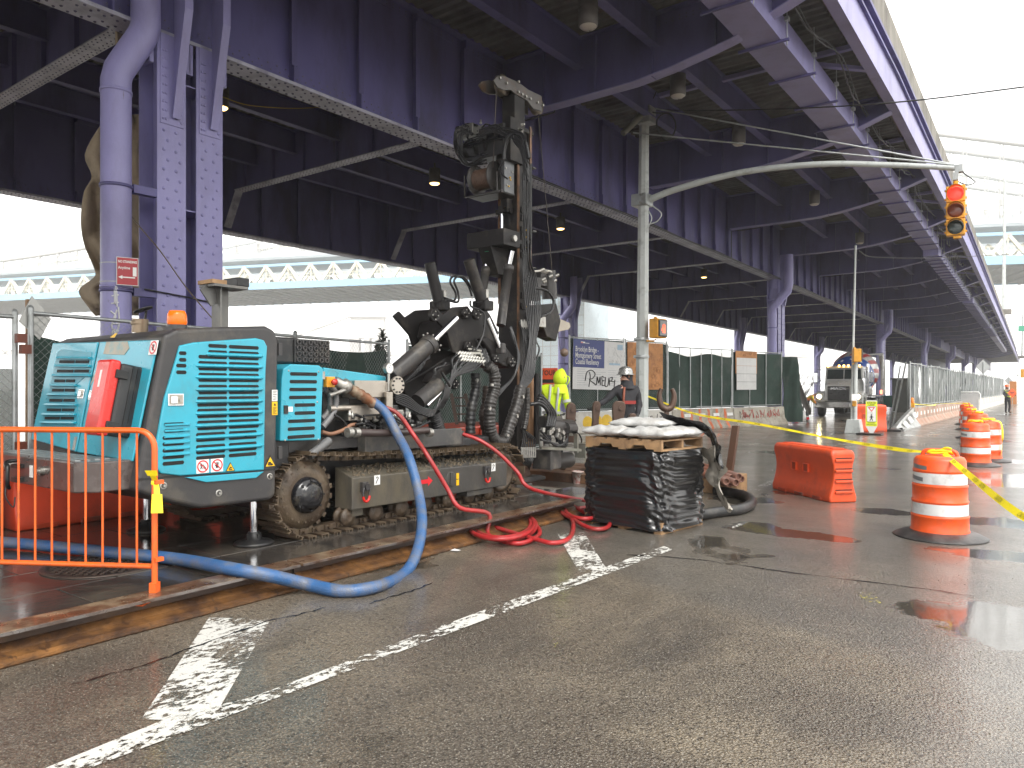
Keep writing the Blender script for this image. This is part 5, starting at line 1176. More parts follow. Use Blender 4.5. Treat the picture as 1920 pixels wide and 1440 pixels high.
for x in (560,600,1040): p = zp(x, 803, XM+.22); b = MB(); b.cyl((p.x,p.y-.03,p.z),(p.x,p.y+.03,p.z),.052,n=14); b.build('pipe_coupling', STEEL, rig)
htube('steel_pipe', [(440,580),(500,560),(540,545)], .022, STEEL, XM+.08); htube('steel_pipe', [(440,660),(560,655)], .035, SS, XM+.02)
p = zp(450,500,XM+.1); b = MB(); b.box((p.x-.06,p.y-.055,p.z-.055),(p.x,p.y+.055,p.z+.055)); o = b.build('stop_box', YEL, rig, bevel=.006); b = MB(); b.lathe((p.x,p.y+.02,p.z),((.02,0),(.02,.02),(.034,.025),(.034,.045),(0,.05)),16,axis=(1,0,0),caps=False); b.build('stop_button', REDP, o)
p = zp(405,460,XM+.1); b = MB(); b.box((p.x-.03,p.y-.02,p.z-.04),(p.x,p.y+.02,p.z+.04)); b.build('hinge', STEEL, rig)
# gauge and flange ring
p = zp(795,418,XM+.0); b = MB(); b.cyl((p.x-.03,p.y,p.z),(p.x+.02,p.y,p.z),.062,n=24); o = b.build('pressure_gauge', STEEL, rig, bevel=.003); b = MB(); disc(b, Matrix.Translation((p.x+.021,p.y,p.z)) @ Matrix.Rotation(math.pi/2,4,'Y'), .052); b.build('gauge_face', WHITE, o); b = MB(); b.bar((p.x+.023,p.y-.01,p.z+.0),(p.x+.023,p.y+.01,p.z+.04),.006,.002); b.build('needle', BLACKP, o)
b = MB(); b.cyl(p-Vector((0,0,.06)), p-Vector((0,0,.26)), .018, n=10); b.build('gauge_stem', STEEL, rig)
p = zp(852,520,XM+.05); b = MB(); b.cyl((p.x-.03,p.y,p.z),(p.x,p.y,p.z),.105,n=26); o = b.build('flange_disc', SS, rig, bevel=.004)
for k in range(10): a = k*.628; b = MB(); b.cyl((p.x,p.y+.082*math.cos(a),p.z+.082*math.sin(a)),(p.x+.012,p.y+.082*math.cos(a),p.z+.082*math.sin(a)),.012,n=6); b.build('bolt', BLK, o)
mbox('flange_column', 782,500,822,668, SS, dep=.1); mbox('sight_column', 784,560,822,660, SS, X=XM+.06, dep=.04)
rnd = random.Random(11)
for k in range(26):
    x, y = rnd.uniform(560,980), rnd.uniform(700,800); p = zp(x, y, XM+rnd.uniform(0,.12)); r_ = rnd.uniform(.015,.035); ax = rnd.choice(((0,1,0),(1,0,0),(0,0,1))); b = MB()
    b.lathe(p, ((r_*.7,0),(r_,.01),(r_,.035),(r_*.7,.04),(r_*.7,.07)), 8, axis=ax); b.build('hose_fitting', STEEL if k%2 else BLK, rig)
for k in range(9):
    x = rnd.uniform(560,900); y = rnd.uniform(700,770); htube('hydraulic_hose', [(x,y),(x+rnd.uniform(10,60),y+rnd.uniform(-30,20)),(x+rnd.uniform(60,120),y+rnd.uniform(-10,60)),(x+rnd.uniform(90,160),y+rnd.uniform(10,60))], rnd.uniform(.009,.016), BLK, XM+rnd.uniform(.02,.14), n=6)
htube('steel_link', [(320,945),(440,850)], .045, mat('grey strut', (.12,.12,.12), rough=.4), -6.12, sub=0)
# ---------------------------------------------------------------- boom, mast and drilling gear (parts of the rig)
DK = mat('dark boom paint', (.011,.0095,.0095), spec=.28, rough=.5, var=.15, vscale=2, dirt=(.06,.05,.04), damt=.3, dscale=3)
DK2 = mat('grey boom cylinder paint', (.045,.042,.041), spec=.35, rough=.38, var=.12, dirt=(.18,.16,.13), damt=.25, dscale=3)
HOSE = mat('glossy black hose', (.012,.012,.013), rough=.3, var=.2)
WRAP = mat('wrapped hose bundle', (.025,.022,.02), rough=.4, var=.3, vscale=8)
def z4(x, y): return (x/3.6+700, y/3.6+480)
def z3(x, y): return (x/3.6+700, y/3.6+130)
def bx(x, y, X=-6.8): return onX(*z4(x, y), X)
def by(x, y, Y): return onY(*z4(x, y), Y)
def part(name, m, f, bevel=0., kind=None, par=None):
    b = MB(); f(b); return b.build(name, m, par or rig, bevel=bevel, kind=kind)
# main boom beam
def boombeam(b):
    A_, B_ = yz([z4(200,900), z4(560,650)], -6.8); 
    top = yz([z4(180,870),z4(330,790),z4(560,640),z4(640,650),z4(640,720),z4(480,790),z4(330,920),z4(260,1010)], -6.85)
    b.prism(top, 'x', -7.35, -6.85)
part('boom', DK, boombeam, .02)
# head plates
hp = [z4(*q) for q in ((392,385),(430,350),(470,395),(540,345),(640,338),(670,385),(740,330),(790,395),(850,520),(790,600),(740,640),(600,660),(540,650),(500,520))]
for X in (-6.72, -7.42): part('boom_head_plate', DK, lambda b: b.prism(yz([(u+ (0 if X > -7 else 0), v) for u, v in hp], -6.72), 'x', X-.045, X), .012)
part('boom_head', DK, lambda b: b.prism([(y*1.0,z) for y, z in yz([z4(*q) for q in ((520,440),(600,400),(760,420),(800,520),(740,600),(560,620),(500,540))], -6.8)], 'x', -7.38, -6.77), .02)
def pin(x, y, X, r=.07, L=.06):
    p = bx(x, y, X)
    o = part('pivot_pin', DK, lambda b: b.lathe(p-Vector((L,0,0)), ((r,0),(r,L*.9),(r*.85,L),(r*.8,L-.01),(r*.45,L-.01),(r*.42,L+.006),(0,L+.006)), 20, axis=(1,0,0), caps=False))
    part('pin_bolt', STEEL, lambda b: [b.cyl(p+Vector((-.004,r*.62*math.cos(a),r*.62*math.sin(a))), p+Vector((.006,r*.62*math.cos(a),r*.62*math.sin(a))), .009, n=6) for a in (0,1.57,3.14,4.71)], par=o, kind='stuff')
for q in ((420,400,-6.68,.085),(630,385,-6.66,.075),(708,392,-6.6,.08),(830,690,-6.58,.06),(560,865,-6.62,.07),(940,715,-6.55,.08),(650,610,-6.66,.08)): pin(*q)
def rcyl(a, c, r, m=DK2, name='hydraulic_cylinder', X0=-6.8, X1=None, cap=True, par=None):
    A_ = bx(*a, X0); B_ = bx(*c, X1 if X1 is not None else X0); d = (B_-A_).normalized(); L = (B_-A_).length
    return part(name, m, lambda b: b.lathe(A_, ((r*.8,-.01),(r,.0),(r,L-.10),(r*1.14,L-.10),(r*1.14,L-.0),(r*.85,L+.01)) if cap else ((r,0),(r,L)), 24, axis=d), .004, par=par)
o = rcyl((120,815),(388,588), .112, X0=-6.62); 
A_ = bx(388,588,-6.62); B_ = bx(560,418,-6.62); part('piston_rod', CHROME, lambda b: b.cyl(A_,B_,.042,n=20), par=o)
part('cylinder_bolt', STEEL, lambda b: [b.cyl(A_-(B_-A_).normalized()*.0+Matrix.Rotation(a,3,(B_-A_).normalized()) @ ((B_-A_).normalized().orthogonal()*.11), A_+(B_-A_).normalized()*.02+Matrix.Rotation(a,3,(B_-A_).normalized()) @ ((B_-A_).normalized().orthogonal()*.11), .013, n=6) for a in [k*.628 for k in range(10)]], par=o, kind='stuff')
o = rcyl((300,985),(440,868), .105, X0=-6.55, cap=False); part('piston_rod', CHROME, lambda b: b.cyl(bx(360,1010,-6.5),bx(470,900,-6.5),.03,n=16), par=o)
rcyl((270,1105),(330,1060), .10, X0=-6.75, cap=False)
# the two raised cylinders with their capped tops
for (t0, t1, X) in (((380,45),(452,352),-7.25),((645,25),(745,350),-6.62)):
    A_ = bx(*t0, X); B_ = bx(*t1, X); d = (B_-A_).normalized(); L = (B_-A_).length
    o = part('hydraulic_cylinder', DK, lambda b: b.lathe(A_, ((.078,0),(.082,.012),(.082,L-.12),(.105,L-.12),(.105,L)), 24, axis=d), .003)
    part('cylinder_collar', DK, lambda b: b.cbox(B_-d*.03, (.24,.2,.14)), .02, par=o)
    part('port_valve', STEEL, lambda b: b.cbox(A_+d*L*.75+Vector((.03,.10,0)), (.05,.06,.20)), .004, par=o)
part('piston_rod', CHROME, lambda b: b.cyl(bx(770,420,-6.6), bx(852,615,-6.55), .036, n=18))
part('hydraulic_hose', HOSE, lambda b: b.tube([bx(*q,-6.9) for q in ((470,280),(545,300),(555,250),(520,180),(535,140),(590,140),(640,200),(665,270))], .016, 8, sub=6))
part('hydraulic_hose', HOSE, lambda b: b.tube([bx(*q,-6.85) for q in ((490,295),(570,310),(570,240),(545,170),(575,135),(620,150),(680,250))], .016, 8, sub=6))
part('hydraulic_hose', HOSE, lambda b: b.tube([bx(*q,-6.5) for q in ((655,300),(660,340),(720,365),(750,400),(750,470),(735,545),(690,640))], .014, 8, sub=6))
# link arms to the mast foot
part('link_arm', DK, lambda b: b.prism(yz([z4(*q) for q in ((725,560),(770,545),(870,610),(910,650),(905,700),(860,730),(800,690),(790,640))], -6.6), 'x', -6.72, -6.6), .02)
part('link_arm', DK, lambda b: b.prism(yz([z4(*q) for q in ((800,540),(900,600),(970,700),(940,760),(880,740),(820,660))], -6.75), 'x', -7.3, -6.78), .02)
part('clevis', DK2, lambda b: b.cbox((bx(860,625,-6.55)+Vector((0,0,0))), (.12,.1,.16)), .02)
# mast
MX0, MX1, MY0, MY1 = -7.30, -6.99, 9.50, 9.86
def zz(v, d=11.9): return HC+(HOR-v)/FP*d
mast = part('mast', DK, lambda b: (b.box((MX0,MY0+.04,.32),(MX1,MY1-.04,zz(238))), b.box((MX0-.03,MY0,.32),(MX1+.03,MY0+.045,zz(240))), b.box((MX0-.03,MY1-.045,.32),(MX1+.03,MY1,zz(240)))), .006)
RAIL = mat('worn rusty rail', (.15,.075,.035), rough=.35, metal=.5, var=.4, vscale=5, dirt=(.03,.02,.015), damt=.5, dscale=6)
for x_ in (MX1+.032,): part('guide_rail', RAIL, lambda b: b.box((x_,MY0-.006,1.2),(x_+.012,MY0+.05,zz(300))), par=mast)
part('guide_rail', RAIL, lambda b: b.box((MX1+.031,MY1-.03,3.3),(MX1+.05,MY1+.02,zz(232))), par=mast)
part('guide_rail', RAIL, lambda b: b.box((MX0-.03,MY0-.012,3.0),(MX0+.02,MY0-.001,zz(300))), par=mast)
for k, v in enumerate((432,445,465,480,555,575,690,712,806,830,396,410)):
    z = zz(v, 12); part('bolt_plate', DK, lambda b: b.box((MX1+.002,MY1-.22,z-.05),(MX1+.02,MY1-.06,z+.05)), .003, par=mast)
    part('yellow_bolt', STICK, lambda b: b.cyl((MX1+.02,MY1-.1,z),(MX1+.032,MY1-.1,z),.014,n=6), par=mast)
part('mast_foot', CHAR, lambda b: (b.prism([(9.35,.15),(10.15,.15),(10.15,.2),(9.95,.24),(9.55,.24),(9.35,.2)],'x',-7.4,-6.85), b.box((-7.22,9.55,.2),(-7.05,9.85,.40))), .01)
part('mast_foot_plate', RUST, lambda b: b.prism([(9.2,.15),(9.9,.15),(9.6,.52),(9.35,.52)],'x',-6.96,-6.9))
# neck and crown block
ny0, ny1 = 9.50, 9.84
part('mast_neck', DK, lambda b: (b.box((-7.27,9.52,zz(240)),(-7.02,9.80,zz(160,12))), b.box((-7.35,9.42,zz(246)),(-6.95,9.95,zz(238)))), .006)
CRN = mat('grey crown steel', (.09,.083,.078), rough=.42, metal=.3, var=.15, dirt=(.16,.09,.05), damt=.35, dscale=4)
def crown(b):
    for X in (-7.28, -7.00):
        q = yz([z3(*p) for p in ((812,75),(830,50),(880,42),(980,85),(1045,135),(1138,180),(1140,285),(1080,265),(1040,210),(960,165),(930,140),(880,140),(840,120))], -7.0); b.prism(q, 'x', X-.03, X)
    b.box((-7.28,9.35,6.36),(-7.03,10.25,6.42))
cr = part('crown_block', CRN, crown, .006)
for (x, y) in ((868,110),(1098,240)):
    p = onX(*z3(x, y), -7.14); part('sheave', mat('worn sheave', (.22,.19,.15), rough=.35, metal=.6), lambda b: b.lathe(p-Vector((.04,0,0)), ((.06,0),(.165,.0),(.14,.025),(.14,.055),(.165,.08),(.06,.08)), 26, axis=(1,0,0)), par=cr)
for k, (x, y) in enumerate(((850,60),(975,85),(895,95),(975,155),(1000,170),(1025,185),(1055,200),(1140,245),(1105,225))):
    p = onX(*z3(x, y), -7.0); part('crown_bolt', STEEL, lambda b: b.cyl(p-Vector((.0,0,0)), p+Vector((.03,0,0)), .02, n=8), par=cr)
ROPE = mat('dark wire rope', (.06,.045,.035), rough=.5)
p0, p1 = onX(*z3(832,130),-7.14), onX(*z3(808,660),-7.2); part('wire_rope', ROPE, lambda b: b.cyl(p0, p1, .008, n=6))
p0, p1, p2 = onX(*z3(1112,290),-7.14), onX(*z3(1205,1340),-7.1), onX(*z4(1262,640),-7.1); part('wire_rope', ROPE, lambda b: (b.cyl(p0, p1, .006, n=6), b.cyl(p1,p2,.006,n=6)))
part('hook_ball', mat('rusty ball', (.16,.11,.08), rough=.5, var=.3), lambda b: b.sphere(onX(1058,661,-7.1), .075, 16, 10))
# rotary head
hd = part('rotary_head', mat('black gearbox', (.018,.018,.018), rough=.35, var=.2, dirt=(.06,.05,.04)), lambda b: (b.cyl((-8.0,9.35,zz(287,12.3)),(-7.35,9.35,zz(275,12)),.125,n=24), b.cyl((-7.72,9.35,zz(283,12)),(-7.60,9.35,zz(281,12)),.16,n=24), b.box((-7.5,9.2,zz(300)),(-7.0,9.5,zz(243)))), .015)
part('head_flange', DK, lambda b: (b.cyl((-7.38,9.35,zz(276,12)),(-7.33,9.35,zz(276,12)),.2,n=24), b.box((-7.02,9.25,zz(312)),(-6.9,9.62,zz(232)))), .006, par=hd)
part('valve_block', mat('grey valve casting', (.16,.155,.14), rough=.4, metal=.5, var=.2), lambda b: b.box((-7.95,9.2,zz(262,12.2)),(-7.62,9.5,zz(240,12.2))), .01, par=hd)
rnd = random.Random(21)
for k in range(22):
    x = rnd.uniform(640,1000); y = rnd.uniform(370,450); p = onY(*z3(x,y), 9.3+rnd.uniform(-.1,.1)); r_ = rnd.uniform(.015,.03)
    part('hose_fitting', STEEL if k%3 else BLK, lambda b: b.lathe(p, ((r_*.6,0),(r_,.01),(r_,.03),(r_*.6,.035),(r_*.6,.07)), 8, axis=rnd.choice(((0,0,1),(1,0,0),(0,-1,0)))))
def hz(pts, r, Y=9.25, jit=0, name='hydraulic_hose', m=HOSE, n=8, sub=6): part(name, m, lambda b: b.tube([onY(*z3(*q[:2]), Y+(q[2] if len(q)>2 else 0)+rnd.uniform(-jit,jit)) for q in pts], r, n, sub=sub))
hz([(700,380),(640,370),(570,410),(548,480),(560,560),(600,620),(650,645),(720,630)], .02); hz([(690,480),(640,480),(600,520),(598,590),(620,630),(680,640),(740,600)], .018)
hz([(720,460),(760,440),(840,425),(900,440),(940,430),(990,470),(1020,540),(1040,640),(1045,760)], .024); hz([(640,470),(620,440),(590,430),(560,430)], .016)
hz([(730,400),(760,370),(800,390),(790,430),(740,450)], .014); hz([(780,470),(860,450),(930,450),(960,500),(1010,560),(1035,640),(1040,740)], .02,9.15); hz([(880,610),(885,540),(905,470),(950,430),(1000,440),(1030,500),(1050,600)], .03,9.1)
hz([(890,600),(870,640),(850,670),(870,710),(905,740)], .014,9.15); hz([(700,650),(700,690),(720,720),(760,730),(775,700)], .012)
for k in range(6): y = 400+k*14; hz([(640,y+60),(700,y+40),(780,y+10),(860,y),(920,y-5)], .011, 9.3-.03*k)
for k in range(10): hz([(rnd.uniform(600,680),rnd.uniform(400,480)),(rnd.uniform(560,640),rnd.uniform(380,440)),(rnd.uniform(545,600),rnd.uniform(460,560)),(rnd.uniform(600,660),rnd.uniform(600,650)),(rnd.uniform(700,780),rnd.uniform(560,640))], rnd.uniform(.010,.018), 9.2)
for k in range(8): hz([(rnd.uniform(700,760),rnd.uniform(400,470)),(rnd.uniform(780,840),rnd.uniform(360,430)),(rnd.uniform(880,930),rnd.uniform(400,450)),(rnd.uniform(960,1010),rnd.uniform(440,520)),(rnd.uniform(1020,1050),rnd.uniform(600,760))], rnd.uniform(.012,.02), 9.1)
# winch
wz = zz(335); wn = part('winch_drum', mat('rust brown rope layers', (.10,.055,.035), rough=.55, var=.3, vscale=20), lambda b: [b.lathe((-7.62+k*.036,9.32,wz), ((.15,0),(.168,.012),(.168,.024),(.15,.036)), 26, axis=(1,0,0), caps=False) for k in range(10)])
for X in (-7.64,-7.25): part('winch_flange', DK2, lambda b: b.lathe((X,9.32,wz), ((.0,0),(.24,0),(.245,.01),(.24,.025),(0,.025)), 30, axis=(1,0,0), caps=False), par=wn)
part('winch_side_plate', mat('grey winch plate', (.13,.135,.14), rough=.4, metal=.4, dirt=(.3,.28,.25), damt=.2, dscale=9), lambda b: b.prism([(9.2,wz-.3),(9.46,wz-.3),(9.46,wz+.2),(9.36,wz+.30),(9.2,wz+.2)],'x',-7.05,-6.98), .01, par=wn)
part('winch_frame', DK2, lambda b: (b.bar((-7.7,9.1,wz-.3),(-7.0,9.1,wz-.3),.03,.02), b.bar((-7.7,9.1,wz-.3),(-7.7,9.1,wz+.05),.02,.02), b.bar((-7.05,9.1,wz-.3),(-7.05,9.1,wz+.0),.02,.02), b.box((-7.65,9.15,wz-.31),(-7.0,9.5,wz-.27)), b.box((-7.3,9.4,wz-.3),(-7.05,9.52,wz+.3))), par=wn)
for k in range(7): y_ = 9.22+rnd.uniform(0,.2); z_ = wz+rnd.uniform(-.25,.2); part('bolt', STICK if k%3 == 0 else STEEL, lambda b: b.cyl((-6.98,y_,z_),(-6.965,y_,z_),.013,n=6), par=wn)
# crosshead and feed cylinders
cz0, cz1 = zz(470), zz(440)
part('crosshead', DK, lambda b: b.box((-7.62,9.05,cz0),(-6.88,9.48,cz1)), .012)
part('crosshead_bracket', DK, lambda b: b.prism([(9.2,cz0-.42),(9.48,cz0-.42),(9.48,cz0),(9.0,cz0)],'x',-7.35,-7.1), .008)
part('pivot_nut', STEEL, lambda b: b.cyl((-6.88,9.3,(cz0+cz1)/2),(-6.84,9.3,(cz0+cz1)/2),.05,n=8))
part('green_tag', mat('green tag', (.0,.25,.12)), lambda b: b.box((-7.24,9.035,cz0-.08),(-7.16,9.047,cz0-.04)))
for (a, m_, c, rr_, Y_) in (((938,1225),(915,1330),(860,1730),.07,9.1),((775,1245),(760,1345),(720,1640),.065,9.15)):
    A_ = onY(*z3(*a), Y_); M_ = onY(*z3(*m_), Y_); C_ = onY(*z3(*c), Y_-.35)
    o = part('hydraulic_cylinder', DK2, lambda b: b.lathe(M_, ((rr_*.8,-.01),(rr_*1.12,0),(rr_*1.12,.09),(rr_,.09),(rr_,(C_-M_).length)), 22, axis=(C_-M_)), par=None); part('piston_rod', CHROME, lambda b: b.cyl(A_, M_, rr_*.5, n=18), par=o)
part('piston_rod', CHROME, lambda b: b.cyl((-7.2,9.42,zz(400)),(-7.2,9.42,zz(440)), .03, n=16)); part('rod_clevis', DK, lambda b: (b.cbox((-7.2,9.43,zz(395)),(.1,.1,.12)), b.cyl((-7.3,9.42,zz(398)),(-7.02,9.42,zz(398)),.04,n=14), b.cbox((-7.05,9.42,zz(390)),(.03,.14,.22))), .006)
# hose runs down the street side of the mast
for k in range(9):
    x = 1010+k*7; hzp = [(x,700-k*8,0),(x+4+rnd.uniform(-6,6),900,0),(x+rnd.uniform(-8,8),1100,0),(x+rnd.uniform(-4,4),1300,0)]
    part('hydraulic_hose', HOSE, lambda b: b.tube([onX(*z3(q[0],q[1]), -6.9+.012*k) for q in hzp]+[onX(*z4(x+2+4*k,150),-6.85), onX(*z4(x+22+5*k,380),-6.8), onX(*z4(1052+k*6+rnd.uniform(-8,8),560),-6.72), onX(*z4(1010+k*9,800),-6.6), onX(*z4(985+k*4,900),-6.55)], .013, 6, sub=5))
for z in (zz(310),zz(430),zz(500),zz(590)): part('hose_clamp', DK2, lambda b: b.box((-6.98,9.86,z),(-6.90,9.96,z+.02)))
for k in range(12):
    x0 = 990+k*8; part('hydraulic_hose', HOSE, lambda b: b.tube([onX(*z4(x0-10+rnd.uniform(-5,5),440),-6.9), onX(*z4(x0+20,520+k*4),-6.85), onX(*z4(x0+30+rnd.uniform(-15,25),640),-6.75), onX(*z4(1010+k*5,780),-6.62), onX(*z4(980+k*4,900),-6.55)], .010, 6, sub=5))
part('hose_manifold', STEEL, lambda b: b.box((-6.95,9.88,zz(610)),(-6.88,10.2,zz(590))), .004)
for k in range(10): p = onX(*z4(1000+k*9,430+12*(k%2)),-6.88); part('hose_fitting', STEEL, lambda b: b.cyl(p, p-Vector((0,0,.12)), .016, n=8))
def wrapb(name, pts, r, m=WRAP, sub=16, per=.07):
    P = spline(pts, sub); part(name, m, lambda b: b.tube(P, r, 12, rf=lambda q, i: r*(1+.09*math.sin(i*1.9)+.05*math.sin(i*.7))))
wrapb('hose_bundle', [bx(*q) for q in ((770,740,-6.5),(815,790,-6.45),(815,900,-6.45),(790,1000,-6.45),(785,1120,-6.45),(800,1210,-6.45),(840,1255,-6.45),(890,1230,-6.5),(930,1120,-6.5),(970,1000,-6.5),(995,890,-6.55))], .085)
wrapb('hose_bundle', [bx(*q) for q in ((1035,890,-6.6),(1040,1000,-6.6),(1030,1100,-6.6),(1015,1170,-6.6))], .045)
wrapb('hose_bundle', [bx(*q) for q in ((690,790,-6.7),(690,900,-6.7),(660,1050,-6.7),(655,1200,-6.7))], .07, m=BLK)
wrapb('hose_bundle', [bx(*q) for q in ((400,1060,-6.7),(420,1120,-6.7),(440,1190,-6.7))], .10, m=BLK)
wrapb('hose_bundle', [bx(*q) for q in ((770,880,-6.8),(760,1000,-6.8),(745,1080,-6.8),(770,1230,-6.9))], .07, m=mat('brown hose bundle', (.05,.035,.028), rough=.5))
for k in range(6): part('bundle_tie', STEEL, lambda b: b.cbox([bx(800,870,-6.38),bx(785,1030,-6.38),bx(1010,950,-6.42),bx(905,1210,-6.4),bx(700,840,-6.6),bx(970,1080,-6.42)][k], (.03,.05,.035), Matrix.Rotation(k,3,'X')))
for k in range(8): part('hydraulic_hose', HOSE, lambda b: b.tube([bx(1015+rnd.uniform(-8,8),1170,-6.6), bx(1010+k*11,1230,-6.6), bx(1000+k*13,1290,-6.6)]+([bx(995+k*13,1340,-6.6),bx(1010+k*8,1400,-6.6),bx(1060,1420,-6.7)]), .011, 6, sub=5)); 
for k in range(8):
    p = bx(1000+k*13,1290,-6.6); part('hose_fitting', STEEL, lambda b: b.cyl(p, p-Vector((0,0,.16)), .018, n=8))
# manifold with rows of pale fittings and the fan of hoses
mf = part('hose_bracket', mat('zinc bracket', (.38,.37,.33), rough=.4, metal=.6), lambda b: (b.bar(bx(560,655,-6.6),bx(720,655,-6.5),.02,.03), b.bar(bx(720,655,-6.5),bx(745,740,-6.5),.02,.02), b.bar(bx(640,625,-6.62),bx(730,640,-6.5),.02,.02)))
for j in range(3):
    for i in range(9):
        x = 590+i*18+j*10; y = 645+j*22+i*2; p = bx(x, y, -6.55+j*.02); dr = Vector((.02,-.10,-.045))
        part('hose_fitting', mat('pale zinc fitting', (.55,.54,.5), rough=.3, metal=.6), lambda b: b.lathe(p, ((.012,0),(.019,.01),(.019,.05),(.013,.055),(.013,.10)), 8, axis=dr), par=mf)
        q = [p+dr, bx(x-60-j*5,y+60,-6.5), bx(540+i*3-j*8,800+j*8,-6.48), bx(490+i*4,870+j*6,-6.46), bx(470+i*4,960,-6.46), bx(430+i*4-j*5,1030,-6.5)]
        if (i+j)%2 == 0 or i > 5: part('hydraulic_hose', HOSE, lambda b: b.tube(q, .0135, 6, sub=5))
        if i > 3: part('hydraulic_hose', HOSE, lambda b: b.tube([p-dr*.2, p-dr+Vector((0,.0,.02)), bx(760+j*10,700+i*6,-6.5), bx(800+i*3,780,-6.48), bx(805+i*2,860,-6.46)], .0135, 6, sub=5))
for k in range(6): part('hydraulic_hose', HOSE, lambda b: b.tube([bx(150,925+k*12,-6.45), bx(230,950+k*14,-6.42), bx(320,1020+k*9,-6.4), bx(400,1040+k*7,-6.42), bx(450,1000-k*8,-6.45)], .015, 7, sub=6))
for k in range(5): part('hydraulic_hose', HOSE, lambda b: b.tube([bx(200+k*18,860-k*12,-6.68), bx(270+k*15,790-k*10,-6.66), bx(330+k*8,720-k*8,-6.66), bx(380,690-k*6,-6.68)], .010, 6, sub=5))
for k in range(3): part('hydraulic_hose', HOSE, lambda b: b.tube([bx(930-k*5,480,-6.7), bx(955,560+k*15,-6.62), bx(975+k*5,680,-6.58), bx(950,810,-6.56), bx(880-k*10,900,-6.55), bx(845,940,-6.5)], .016, 7, sub=6))
part('spring_guard', BLK, lambda b: b.tube([bx(690+120*t+4*math.sin(t*90), 1000*0+560-250*t*0+ (t*180), -6.6) for t in [i/60 for i in range(61)]], .01, 5))
part('grab_bar', BLK, lambda b: (b.tube([bx(460,785,-6.4),bx(520,880,-6.4)],.018,8), b.tube([bx(415,800,-6.45),bx(420,760,-6.45),bx(470,740,-6.45),bx(490,720,-6.45)],.016,8,sub=5)))
part('tube_housing', DK, lambda b: b.prism(yz([z4(*q) for q in ((380,850),(420,780),(480,740),(520,720),(560,730),(540,780),(470,820),(440,880))], -6.6), 'x', -6.75, -6.6), .015)
# feed gearbox, beige arm and motors on the far side of the mast
part('feed_gearbox', DK, lambda b: b.prism([( onX(*z4(x,y),-7.0).y, onX(*z4(x,y),-7.0).z) for x, y in ((1090,330),(1230,320),(1260,440),(1230,575),(1165,545),(1150,500),(1090,420))], 'x', -7.2, -6.98), .015)
part('beige_arm', mat('beige steel arm', (.36,.32,.26), rough=.5), lambda b: b.prism([( onX(*z4(x,y),-7.0).y, onX(*z4(x,y),-7.0).z) for x, y in ((1245,430),(1275,420),(1345,450),(1352,475),(1340,495),(1270,510),(1245,500))], 'x', -7.1, -7.06), .006)
part('feed_motor', DK2, lambda b: (b.cyl(onX(*z4(1180,100),-7.0),onX(*z4(1190,290),-7.0),.13,n=20), b.box((-7.2,10.15,zz(540,12.6)),(-6.95,10.6,zz(510,12.6))), b.cyl(onX(*z4(1090,150),-7.0),onX(*z4(1090,300),-7.0),.1,n=16)), .008)
for k in range(9): p = onX(*z4(1080+rnd.uniform(0,170),90+rnd.uniform(0,110)),-6.9); part('hose_fitting', STEEL, lambda b: b.cyl(p, p+Vector((rnd.uniform(.03,.06),.04,.03)), .028, n=8))
part('hydraulic_hose', HOSE, lambda b: b.tube([bx(1085,215,-6.85),bx(1170,235,-6.8),(bx(1215,300,-6.8)),bx(1200,370,-6.8),bx(1130,410,-6.8)], .022, 8, sub=6))
part('white_pipe', mat('off white pipe', (.5,.48,.44), rough=.4), lambda b: b.tube([onX(*z4(1070,105),-6.9),onX(*z4(1180,100),-6.9),onX(*z4(1225,130),-6.9)], .018, 8, sub=5))
# drill string guide and breakout gear at the foot
part('support_post', DK, lambda b: b.cyl(onX(1006,700,-6.75), onX(1006,832,-6.75), .045, n=14)); part('drill_pipe', mat('old bronze casing', (.22,.12,.06), rough=.4, metal=.4, var=.25), lambda b: b.cyl(onX(992,708,-7.0), onX(992,850,-7.0), .10, n=18))
part('grey_cylinder', STEEL, lambda b: b.cyl(bx(1130,1170,-6.7), bx(1130,1290,-6.7), .03, n=10))
part('breakout_table', mat('grey frame steel', (.20,.20,.17), rough=.4, metal=.4, dirt=(.1,.08,.06)), lambda b: (b.bar(bx(1130,1295,-6.5),bx(1400,1310,-6.2),.05,.04), b.bar(bx(1370,1200,-6.3),bx(1370,1330,-6.3),.05,.06), b.bar(bx(1130,1295,-6.5),bx(1440,1270,-7.0),.05,.04), b.box(tuple(bx(1360,1360,-6.4)),tuple(bx(1440,1330,-6.2)+Vector((0,.1,.15)))), b.bar(bx(1330,1205,-6.5),bx(1440,1200,-6.8),.05,.04)))
part('hydraulic_motor', DK2, lambda b: (b.cbox(bx(1170,1370,-6.6),(.35,.3,.30)), b.cyl(bx(1215,1385,-6.6),bx(1320,1375,-6.6),.13,n=20)), .012)
part('breakout_clamp', DK2, lambda b: (b.cyl(bx(1150,1150,-6.7),bx(1330,1160,-6.7),.14,n=18), b.cbox(bx(1180,1120,-6.8),(.3,.4,.2)), b.cyl(bx(1290,1165,-6.6),bx(1345,1165,-6.6),.11,n=18)), .012)
part('casing_mouth', mat('black casing', (.02,.018,.017), rough=.4), lambda b: b.lathe(bx(1340,1250,-6.5), ((.15,0),(.15,.2),(.17,.2),(.17,0)), 24, axis=(-.5,.8,0), caps=False))
for k in range(12): p = bx(rnd.uniform(1140,1300),rnd.uniform(1140,1300),-6.5); part('hose_fitting', STEEL, lambda b: b.cbox(p,(.05,.06,.07),Matrix.Rotation(k,3,'X')), .004)
for k in range(4): part('hydraulic_hose', HOSE, lambda b: b.tube([bx(1060+20*k,1000,-6.6),bx(1130,1000-20*k,-6.5),bx(1180+15*k,1060,-6.5),bx(1170+15*k,1150,-6.5)], .028, 8, sub=6))
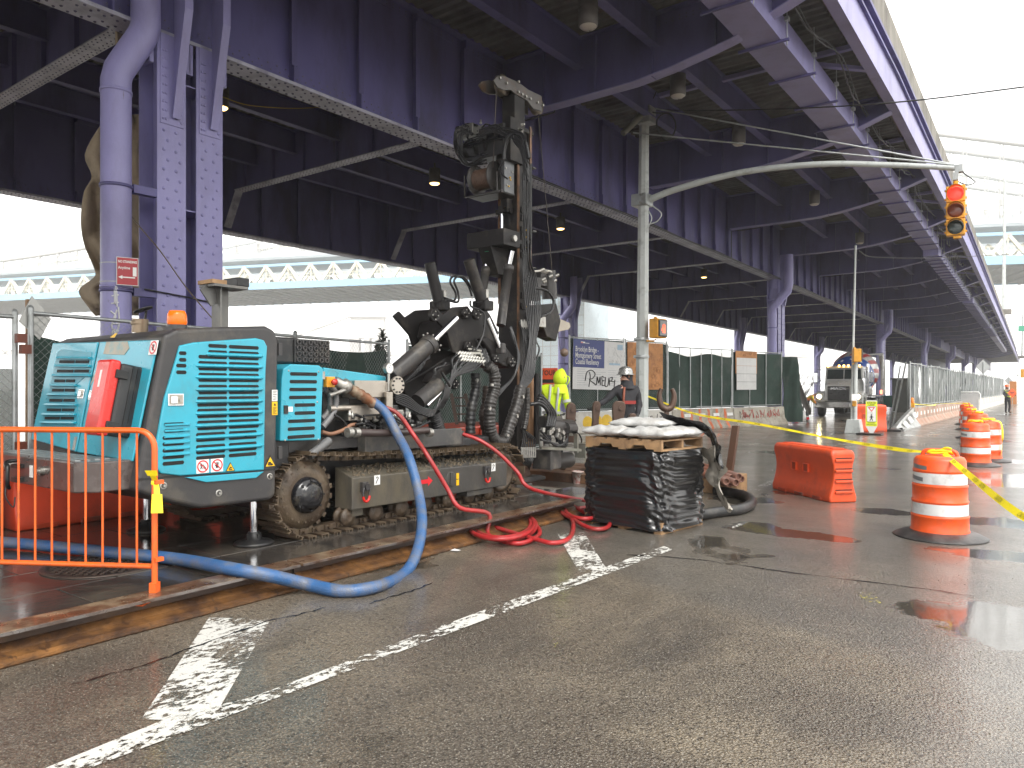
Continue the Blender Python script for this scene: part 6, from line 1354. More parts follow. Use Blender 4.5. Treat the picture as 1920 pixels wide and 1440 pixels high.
for k in range(3): part('hydraulic_hose', HOSE, lambda b: b.tube([bx(1130,1180+30*k,-6.4),bx(1200,1260,-6.4),bx(1250+25*k,1280,-6.4),bx(1310,1250-20*k,-6.4)], .018, 8, sub=6))
# ---- hoses lying out from the rig
BLUEH = mat('ribbed blue hose', (.04,.12,.29), rough=.4, var=.2, vscale=4, dirt=(.15,.135,.11), damt=.5, dscale=4, bump=.25, bscale=70)
p_ = [zp(640/1,590,XM+.1)]
cx = [onX(*z2(700,615),-6.15), onX(722,785-12,-6.05), onX(745,815,-5.9), onX(768,862,-5.6), onX(786,930,-5.35), onX(791,985,-5.08), onX(780,1040,-4.85), onX(755,1078,-4.7), onZ(705,1100,.05), onZ(640,1108,.05), onZ(570,1094,.08), onZ(500,1078,.20), onZ(430,1066,.245), onZ(330,1048,.21), onZ(200,1035,.21), onZ(60,1021,.21), onZ(-140,1005,.21)]
P = spline(cx, 14)
b = MB()
n = 14
b.tube(P, .052, 28, rf=lambda q, i: .052)
o = b.build('blue_hose', BLUEH); tag(o, 'thick ribbed blue hose looping from the rig down over the kerb beam', 'hose')
for i, v in enumerate(o.data.vertices):
    if (i%28)%2: 
        k = i//28
        if k < len(P): c = P[k]-o.location; v.co = c+(v.co-c)*.90
p = cx[0]; b = MB(); d = (onX(*z2(560,540),-6.2)-p)
b = MB(); b.tube([p+Vector((0,.02,-.03)), p+d*.5, p+d], .058, 16, sub=6, rf=lambda q, i: .058+.008*math.sin(i*2.2)); b.build('rusty_coupling', mat('rusty coupling', (.20,.085,.04), rough=.45, metal=.3, var=.4, dirt=(.35,.3,.22), damt=.35, dscale=9), rig)
b = MB(); b.lathe(p+d*1.0, ((.055,0),(.08,.02),(.08,.09),(.055,.11),(.05,.2)), 18, axis=d); b.build('pipe_elbow', STEEL, rig)
REDH = mat('red rubber hose', (.36,.02,.022), rough=.36, var=.12, dirt=(.18,.05,.04), damt=.35, dscale=3)
def coil(cx_, cy_, rx, ry, turns, seed, z0=.035, a0=0):
    rnd = random.Random(seed); out = []
    for i in range(int(turns*10)+1):
        a = a0+i/10*2*math.pi; k = 1+.12*math.sin(i*.61+seed); out.append(onZ(cx_+rx*k*math.cos(a)+6*math.sin(i*.4), cy_+ry*k*math.sin(a)+2*math.sin(i*.33), z0+.016*(i/10)))
    return out
pts = [onX(*z2(735,640),-6.15), onX(745,795-20,-6.0), onX(775,815,-5.85), onX(805,860,-5.6), onX(838,915,-5.45), onX(862,952,-5.3), Vector((-5.15,6.5,.25)), onZ(915,1002,.04), onZ(960,1018,.035), onZ(990,1015,.035), onZ(1012,1000,.04), onZ(1000,982,.045), onZ(960,968,.05)]+coil(945,985,60,27,2.9,2,a0=-2.2,z0=.05)+[onZ(1000,1010,.05), onZ(1040,1018,.04), onZ(1068,1008,.04), onZ(1075,985,.04), onZ(1068,965,.05)]+coil(1090,955,40,19,2.2,5,a0=2.6,z0=.05)+[onZ(1110,968,.05), onZ(1140,975,.05), onZ(1140,988,.04), onZ(1115,992,.04), onZ(1085,980,.05), onZ(1060,958,.06), Vector((-5.15,8.9,.06)), onX(1000,918,-5.4), onX(970,885,-5.6), onX(935,850,-5.8), onX(900,826,-6.0), onX(868,814,-6.2)]
b = MB(); b.tube(pts, .025, 12, sub=5); tag(b.build('red_hose', REDH), 'long red hose coiled on the asphalt beside the beam, running up to the rig', 'hose')
# ---------------------------------------------------------------- orange crowd barricade
BO = mat('orange powder coat', (.76,.125,.017), scuff=(.10,.04,.02), scf=.64, rough=.35, var=.06, dirt=(.30,.08,.03), damt=.28, dscale=7, coat=.2)
t = thing('crowd_barricade', 'orange steel crowd barricade in the left foreground with a tied scrap of yellow tape', 'barricade', (-6.0,2.0,.15))
fp = onZ(290,1118,.165)                                        # right foot
lp = onZ(-120,1100,.15); A_ = Vector((fp.x,fp.y,.15)); dirn = (onX(0,1065,0) if False else None)
# direction from the top rail: meets the frame edge at v=805 (left) and 807 (right)
Bx = pt(0, 805, A_.length*0+ (lambda q: q)(FP*(1.24-HC)/(HOR-805) if False else FP*(1.24-HC)/(-(805-HOR))))
top = pt(285, 807, (Vector((-SA,CA,0)).dot(Vector((fp.x,fp.y,0))))); ztop = top.z; dl = FP*(HC-ztop)/(805-HOR); Lp = pt(-160, 804, FP*(HC-ztop)/(804-HOR)); dv = Vector((Lp.x-A_.x, Lp.y-A_.y, 0)).normalized(); zb_ = pt(285,1062,(Vector((-SA,CA,0)).dot(Vector((fp.x,fp.y,0))))).z
def bp(s, z): return A_*1+dv*s+Vector((0,0,z-A_.z))
b = MB(); P = [bp(0,.17),bp(0,ztop-.13)]+[bp(.13-.13*math.cos(a),ztop-.13+.13*math.sin(a)) for a in [math.pi/2*i/6 for i in range(1,7)]]+[bp(1.0,ztop),bp(2.1,ztop),bp(2.23,ztop-.13),bp(2.23,.17)]
b.tube(P, .021, 14); b.build('frame_tube', BO, t)
b = MB(); b.cyl(bp(.02,zb_), bp(2.21,zb_), .019, n=12); b.build('bottom_rail', BO, t)
for k in range(16):
    s = .135+k*.131; b = MB(); b.cyl(bp(s,zb_), bp(s,ztop), .0085, n=8); b.build('upright_bar', BO, t)
nv = Vector((-dv.y,dv.x,0))
for s in (0.,2.23): b = MB(); q = bp(s,.165); b.bar(q+nv*.19+Vector((0,0,-.012)), q-nv*.19+Vector((0,0,-.012)), .055, .008); b.bar(q+Vector((0,0,-.01)), q+Vector((0,0,.10)), .05, .06, up=nv); b.build('foot_plate', BO, t)
for z in (.43,.98): b = MB(); q = bp(-.03,z); b.cbox(q, (.035,.06,.028)); b.build('hook', BO, t)
b = MB(); q = bp(0,1.0-.02); b.lathe(q-Vector((0,0,.02)), ((.023,0),(.026,.01),(.023,.03)), 12, caps=False)
for (a0,a1,a2) in (((.02,.0,0),(.07,-.02,-.08),(.09,-.03,-.21)),((.02,.0,0),(.05,-.04,.05),(.06,-.06,.09))):
    pp = [q+Vector(a) for a in (a0,a1,a2)]
    for i in range(2): s_ = Vector((.012,.012,0))*(1+i); b.quad(pp[i]-s_, pp[i]+s_, pp[i+1]+s_*1.2, pp[i+1]-s_*1.2)
TAPE = mat('yellow caution tape', (.95,.78,.02), rough=.35, var=.06)
b.build('tape_scrap', TAPE, None); tag(bpy.data.objects['tape_scrap'], 'scrap of yellow tape knotted round the barricade post', 'tape')
t['label'] = 'orange steel crowd barricade in the left foreground'
# orange water barriers at the far left behind the rig
def water_barrier(A_, ang, L, h, w_, lab, small=False, m=None, marks=False):
    t = thing('water_barrier', lab, 'barrier', tuple(A_), ang)
    hf = [(.47,0),(.49,.10),(.42,.24),(.345,.42),(.325,.58),(.355,.74),(.42,.88),(.42,.95),(.36,1)]; prof = [(-w_*a,h*z) for a, z in hf]+[(w_*a,h*z) for a, z in hf[::-1]]
    b = MB(); rings = []
    xs = [-L/2,-L/2+.03,-L/2+.06]+[-L/2+L*i/8 for i in range(1,8)]+[L/2-.06,L/2-.03,L/2]
    for i, x in enumerate(xs):
        e = 1. if .06 < x+L/2 < L-.06 else (.93 if i in (0,len(xs)-1) else .985)
        rings.append([Vector((x,y*e,max(0,z*e+(0 if z > .01 else 0)))) for y, z in prof])
    n = len(prof); vs = [p for r in rings for p in r]
    fs = [(k*n+i,(k)*n+(i+1)%n,(k+1)*n+(i+1)%n,(k+1)*n+i) for k in range(len(rings)-1) for i in range(n)]+[tuple(range(n))[::-1],tuple(range((len(rings)-1)*n,len(rings)*n))]
    b.add(vs, [f[::-1] for f in fs], True); body = b.build('body', m or ORNG, t, local=True, weld=True)
    body.data.polygons[-1].use_smooth = False
    bv = body.modifiers.new('bevel','BEVEL'); bv.width = .018; bv.segments = 3; bv.limit_method = 'ANGLE'; bv.angle_limit = R(30)
    for k in range(4):
        z = h*(.2+.2*k); wv = w_*.36
        c = MB(); c.box((L/2-.02,-wv*.85,z-.025),(L/2+.028,wv*.85,z+.015)); c.build('end_lug', m or ORNG, t, local=True, bevel=.012)
        c = MB(); c.box((L/2+.004,-wv*.8,z+.02),(L/2+.006,wv*.8,z+.035)); c.build('lug_shadow_gap', mat('painted shadow gap', (.05,.02,.015), rough=.8), t, local=True)  # dark strip stands in for the shadow between the lugs
    DO = mat('darker orange recess', (.42,.045,.012), rough=.5, var=.2, dirt=(.1,.04,.03))  # darker orange for the fork pockets and base slots
    for sx in (-.22,.1):
        c = MB(); y0 = -w_*.29; c.box((sx-.06+.0,y0-.02,h*.50),(sx+.06,y0+.04,h*.64)); 
        c = MB(); zc = h*.57; yy = -w_*.335
        for (a0,a1,z0,z1_) in ((-.07,.07,h*.64,h*.655),(-.07,.07,h*.485,h*.50),(-.07,-.058,h*.5,h*.64),(.058,.07,h*.5,h*.64)): c.box((sx+a0,yy-.03,z0),(sx+a1,yy+.02,z1_))
        c.build('fork_pocket_rim', m or ORNG, t, local=True, bevel=.004); c = MB(); c.box((sx-.058,yy-.016,h*.50),(sx+.058,yy-.008,h*.64)); c.build('fork_pocket', DO, t, local=True)
    for sx in (-L*.3,0,L*.3): c = MB(); c.box((sx-.11,-w_/2-.004,0),(sx+.11,-w_/2+.05,.055)); c.build('base_slot', DO, t, local=True, bevel=.01)
    c = MB(); c.box((-L/2+.12,-w_*.2,h-.004),(L/2-.12,w_*.2,h+.012)); c.build('top_ridge', m or ORNG, t, local=True, bevel=.01)
    if marks:
        c = MB()
        for k in range(4): c.tube([Vector((L/2+.035,-.12,.25+.1*k)),Vector((L/2+.035,.0,.3+.1*k)),Vector((L/2+.035,.1,.26+.1*k))], .004, 4, sub=3)
        c.build('white_scrawl', WHITE, t, local=True)
    return t
pa, pb = onZ(1437,905), onZ(1578,948)
c0 = (onZ(1447,916)+onZ(1556,943))/2; ax = (onZ(1556,943)-onZ(1447,916)); ang = math.atan2(ax.y, ax.x); off_ = Vector((-ax.y,ax.x,0)).normalized()
water_barrier(c0+off_*.22, ang, ax.length, .76, .46, 'orange plastic water barrier standing alone on the wet asphalt beside the pallet')
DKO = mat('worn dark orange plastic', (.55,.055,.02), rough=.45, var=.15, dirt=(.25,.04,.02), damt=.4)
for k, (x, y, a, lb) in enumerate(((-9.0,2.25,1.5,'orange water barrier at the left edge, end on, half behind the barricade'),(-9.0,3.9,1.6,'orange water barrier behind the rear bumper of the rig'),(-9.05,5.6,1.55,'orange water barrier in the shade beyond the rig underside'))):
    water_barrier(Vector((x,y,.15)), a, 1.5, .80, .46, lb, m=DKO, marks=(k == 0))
p = onZ(1625,800); water_barrier(Vector((-6.0,30.6,0)), .55, 1.15, 1.02, .6, 'orange water barrier standing behind the crossing sign')
# ---------------------------------------------------------------- traffic drums
DRO = mat('fluorescent orange drum', (.78,.095,.014), scuff=(.16,.04,.02), scf=.65, rough=.38, var=.08, vscale=3, dirt=(.45,.07,.03), damt=.3, dscale=4, bump=.05, bscale=12)
RS = mat('reflective white sheeting', (.70,.70,.69), rough=.35, var=.06, dirt=(.38,.37,.36), damt=.35, dscale=7); TYR = mat('tyre ring rubber', (.030,.028,.028), rough=.38, var=.2, dirt=(.10,.09,.085), damt=.4, dscale=5, bump=.3, bscale=60); DUCT = mat('silver duct tape', (.22,.23,.24), rough=.35, metal=.3, var=.1)
def drum(pos, lab, tapes=True, rz=0.):
    t = thing('traffic_drum', lab, 'traffic drum', tuple(pos), rz, group='orange and white drums up the street')
    b = MB(); prof = [(.292,.05),(.292,.085),(.283,.10),(.283,.225),(.288,.235),(.288,.245),(.276,.255),(.276,.39),(.281,.40),(.281,.41),(.270,.42),(.270,.56),(.275,.57),(.275,.58),(.264,.59),(.264,.725),(.268,.735),(.268,.745),(.258,.755),(.256,.85),(.235,.885),(.18,.90),(0,.90)]
    b.lathe((0,0,0), prof, 40, caps=False); b.build('drum_body', DRO, t, local=True)
    for r, z0, z1_ in ((.2775,.262,.384),(.2655,.598,.718)): b = MB(); b.lathe((0,0,0), ((r,z0),(r-.0006,z1_)), 40, caps=False); b.build('white_band', RS, t, local=True)
    b = MB(); b.lathe((0,0,0), ((.285,.075),(.33,.07),(.40,.045),(.455,.018),(.47,.006),(.46,.0),(.29,.0)), 48, caps=False); b.build('rubber_base', TYR, t, local=True)
    b = MB(); b.tube([(-.17,0,.895),(-.15,0,.94),(-.08,0,.955),(.08,0,.955),(.15,0,.94),(.17,0,.895)], .022, 8, sub=4); b.build('handle', DRO, t, local=True)
    if tapes:
        for r, z, a0, a1 in ((.2605,.79,-2.75,-1.95),(.2675,.665,-2.85,-2.1)):
            b = MB(); n = 8; vs = []
            for i in range(n+1): a = a0+(a1-a0)*i/n; vs += [(r*math.cos(a),r*math.sin(a),z-.022-.02*i/n),(r*math.cos(a),r*math.sin(a),z+.022-.02*i/n)]
            b.add(vs, [(2*i,2*i+2,2*i+3,2*i+1) for i in range(n)], True); b.build('silver_tape', DUCT, t, local=True)
    return t
dpos = []
D1 = onZ(1762,1006); drum(D1, 'nearest orange and white drum, silver tape patches on its upper bands')
for k, (u, v, lb) in enumerate(((1829,872,'second orange and white drum, in front of another drum'),(1851,864,'drum standing just behind and right of the second one'),(1833,834,'drum in the middle of the clustered row'),(1822,822,'drum behind the middle one in the clustered row'),(1816,806,'drum near the far end of the row, by the white frame'),(1812,796,'farthest drum of the row, beside the white barricade frame'))):
    d_ = drum(onZ(u, v), lb, tapes=(k == 0), rz=.5*k); dpos.append(d_)
# ---------------------------------------------------------------- caution tape
def tape(name, pts, lab, w_=.055, sub=8, tw=.95, cat='caution tape', txt=True):
    P = spline(pts, sub); b = MB(); vs = []
    for i, p in enumerate(P):
        a = .25*math.sin(i*.35)+tw; q = P[min(i+1,len(P)-1)]-P[max(0,i-1)]; nrm = Vector((-q.y,q.x,0)).normalized()
        s = Vector((0,0,math.cos(a)))*w_/2+nrm*math.sin(a)*w_/2; vs += [p-s, p+s]
    b.add(vs, [(2*i,2*i+2,2*i+3,2*i+1) for i in range(len(P)-1)], True); o = b.build(name, TAPE); tag(o, lab, cat)
    if txt:
        c = MB(); L = 0; nx_ = .25
        for i in range(len(P)-1):
            l = (P[i+1]-P[i]).length; L += l
            if L >= nx_:
                nx_ += .62; d = (P[i+1]-P[i]).normalized(); up = (vs[2*i+1]-vs[2*i]).normalized(); nr = d.cross(up).normalized()
                if nr.y > 0: d, nr = -d, -nr
                M = Matrix((d, nr.cross(d), nr)).transposed().to_4x4(); M.translation = P[i]+nr*.003; c.text('CAUTION', M, .05, xs=.95)
        if c.v: c.build('print', BLACKP, o, kind='stuff')
    return o
top1 = D1+Vector((0,0,.93))
tape('caution_tape', [pt(1212,742,18.9),pt(1300,775,16.6),pt(1420,795,13.9),pt(1560,822,11.4),pt(1680,842,9.4),top1+Vector((-.15,0,.0))], 'yellow caution tape running from the grey signal pole to the nearest drum')
tape('caution_tape', [top1+Vector((.05,-.05,.0)),top1+Vector((.25,-.55,-.10)),pt(1905,960,5.4),pt(2010,1010,4.6)], 'yellow caution tape leaving the nearest drum towards the right edge')
b = MB(); rnd = random.Random(4)
P = [top1+Vector((math.cos(i*1.3)*.13,math.sin(i*1.3)*.03,.01+.02*math.sin(i*2.1))) for i in range(14)]; b.tube(P, .014, 5, sub=4); b.tube([top1+Vector((.0,0,.02)),top1+Vector((.06,-.03,.06)),top1+Vector((.12,-.05,.05))],.012,5,sub=3); tag(b.build('tape_knot', TAPE), 'knot of yellow tape wound round the handle of the nearest drum', 'tape')
for k, d_ in enumerate(dpos):
    q = Vector(d_.location)+Vector((0,0,.93)); b = MB(); P = [q+Vector((math.cos(i*1.7+k)*.14,math.sin(i*1.7+k)*.10,.01+.02*math.sin(i*2.1+k))) for i in range(12)]; b.tube(P, .016, 5, sub=4); o = b.build('tape_knot', TAPE); tag(o, ['tangled yellow tape on the second drum','tangled yellow tape on the drum behind the second','tangled yellow tape on the middle drum of the row','tangled yellow tape behind the middle drum','tangled yellow tape on the drum near the white frame','tangled yellow tape on the farthest drum'][k], 'tape')
q = Vector(dpos[1].location)
tape('caution_tape', [q+Vector((.1,-.1,.93)),q+Vector((.27,-.12,.86)),q+Vector((.30,-.14,.5)),q+Vector((.27,-.14,.15))], 'loose yellow tape hanging down the drum behind the second one', txt=False)
tape('caution_tape', [Vector((-5.2,35.8,.95)),Vector((-4.6,36.5,.9)),pt(1760,757,40),q*0+Vector(dpos[5].location)+Vector((0,0,.95))], 'yellow tape strung from the warning light to the farthest drum', txt=False)
# ---------------------------------------------------------------- pallet stack
pcn = onZ(1240,1003); 
t0 = Vector((-4.28,8.55,0)); PR = math.atan2(8.9-7.65, -3.35+3.6)
cnr, lf, rt = onZ(1240,1003), onZ(1108,958), onZ(1330,962)
e1 = (lf-cnr); e2 = (rt-cnr); e1n = Vector((-CA*math.cos(.77)-SA*math.sin(.77), -SA*math.cos(.77)+CA*math.sin(.77), 0)); e2n = Vector((-e1n.y,e1n.x,0)); e2n = e2n if e2n.dot(e2) > 0 else -e2n
W1, W2 = 1.08, .90
cen = cnr+e1n*W1/2+e2n*W2/2; angp = math.atan2(-e1n.y,-e1n.x)
def pallet(z, lab, name='wooden_pallet'):
    t = thing(name, lab, 'pallet', (cen.x,cen.y,z), angp, group='wooden pallets of the stack')
    for k in range(3): y = (-W2/2+.02, 0, W2/2-.02)[k]; b = MB(); b.prism([(-W1/2,.02),(-W1/2+.2,.02),(-W1/2+.23,.06),(-W1/2+.38,.06),(-W1/2+.41,.02),(W1/2-.41,.02),(W1/2-.38,.06),(W1/2-.23,.06),(W1/2-.2,.02),(W1/2,.02),(W1/2,.11),(-W1/2,.11)], 'y', y-.02, y+.02); b.build('stringer', WOOD, t, local=True)
    for k in range(7): x = -W1/2+.045+k*(W1-.09)/6; b = MB(); b.box((x-.045,-W2/2,.111),(x+.045,W2/2,.127)); b.build('top_board', WOOD, t, local=True)
    for k in range(3): x = -W1/2+.05+k*(W1-.1)/2; b = MB(); b.box((x-.05,-W2/2,.0),(x+.05,W2/2,.018)); b.build('bottom_board', WOOD, t, local=True)
    return t
pallet(0, 'wooden pallet at the bottom of the black wrapped stack'); pallet(.93, 'weathered wooden pallet carrying the white sacks on top of the wrapped stack')
WRP = mat('glossy black stretch wrap', (.010,.010,.011), rough=.2, var=.2, rvar=.08, bump=.05, bscale=20, coat=.4)
def wrapped():
    rnd = random.Random(12); nu, nv = 150, 70; vs = []; Wx, Wy = W1/2+.05, W2/2+.05
    for j in range(nv+1):
        z = .035+.89*j/nv
        for i in range(nu):
            a = 2*math.pi*i/nu; ca, sa_ = math.cos(a), math.sin(a); e = .30
            x = math.copysign(abs(ca)**e, ca)*Wx; y = math.copysign(abs(sa_)**e, sa_)*Wy
            k = .97+.035*math.sin(math.pi*min(1,max(0,z/.9)))+.012*math.sin(z*7+1.5)
            fold = .007*math.sin(z*46+5*math.sin(a*2+1)+3*math.sin(a*5)+z*z*30)+.007*math.sin(z*31-6*math.sin(a*1.3+2)+a*7)+.012*math.sin(z*23+4*math.sin(a*1.5)+a*2)+.006*math.sin(z*90+a*9)+.008*math.sin(a*14+z*6)
            cor = max(abs(ca),abs(sa_)); q = k+fold*1.6+(.03 if abs(ca) > .97 else 0)*math.sin(z*9)
            if z > .86: q -= (z-.86)*.5
            vs.append((x*q, y*q, z+.008*math.sin(a*7+z*10)))
    b = MB(); b.add(vs, [(j*nu+i, j*nu+(i+1)%nu, (j+1)*nu+(i+1)%nu, (j+1)*nu+i) for j in range(nv) for i in range(nu)]+[tuple(nv*nu+i for i in range(nu))], True)
    o = b.build('wrapped_load', WRP, None, origin='zero'); o.location = (cen.x,cen.y,0); o.rotation_euler = (0,0,angp); tag(o, 'bulky load wrapped in creased glossy black plastic between two pallets', 'wrapped load'); return o
wrapped()
SACK = mat('white cement sack', (.50,.50,.49), rough=.45, var=.06, dirt=(.33,.31,.28), damt=.35, dscale=6, bump=.7, bscale=11)
def sack(x, y, z, rz, L, W_, h, lab, seed, tilt=0.):
    rnd = random.Random(seed); b = MB(); nu, nv = 26, 18; vs = []
    for s in (1,-1):
        for j in range(nv+1):
            for i in range(nu+1):
                u_, v_ = -1+2*i/nu, -1+2*j/nv; e = max(0,1-abs(u_)**3.2)**.5*max(0,1-abs(v_)**3)**.5
                wob = .07*math.sin(u_*5+seed)*math.cos(v_*4+seed*2)+.05*math.sin(u_*11+v_*7+seed)+.03*math.sin(v_*17+seed+u_*3)
                vs.append((u_*L/2*(1+.02*math.sin(v_*9+seed)), v_*W_/2*(1+.03*math.sin(u_*8+seed)), s*e*h/2*(1+wob*2)*(1 if s > 0 else .7)))
    m = (nu+1)*(nv+1)
    for s in (0,1):
        for j in range(nv):
            for i in range(nu):
                a, c = j*(nu+1)+i, (j+1)*(nu+1)+i; f = (a+s*m,a+1+s*m,c+1+s*m,c+s*m); b.f.append(list(f if s == 0 else f[::-1])); b.mi.append(0); b.sm.append(True)
    b.v = [Vector(v) for v in vs]; o = b.build('sack', SACK, None, origin='zero', weld=True)
    R3 = Matrix.Rotation(angp,3,'Z'); q = R3 @ Vector((x,y,0)); o.location = (cen.x+q.x, cen.y+q.y, z); o.rotation_euler = (tilt,0,angp+rz); tag(o, lab, 'sack', 'white sacks on the pallet')
sack(.27,-.22,1.115,.05,.66,.46,.15,'white sack at the near right corner of the pallet top',1); sack(-.32,-.21,1.115,-.06,.62,.46,.15,'white sack at the near left corner of the pallet top',2)
sack(.28,.2,1.115,.0,.64,.46,.15,'white sack at the far right of the pallet top',3); sack(-.30,.2,1.12,.08,.62,.46,.16,'white sack at the far left of the pallet top',4)
sack(-.05,.05,1.215,.12,.72,.44,.13,'white sack lying highest, across the others',5)
def rag(name, pts, w_, m, lab, cat, seed=1, n=9):
    P = spline(pts, 6); rnd = random.Random(seed); b = MB(); vs = []; 
    for i, p in enumerate(P):
        q = P[min(i+1,len(P)-1)]-P[max(0,i-1)]; s = q.cross(Vector((.3,.5,.8))).normalized(); f = 1-.5*i/len(P)
        for k in range(n): a = (k/(n-1)-.5); vs.append(p+s*a*w_*f*(1+.2*math.sin(i*.9+k))+Vector((.02*math.sin(k*2.1+i*.5),.02*math.cos(k*1.7+i*.8),.03*math.sin(k*1.3+i*.6+seed))))
    b.add(vs, [(i*n+k,i*n+k+1,(i+1)*n+k+1,(i+1)*n+k) for i in range(len(P)-1) for k in range(n-1)], True); tag(b.build(name, m), lab, cat)
def pl(x, y, z): q = Matrix.Rotation(angp,3,'Z') @ Vector((x,y,0)); return Vector((cen.x+q.x,cen.y+q.y,z))
rag('plastic_sheet', [pl(.1,.3,1.24),pl(.35,.35,1.23),pl(.6,.40,1.16),pl(.72,.42,1.0),pl(.76,.40,.82),pl(.80,.42,.7)], .3, WRP, 'torn black plastic draped off the far right corner of the sacks', 'plastic sheet', 3)
rag('burlap_sheet', [pl(.60,.44,.92),pl(.68,.50,.7),pl(.70,.5,.5),pl(.82,.48,.3),pl(.90,.46,.22)], .4, mat('grubby white cloth', (.42,.39,.34), rough=.7, var=.2, dirt=(.2,.17,.13)), 'grubby white cloth crumpled down the right side of the wrapped load', 'cloth', 5)
# steel post in a base, pipes, black hose, bucket, wrenches
p = onZ(1362,925,.0); t = thing('steel_post', 'rusty square steel post leaning up beside the pipe stack', 'post', tuple(p)); b = MB(); q = pt(1380,798, (p.x*-SA+p.y*CA)); b.slab([p+Vector(a) for a in ((-.05,-.05,0),(.05,-.05,0),(.05,.05,0),(-.05,.05,0))],[q+Vector(a) for a in ((-.05,-.05,0),(.05,-.05,0),(.05,.05,0),(-.05,.05,0))]); b.build('post', RUST, t, bevel=.006); b = MB(); b.box((p.x-.35,p.y-.1,0),(p.x+.25,p.y+.1,.07)); b.build('base_beam', RUST, t, bevel=.006)
fxp = pt(1350,905,11.8)
for k in range(6):
    q = pt(1362+(k%2)*18+ (k//2)*5, 903-(k//3)*9+2*(k%3), 10.9+.1*k); r_ = .055; b = MB(); dd = Vector((-.95,.9,0.03)).normalized()
    b.lathe(q, ((r_*.68,.02),(r_*.7,0),(r_,0),(r_,1.3)), 16, axis=dd, caps=False); b.cyl(q+dd*.03,q+dd*.031,r_*.7,n=14); tag(b.build('drill_pipe', mat('rust brown pipe', (.20,.085,.055), rough=.45, var=.25, dirt=(.09,.05,.04))), ['lower left','lower right','middle left','middle right','upper left','upper right'][k]+' rust brown drill pipe of the bundle beside the pallet stack', 'pipe', 'drill pipes beside the pallet stack')
b = MB(); b.box((onZ(1330,930).x-.3,onZ(1330,930).y+.3,0),(onZ(1380,930).x,onZ(1380,930).y+.5,.3)); tag(b.build('timber_block', WOOD, bevel=.01), 'timber block carrying the drill pipes behind the pallet stack', 'timber')
b = MB(); b.tube([onZ(1300,967,.07),onZ(1345,960,.07),onZ(1385,955,.07),onZ(1408,945,.07),onZ(1402,932,.07),onZ(1375,924,.07),onZ(1340,920,.07)], .068, 16, sub=8, rf=lambda q,i: .068+.002*(i%2)); tag(b.build('black_hose', BLK), 'fat black hose bent round on the asphalt behind the pallet stack', 'hose')
b = MB(); rnd = random.Random(31)
for k in range(1500):
    u, v = rnd.uniform(-40,1960), 770+640*rnd.random()**1.3
    q = onZ(u, v)
    if q.x < -4.9 and q.y < 9.6: continue
    r_ = rnd.uniform(.0015,.0045)*(1+q.length*.03); b.sphere(q+Vector((0,0,r_*.3)), r_, 4, 3, (1,rnd.uniform(.6,1.2),.7))
for k in range(500):
    q = Vector((-5.0+abs(rnd.gauss(0,.09)), rnd.uniform(-1,9), 0)); r_ = rnd.uniform(.0015,.005); b.sphere(q+Vector((0,0,r_*.3)), r_, 4, 3)
tag(b.build('grit', mat('pale wet grit', (.16,.14,.11), rough=.4, var=.4, vscale=20), kind='stuff', origin='zero'), 'pale grit and small stones scattered over the wet asphalt', 'grit')
q = onZ(852,1032,.006); b = MB(); b.quad(*[q+Vector(a) for a in ((-.05,-.03,0),(.06,-.02,.004),(.05,.05,0),(-.04,.04,.008))]); tag(b.build('paper_scrap', SIGNW), 'small pale scrap of paper on the asphalt by the beam', 'paper')
p = onZ(1083,906,.0); t = thing('bucket', 'small white bucket splashed with red paint near the mast foot', 'bucket', tuple(p)); b = MB(); b.lathe(p, ((.075,0),(.10,.19),(.107,.19),(.107,.21),(.092,.21),(.085,.1)), 20, caps=True); b.build('bucket_body', mat('paint splashed bucket', (.5,.46,.42), rough=.5, dirt=(.32,.05,.04), damt=.55, dscale=18), t); b = MB(); b.tube([p+Vector((-.1,0,.19)),p+Vector((-.06,-.05,.10)),p+Vector((.06,-.06,.10)),p+Vector((.1,0,.19))],.004,5,sub=5); b.build('handle', BLK, t)
# timber mats behind the mast
for k in range(4):
    b = MB(); x0 = -8.4+.0*k; y0 = 11.0+k*.42; b.box((-8.6,y0,.0),(-5.9,y0+.38,.16)); tag(b.build('timber_mat', mat('dark oily timber', (.16,.085,.045), rough=.55, var=.3, dirt=(.06,.04,.03), damt=.5, dscale=3, bump=.2), bevel=.01), ('nearest dark timber laid on the ground behind the mast foot','second dark timber laid behind the mast foot','third dark timber laid behind the mast foot','farthest dark timber laid behind the mast foot')[k], 'timber')
WR = mat('brown forged tool steel', (.085,.05,.035), rough=.45, var=.25, metal=.3)
def spanner(u, vt, vb, d, lab, w_=.1):
    A_ = pt(u, vb, d); B_ = pt(u, vt, d); t = thing('open_spanner', lab, 'wrench', tuple(A_)); b = MB(); b.bar(A_, B_-Vector((0,0,.16)), w_*.7, .03, up=(-SA,CA,0)); b.build('handle', WR, t, bevel=.008)
    b = MB(); c = B_-Vector((0,0,.06)); rt_ = Vector((CA,SA,0))
    for s in (-1,1): b.tube([c+Vector((0,0,-.14)), c+rt_*s*.07+Vector((0,0,-.10)), c+rt_*s*.105+Vector((0,0,.0)), c+rt_*s*.105+Vector((0,0,.09)), c+rt_*s*.075+Vector((0,0,.16))], .035, 8, sub=5, rf=lambda q,i: .05*(1-.45*q)+.004)
    b.build('jaw', WR, t)
spanner(1250,742,800,11.0,'brown open-ended spanner head rising behind the sacks, left jaw pair')
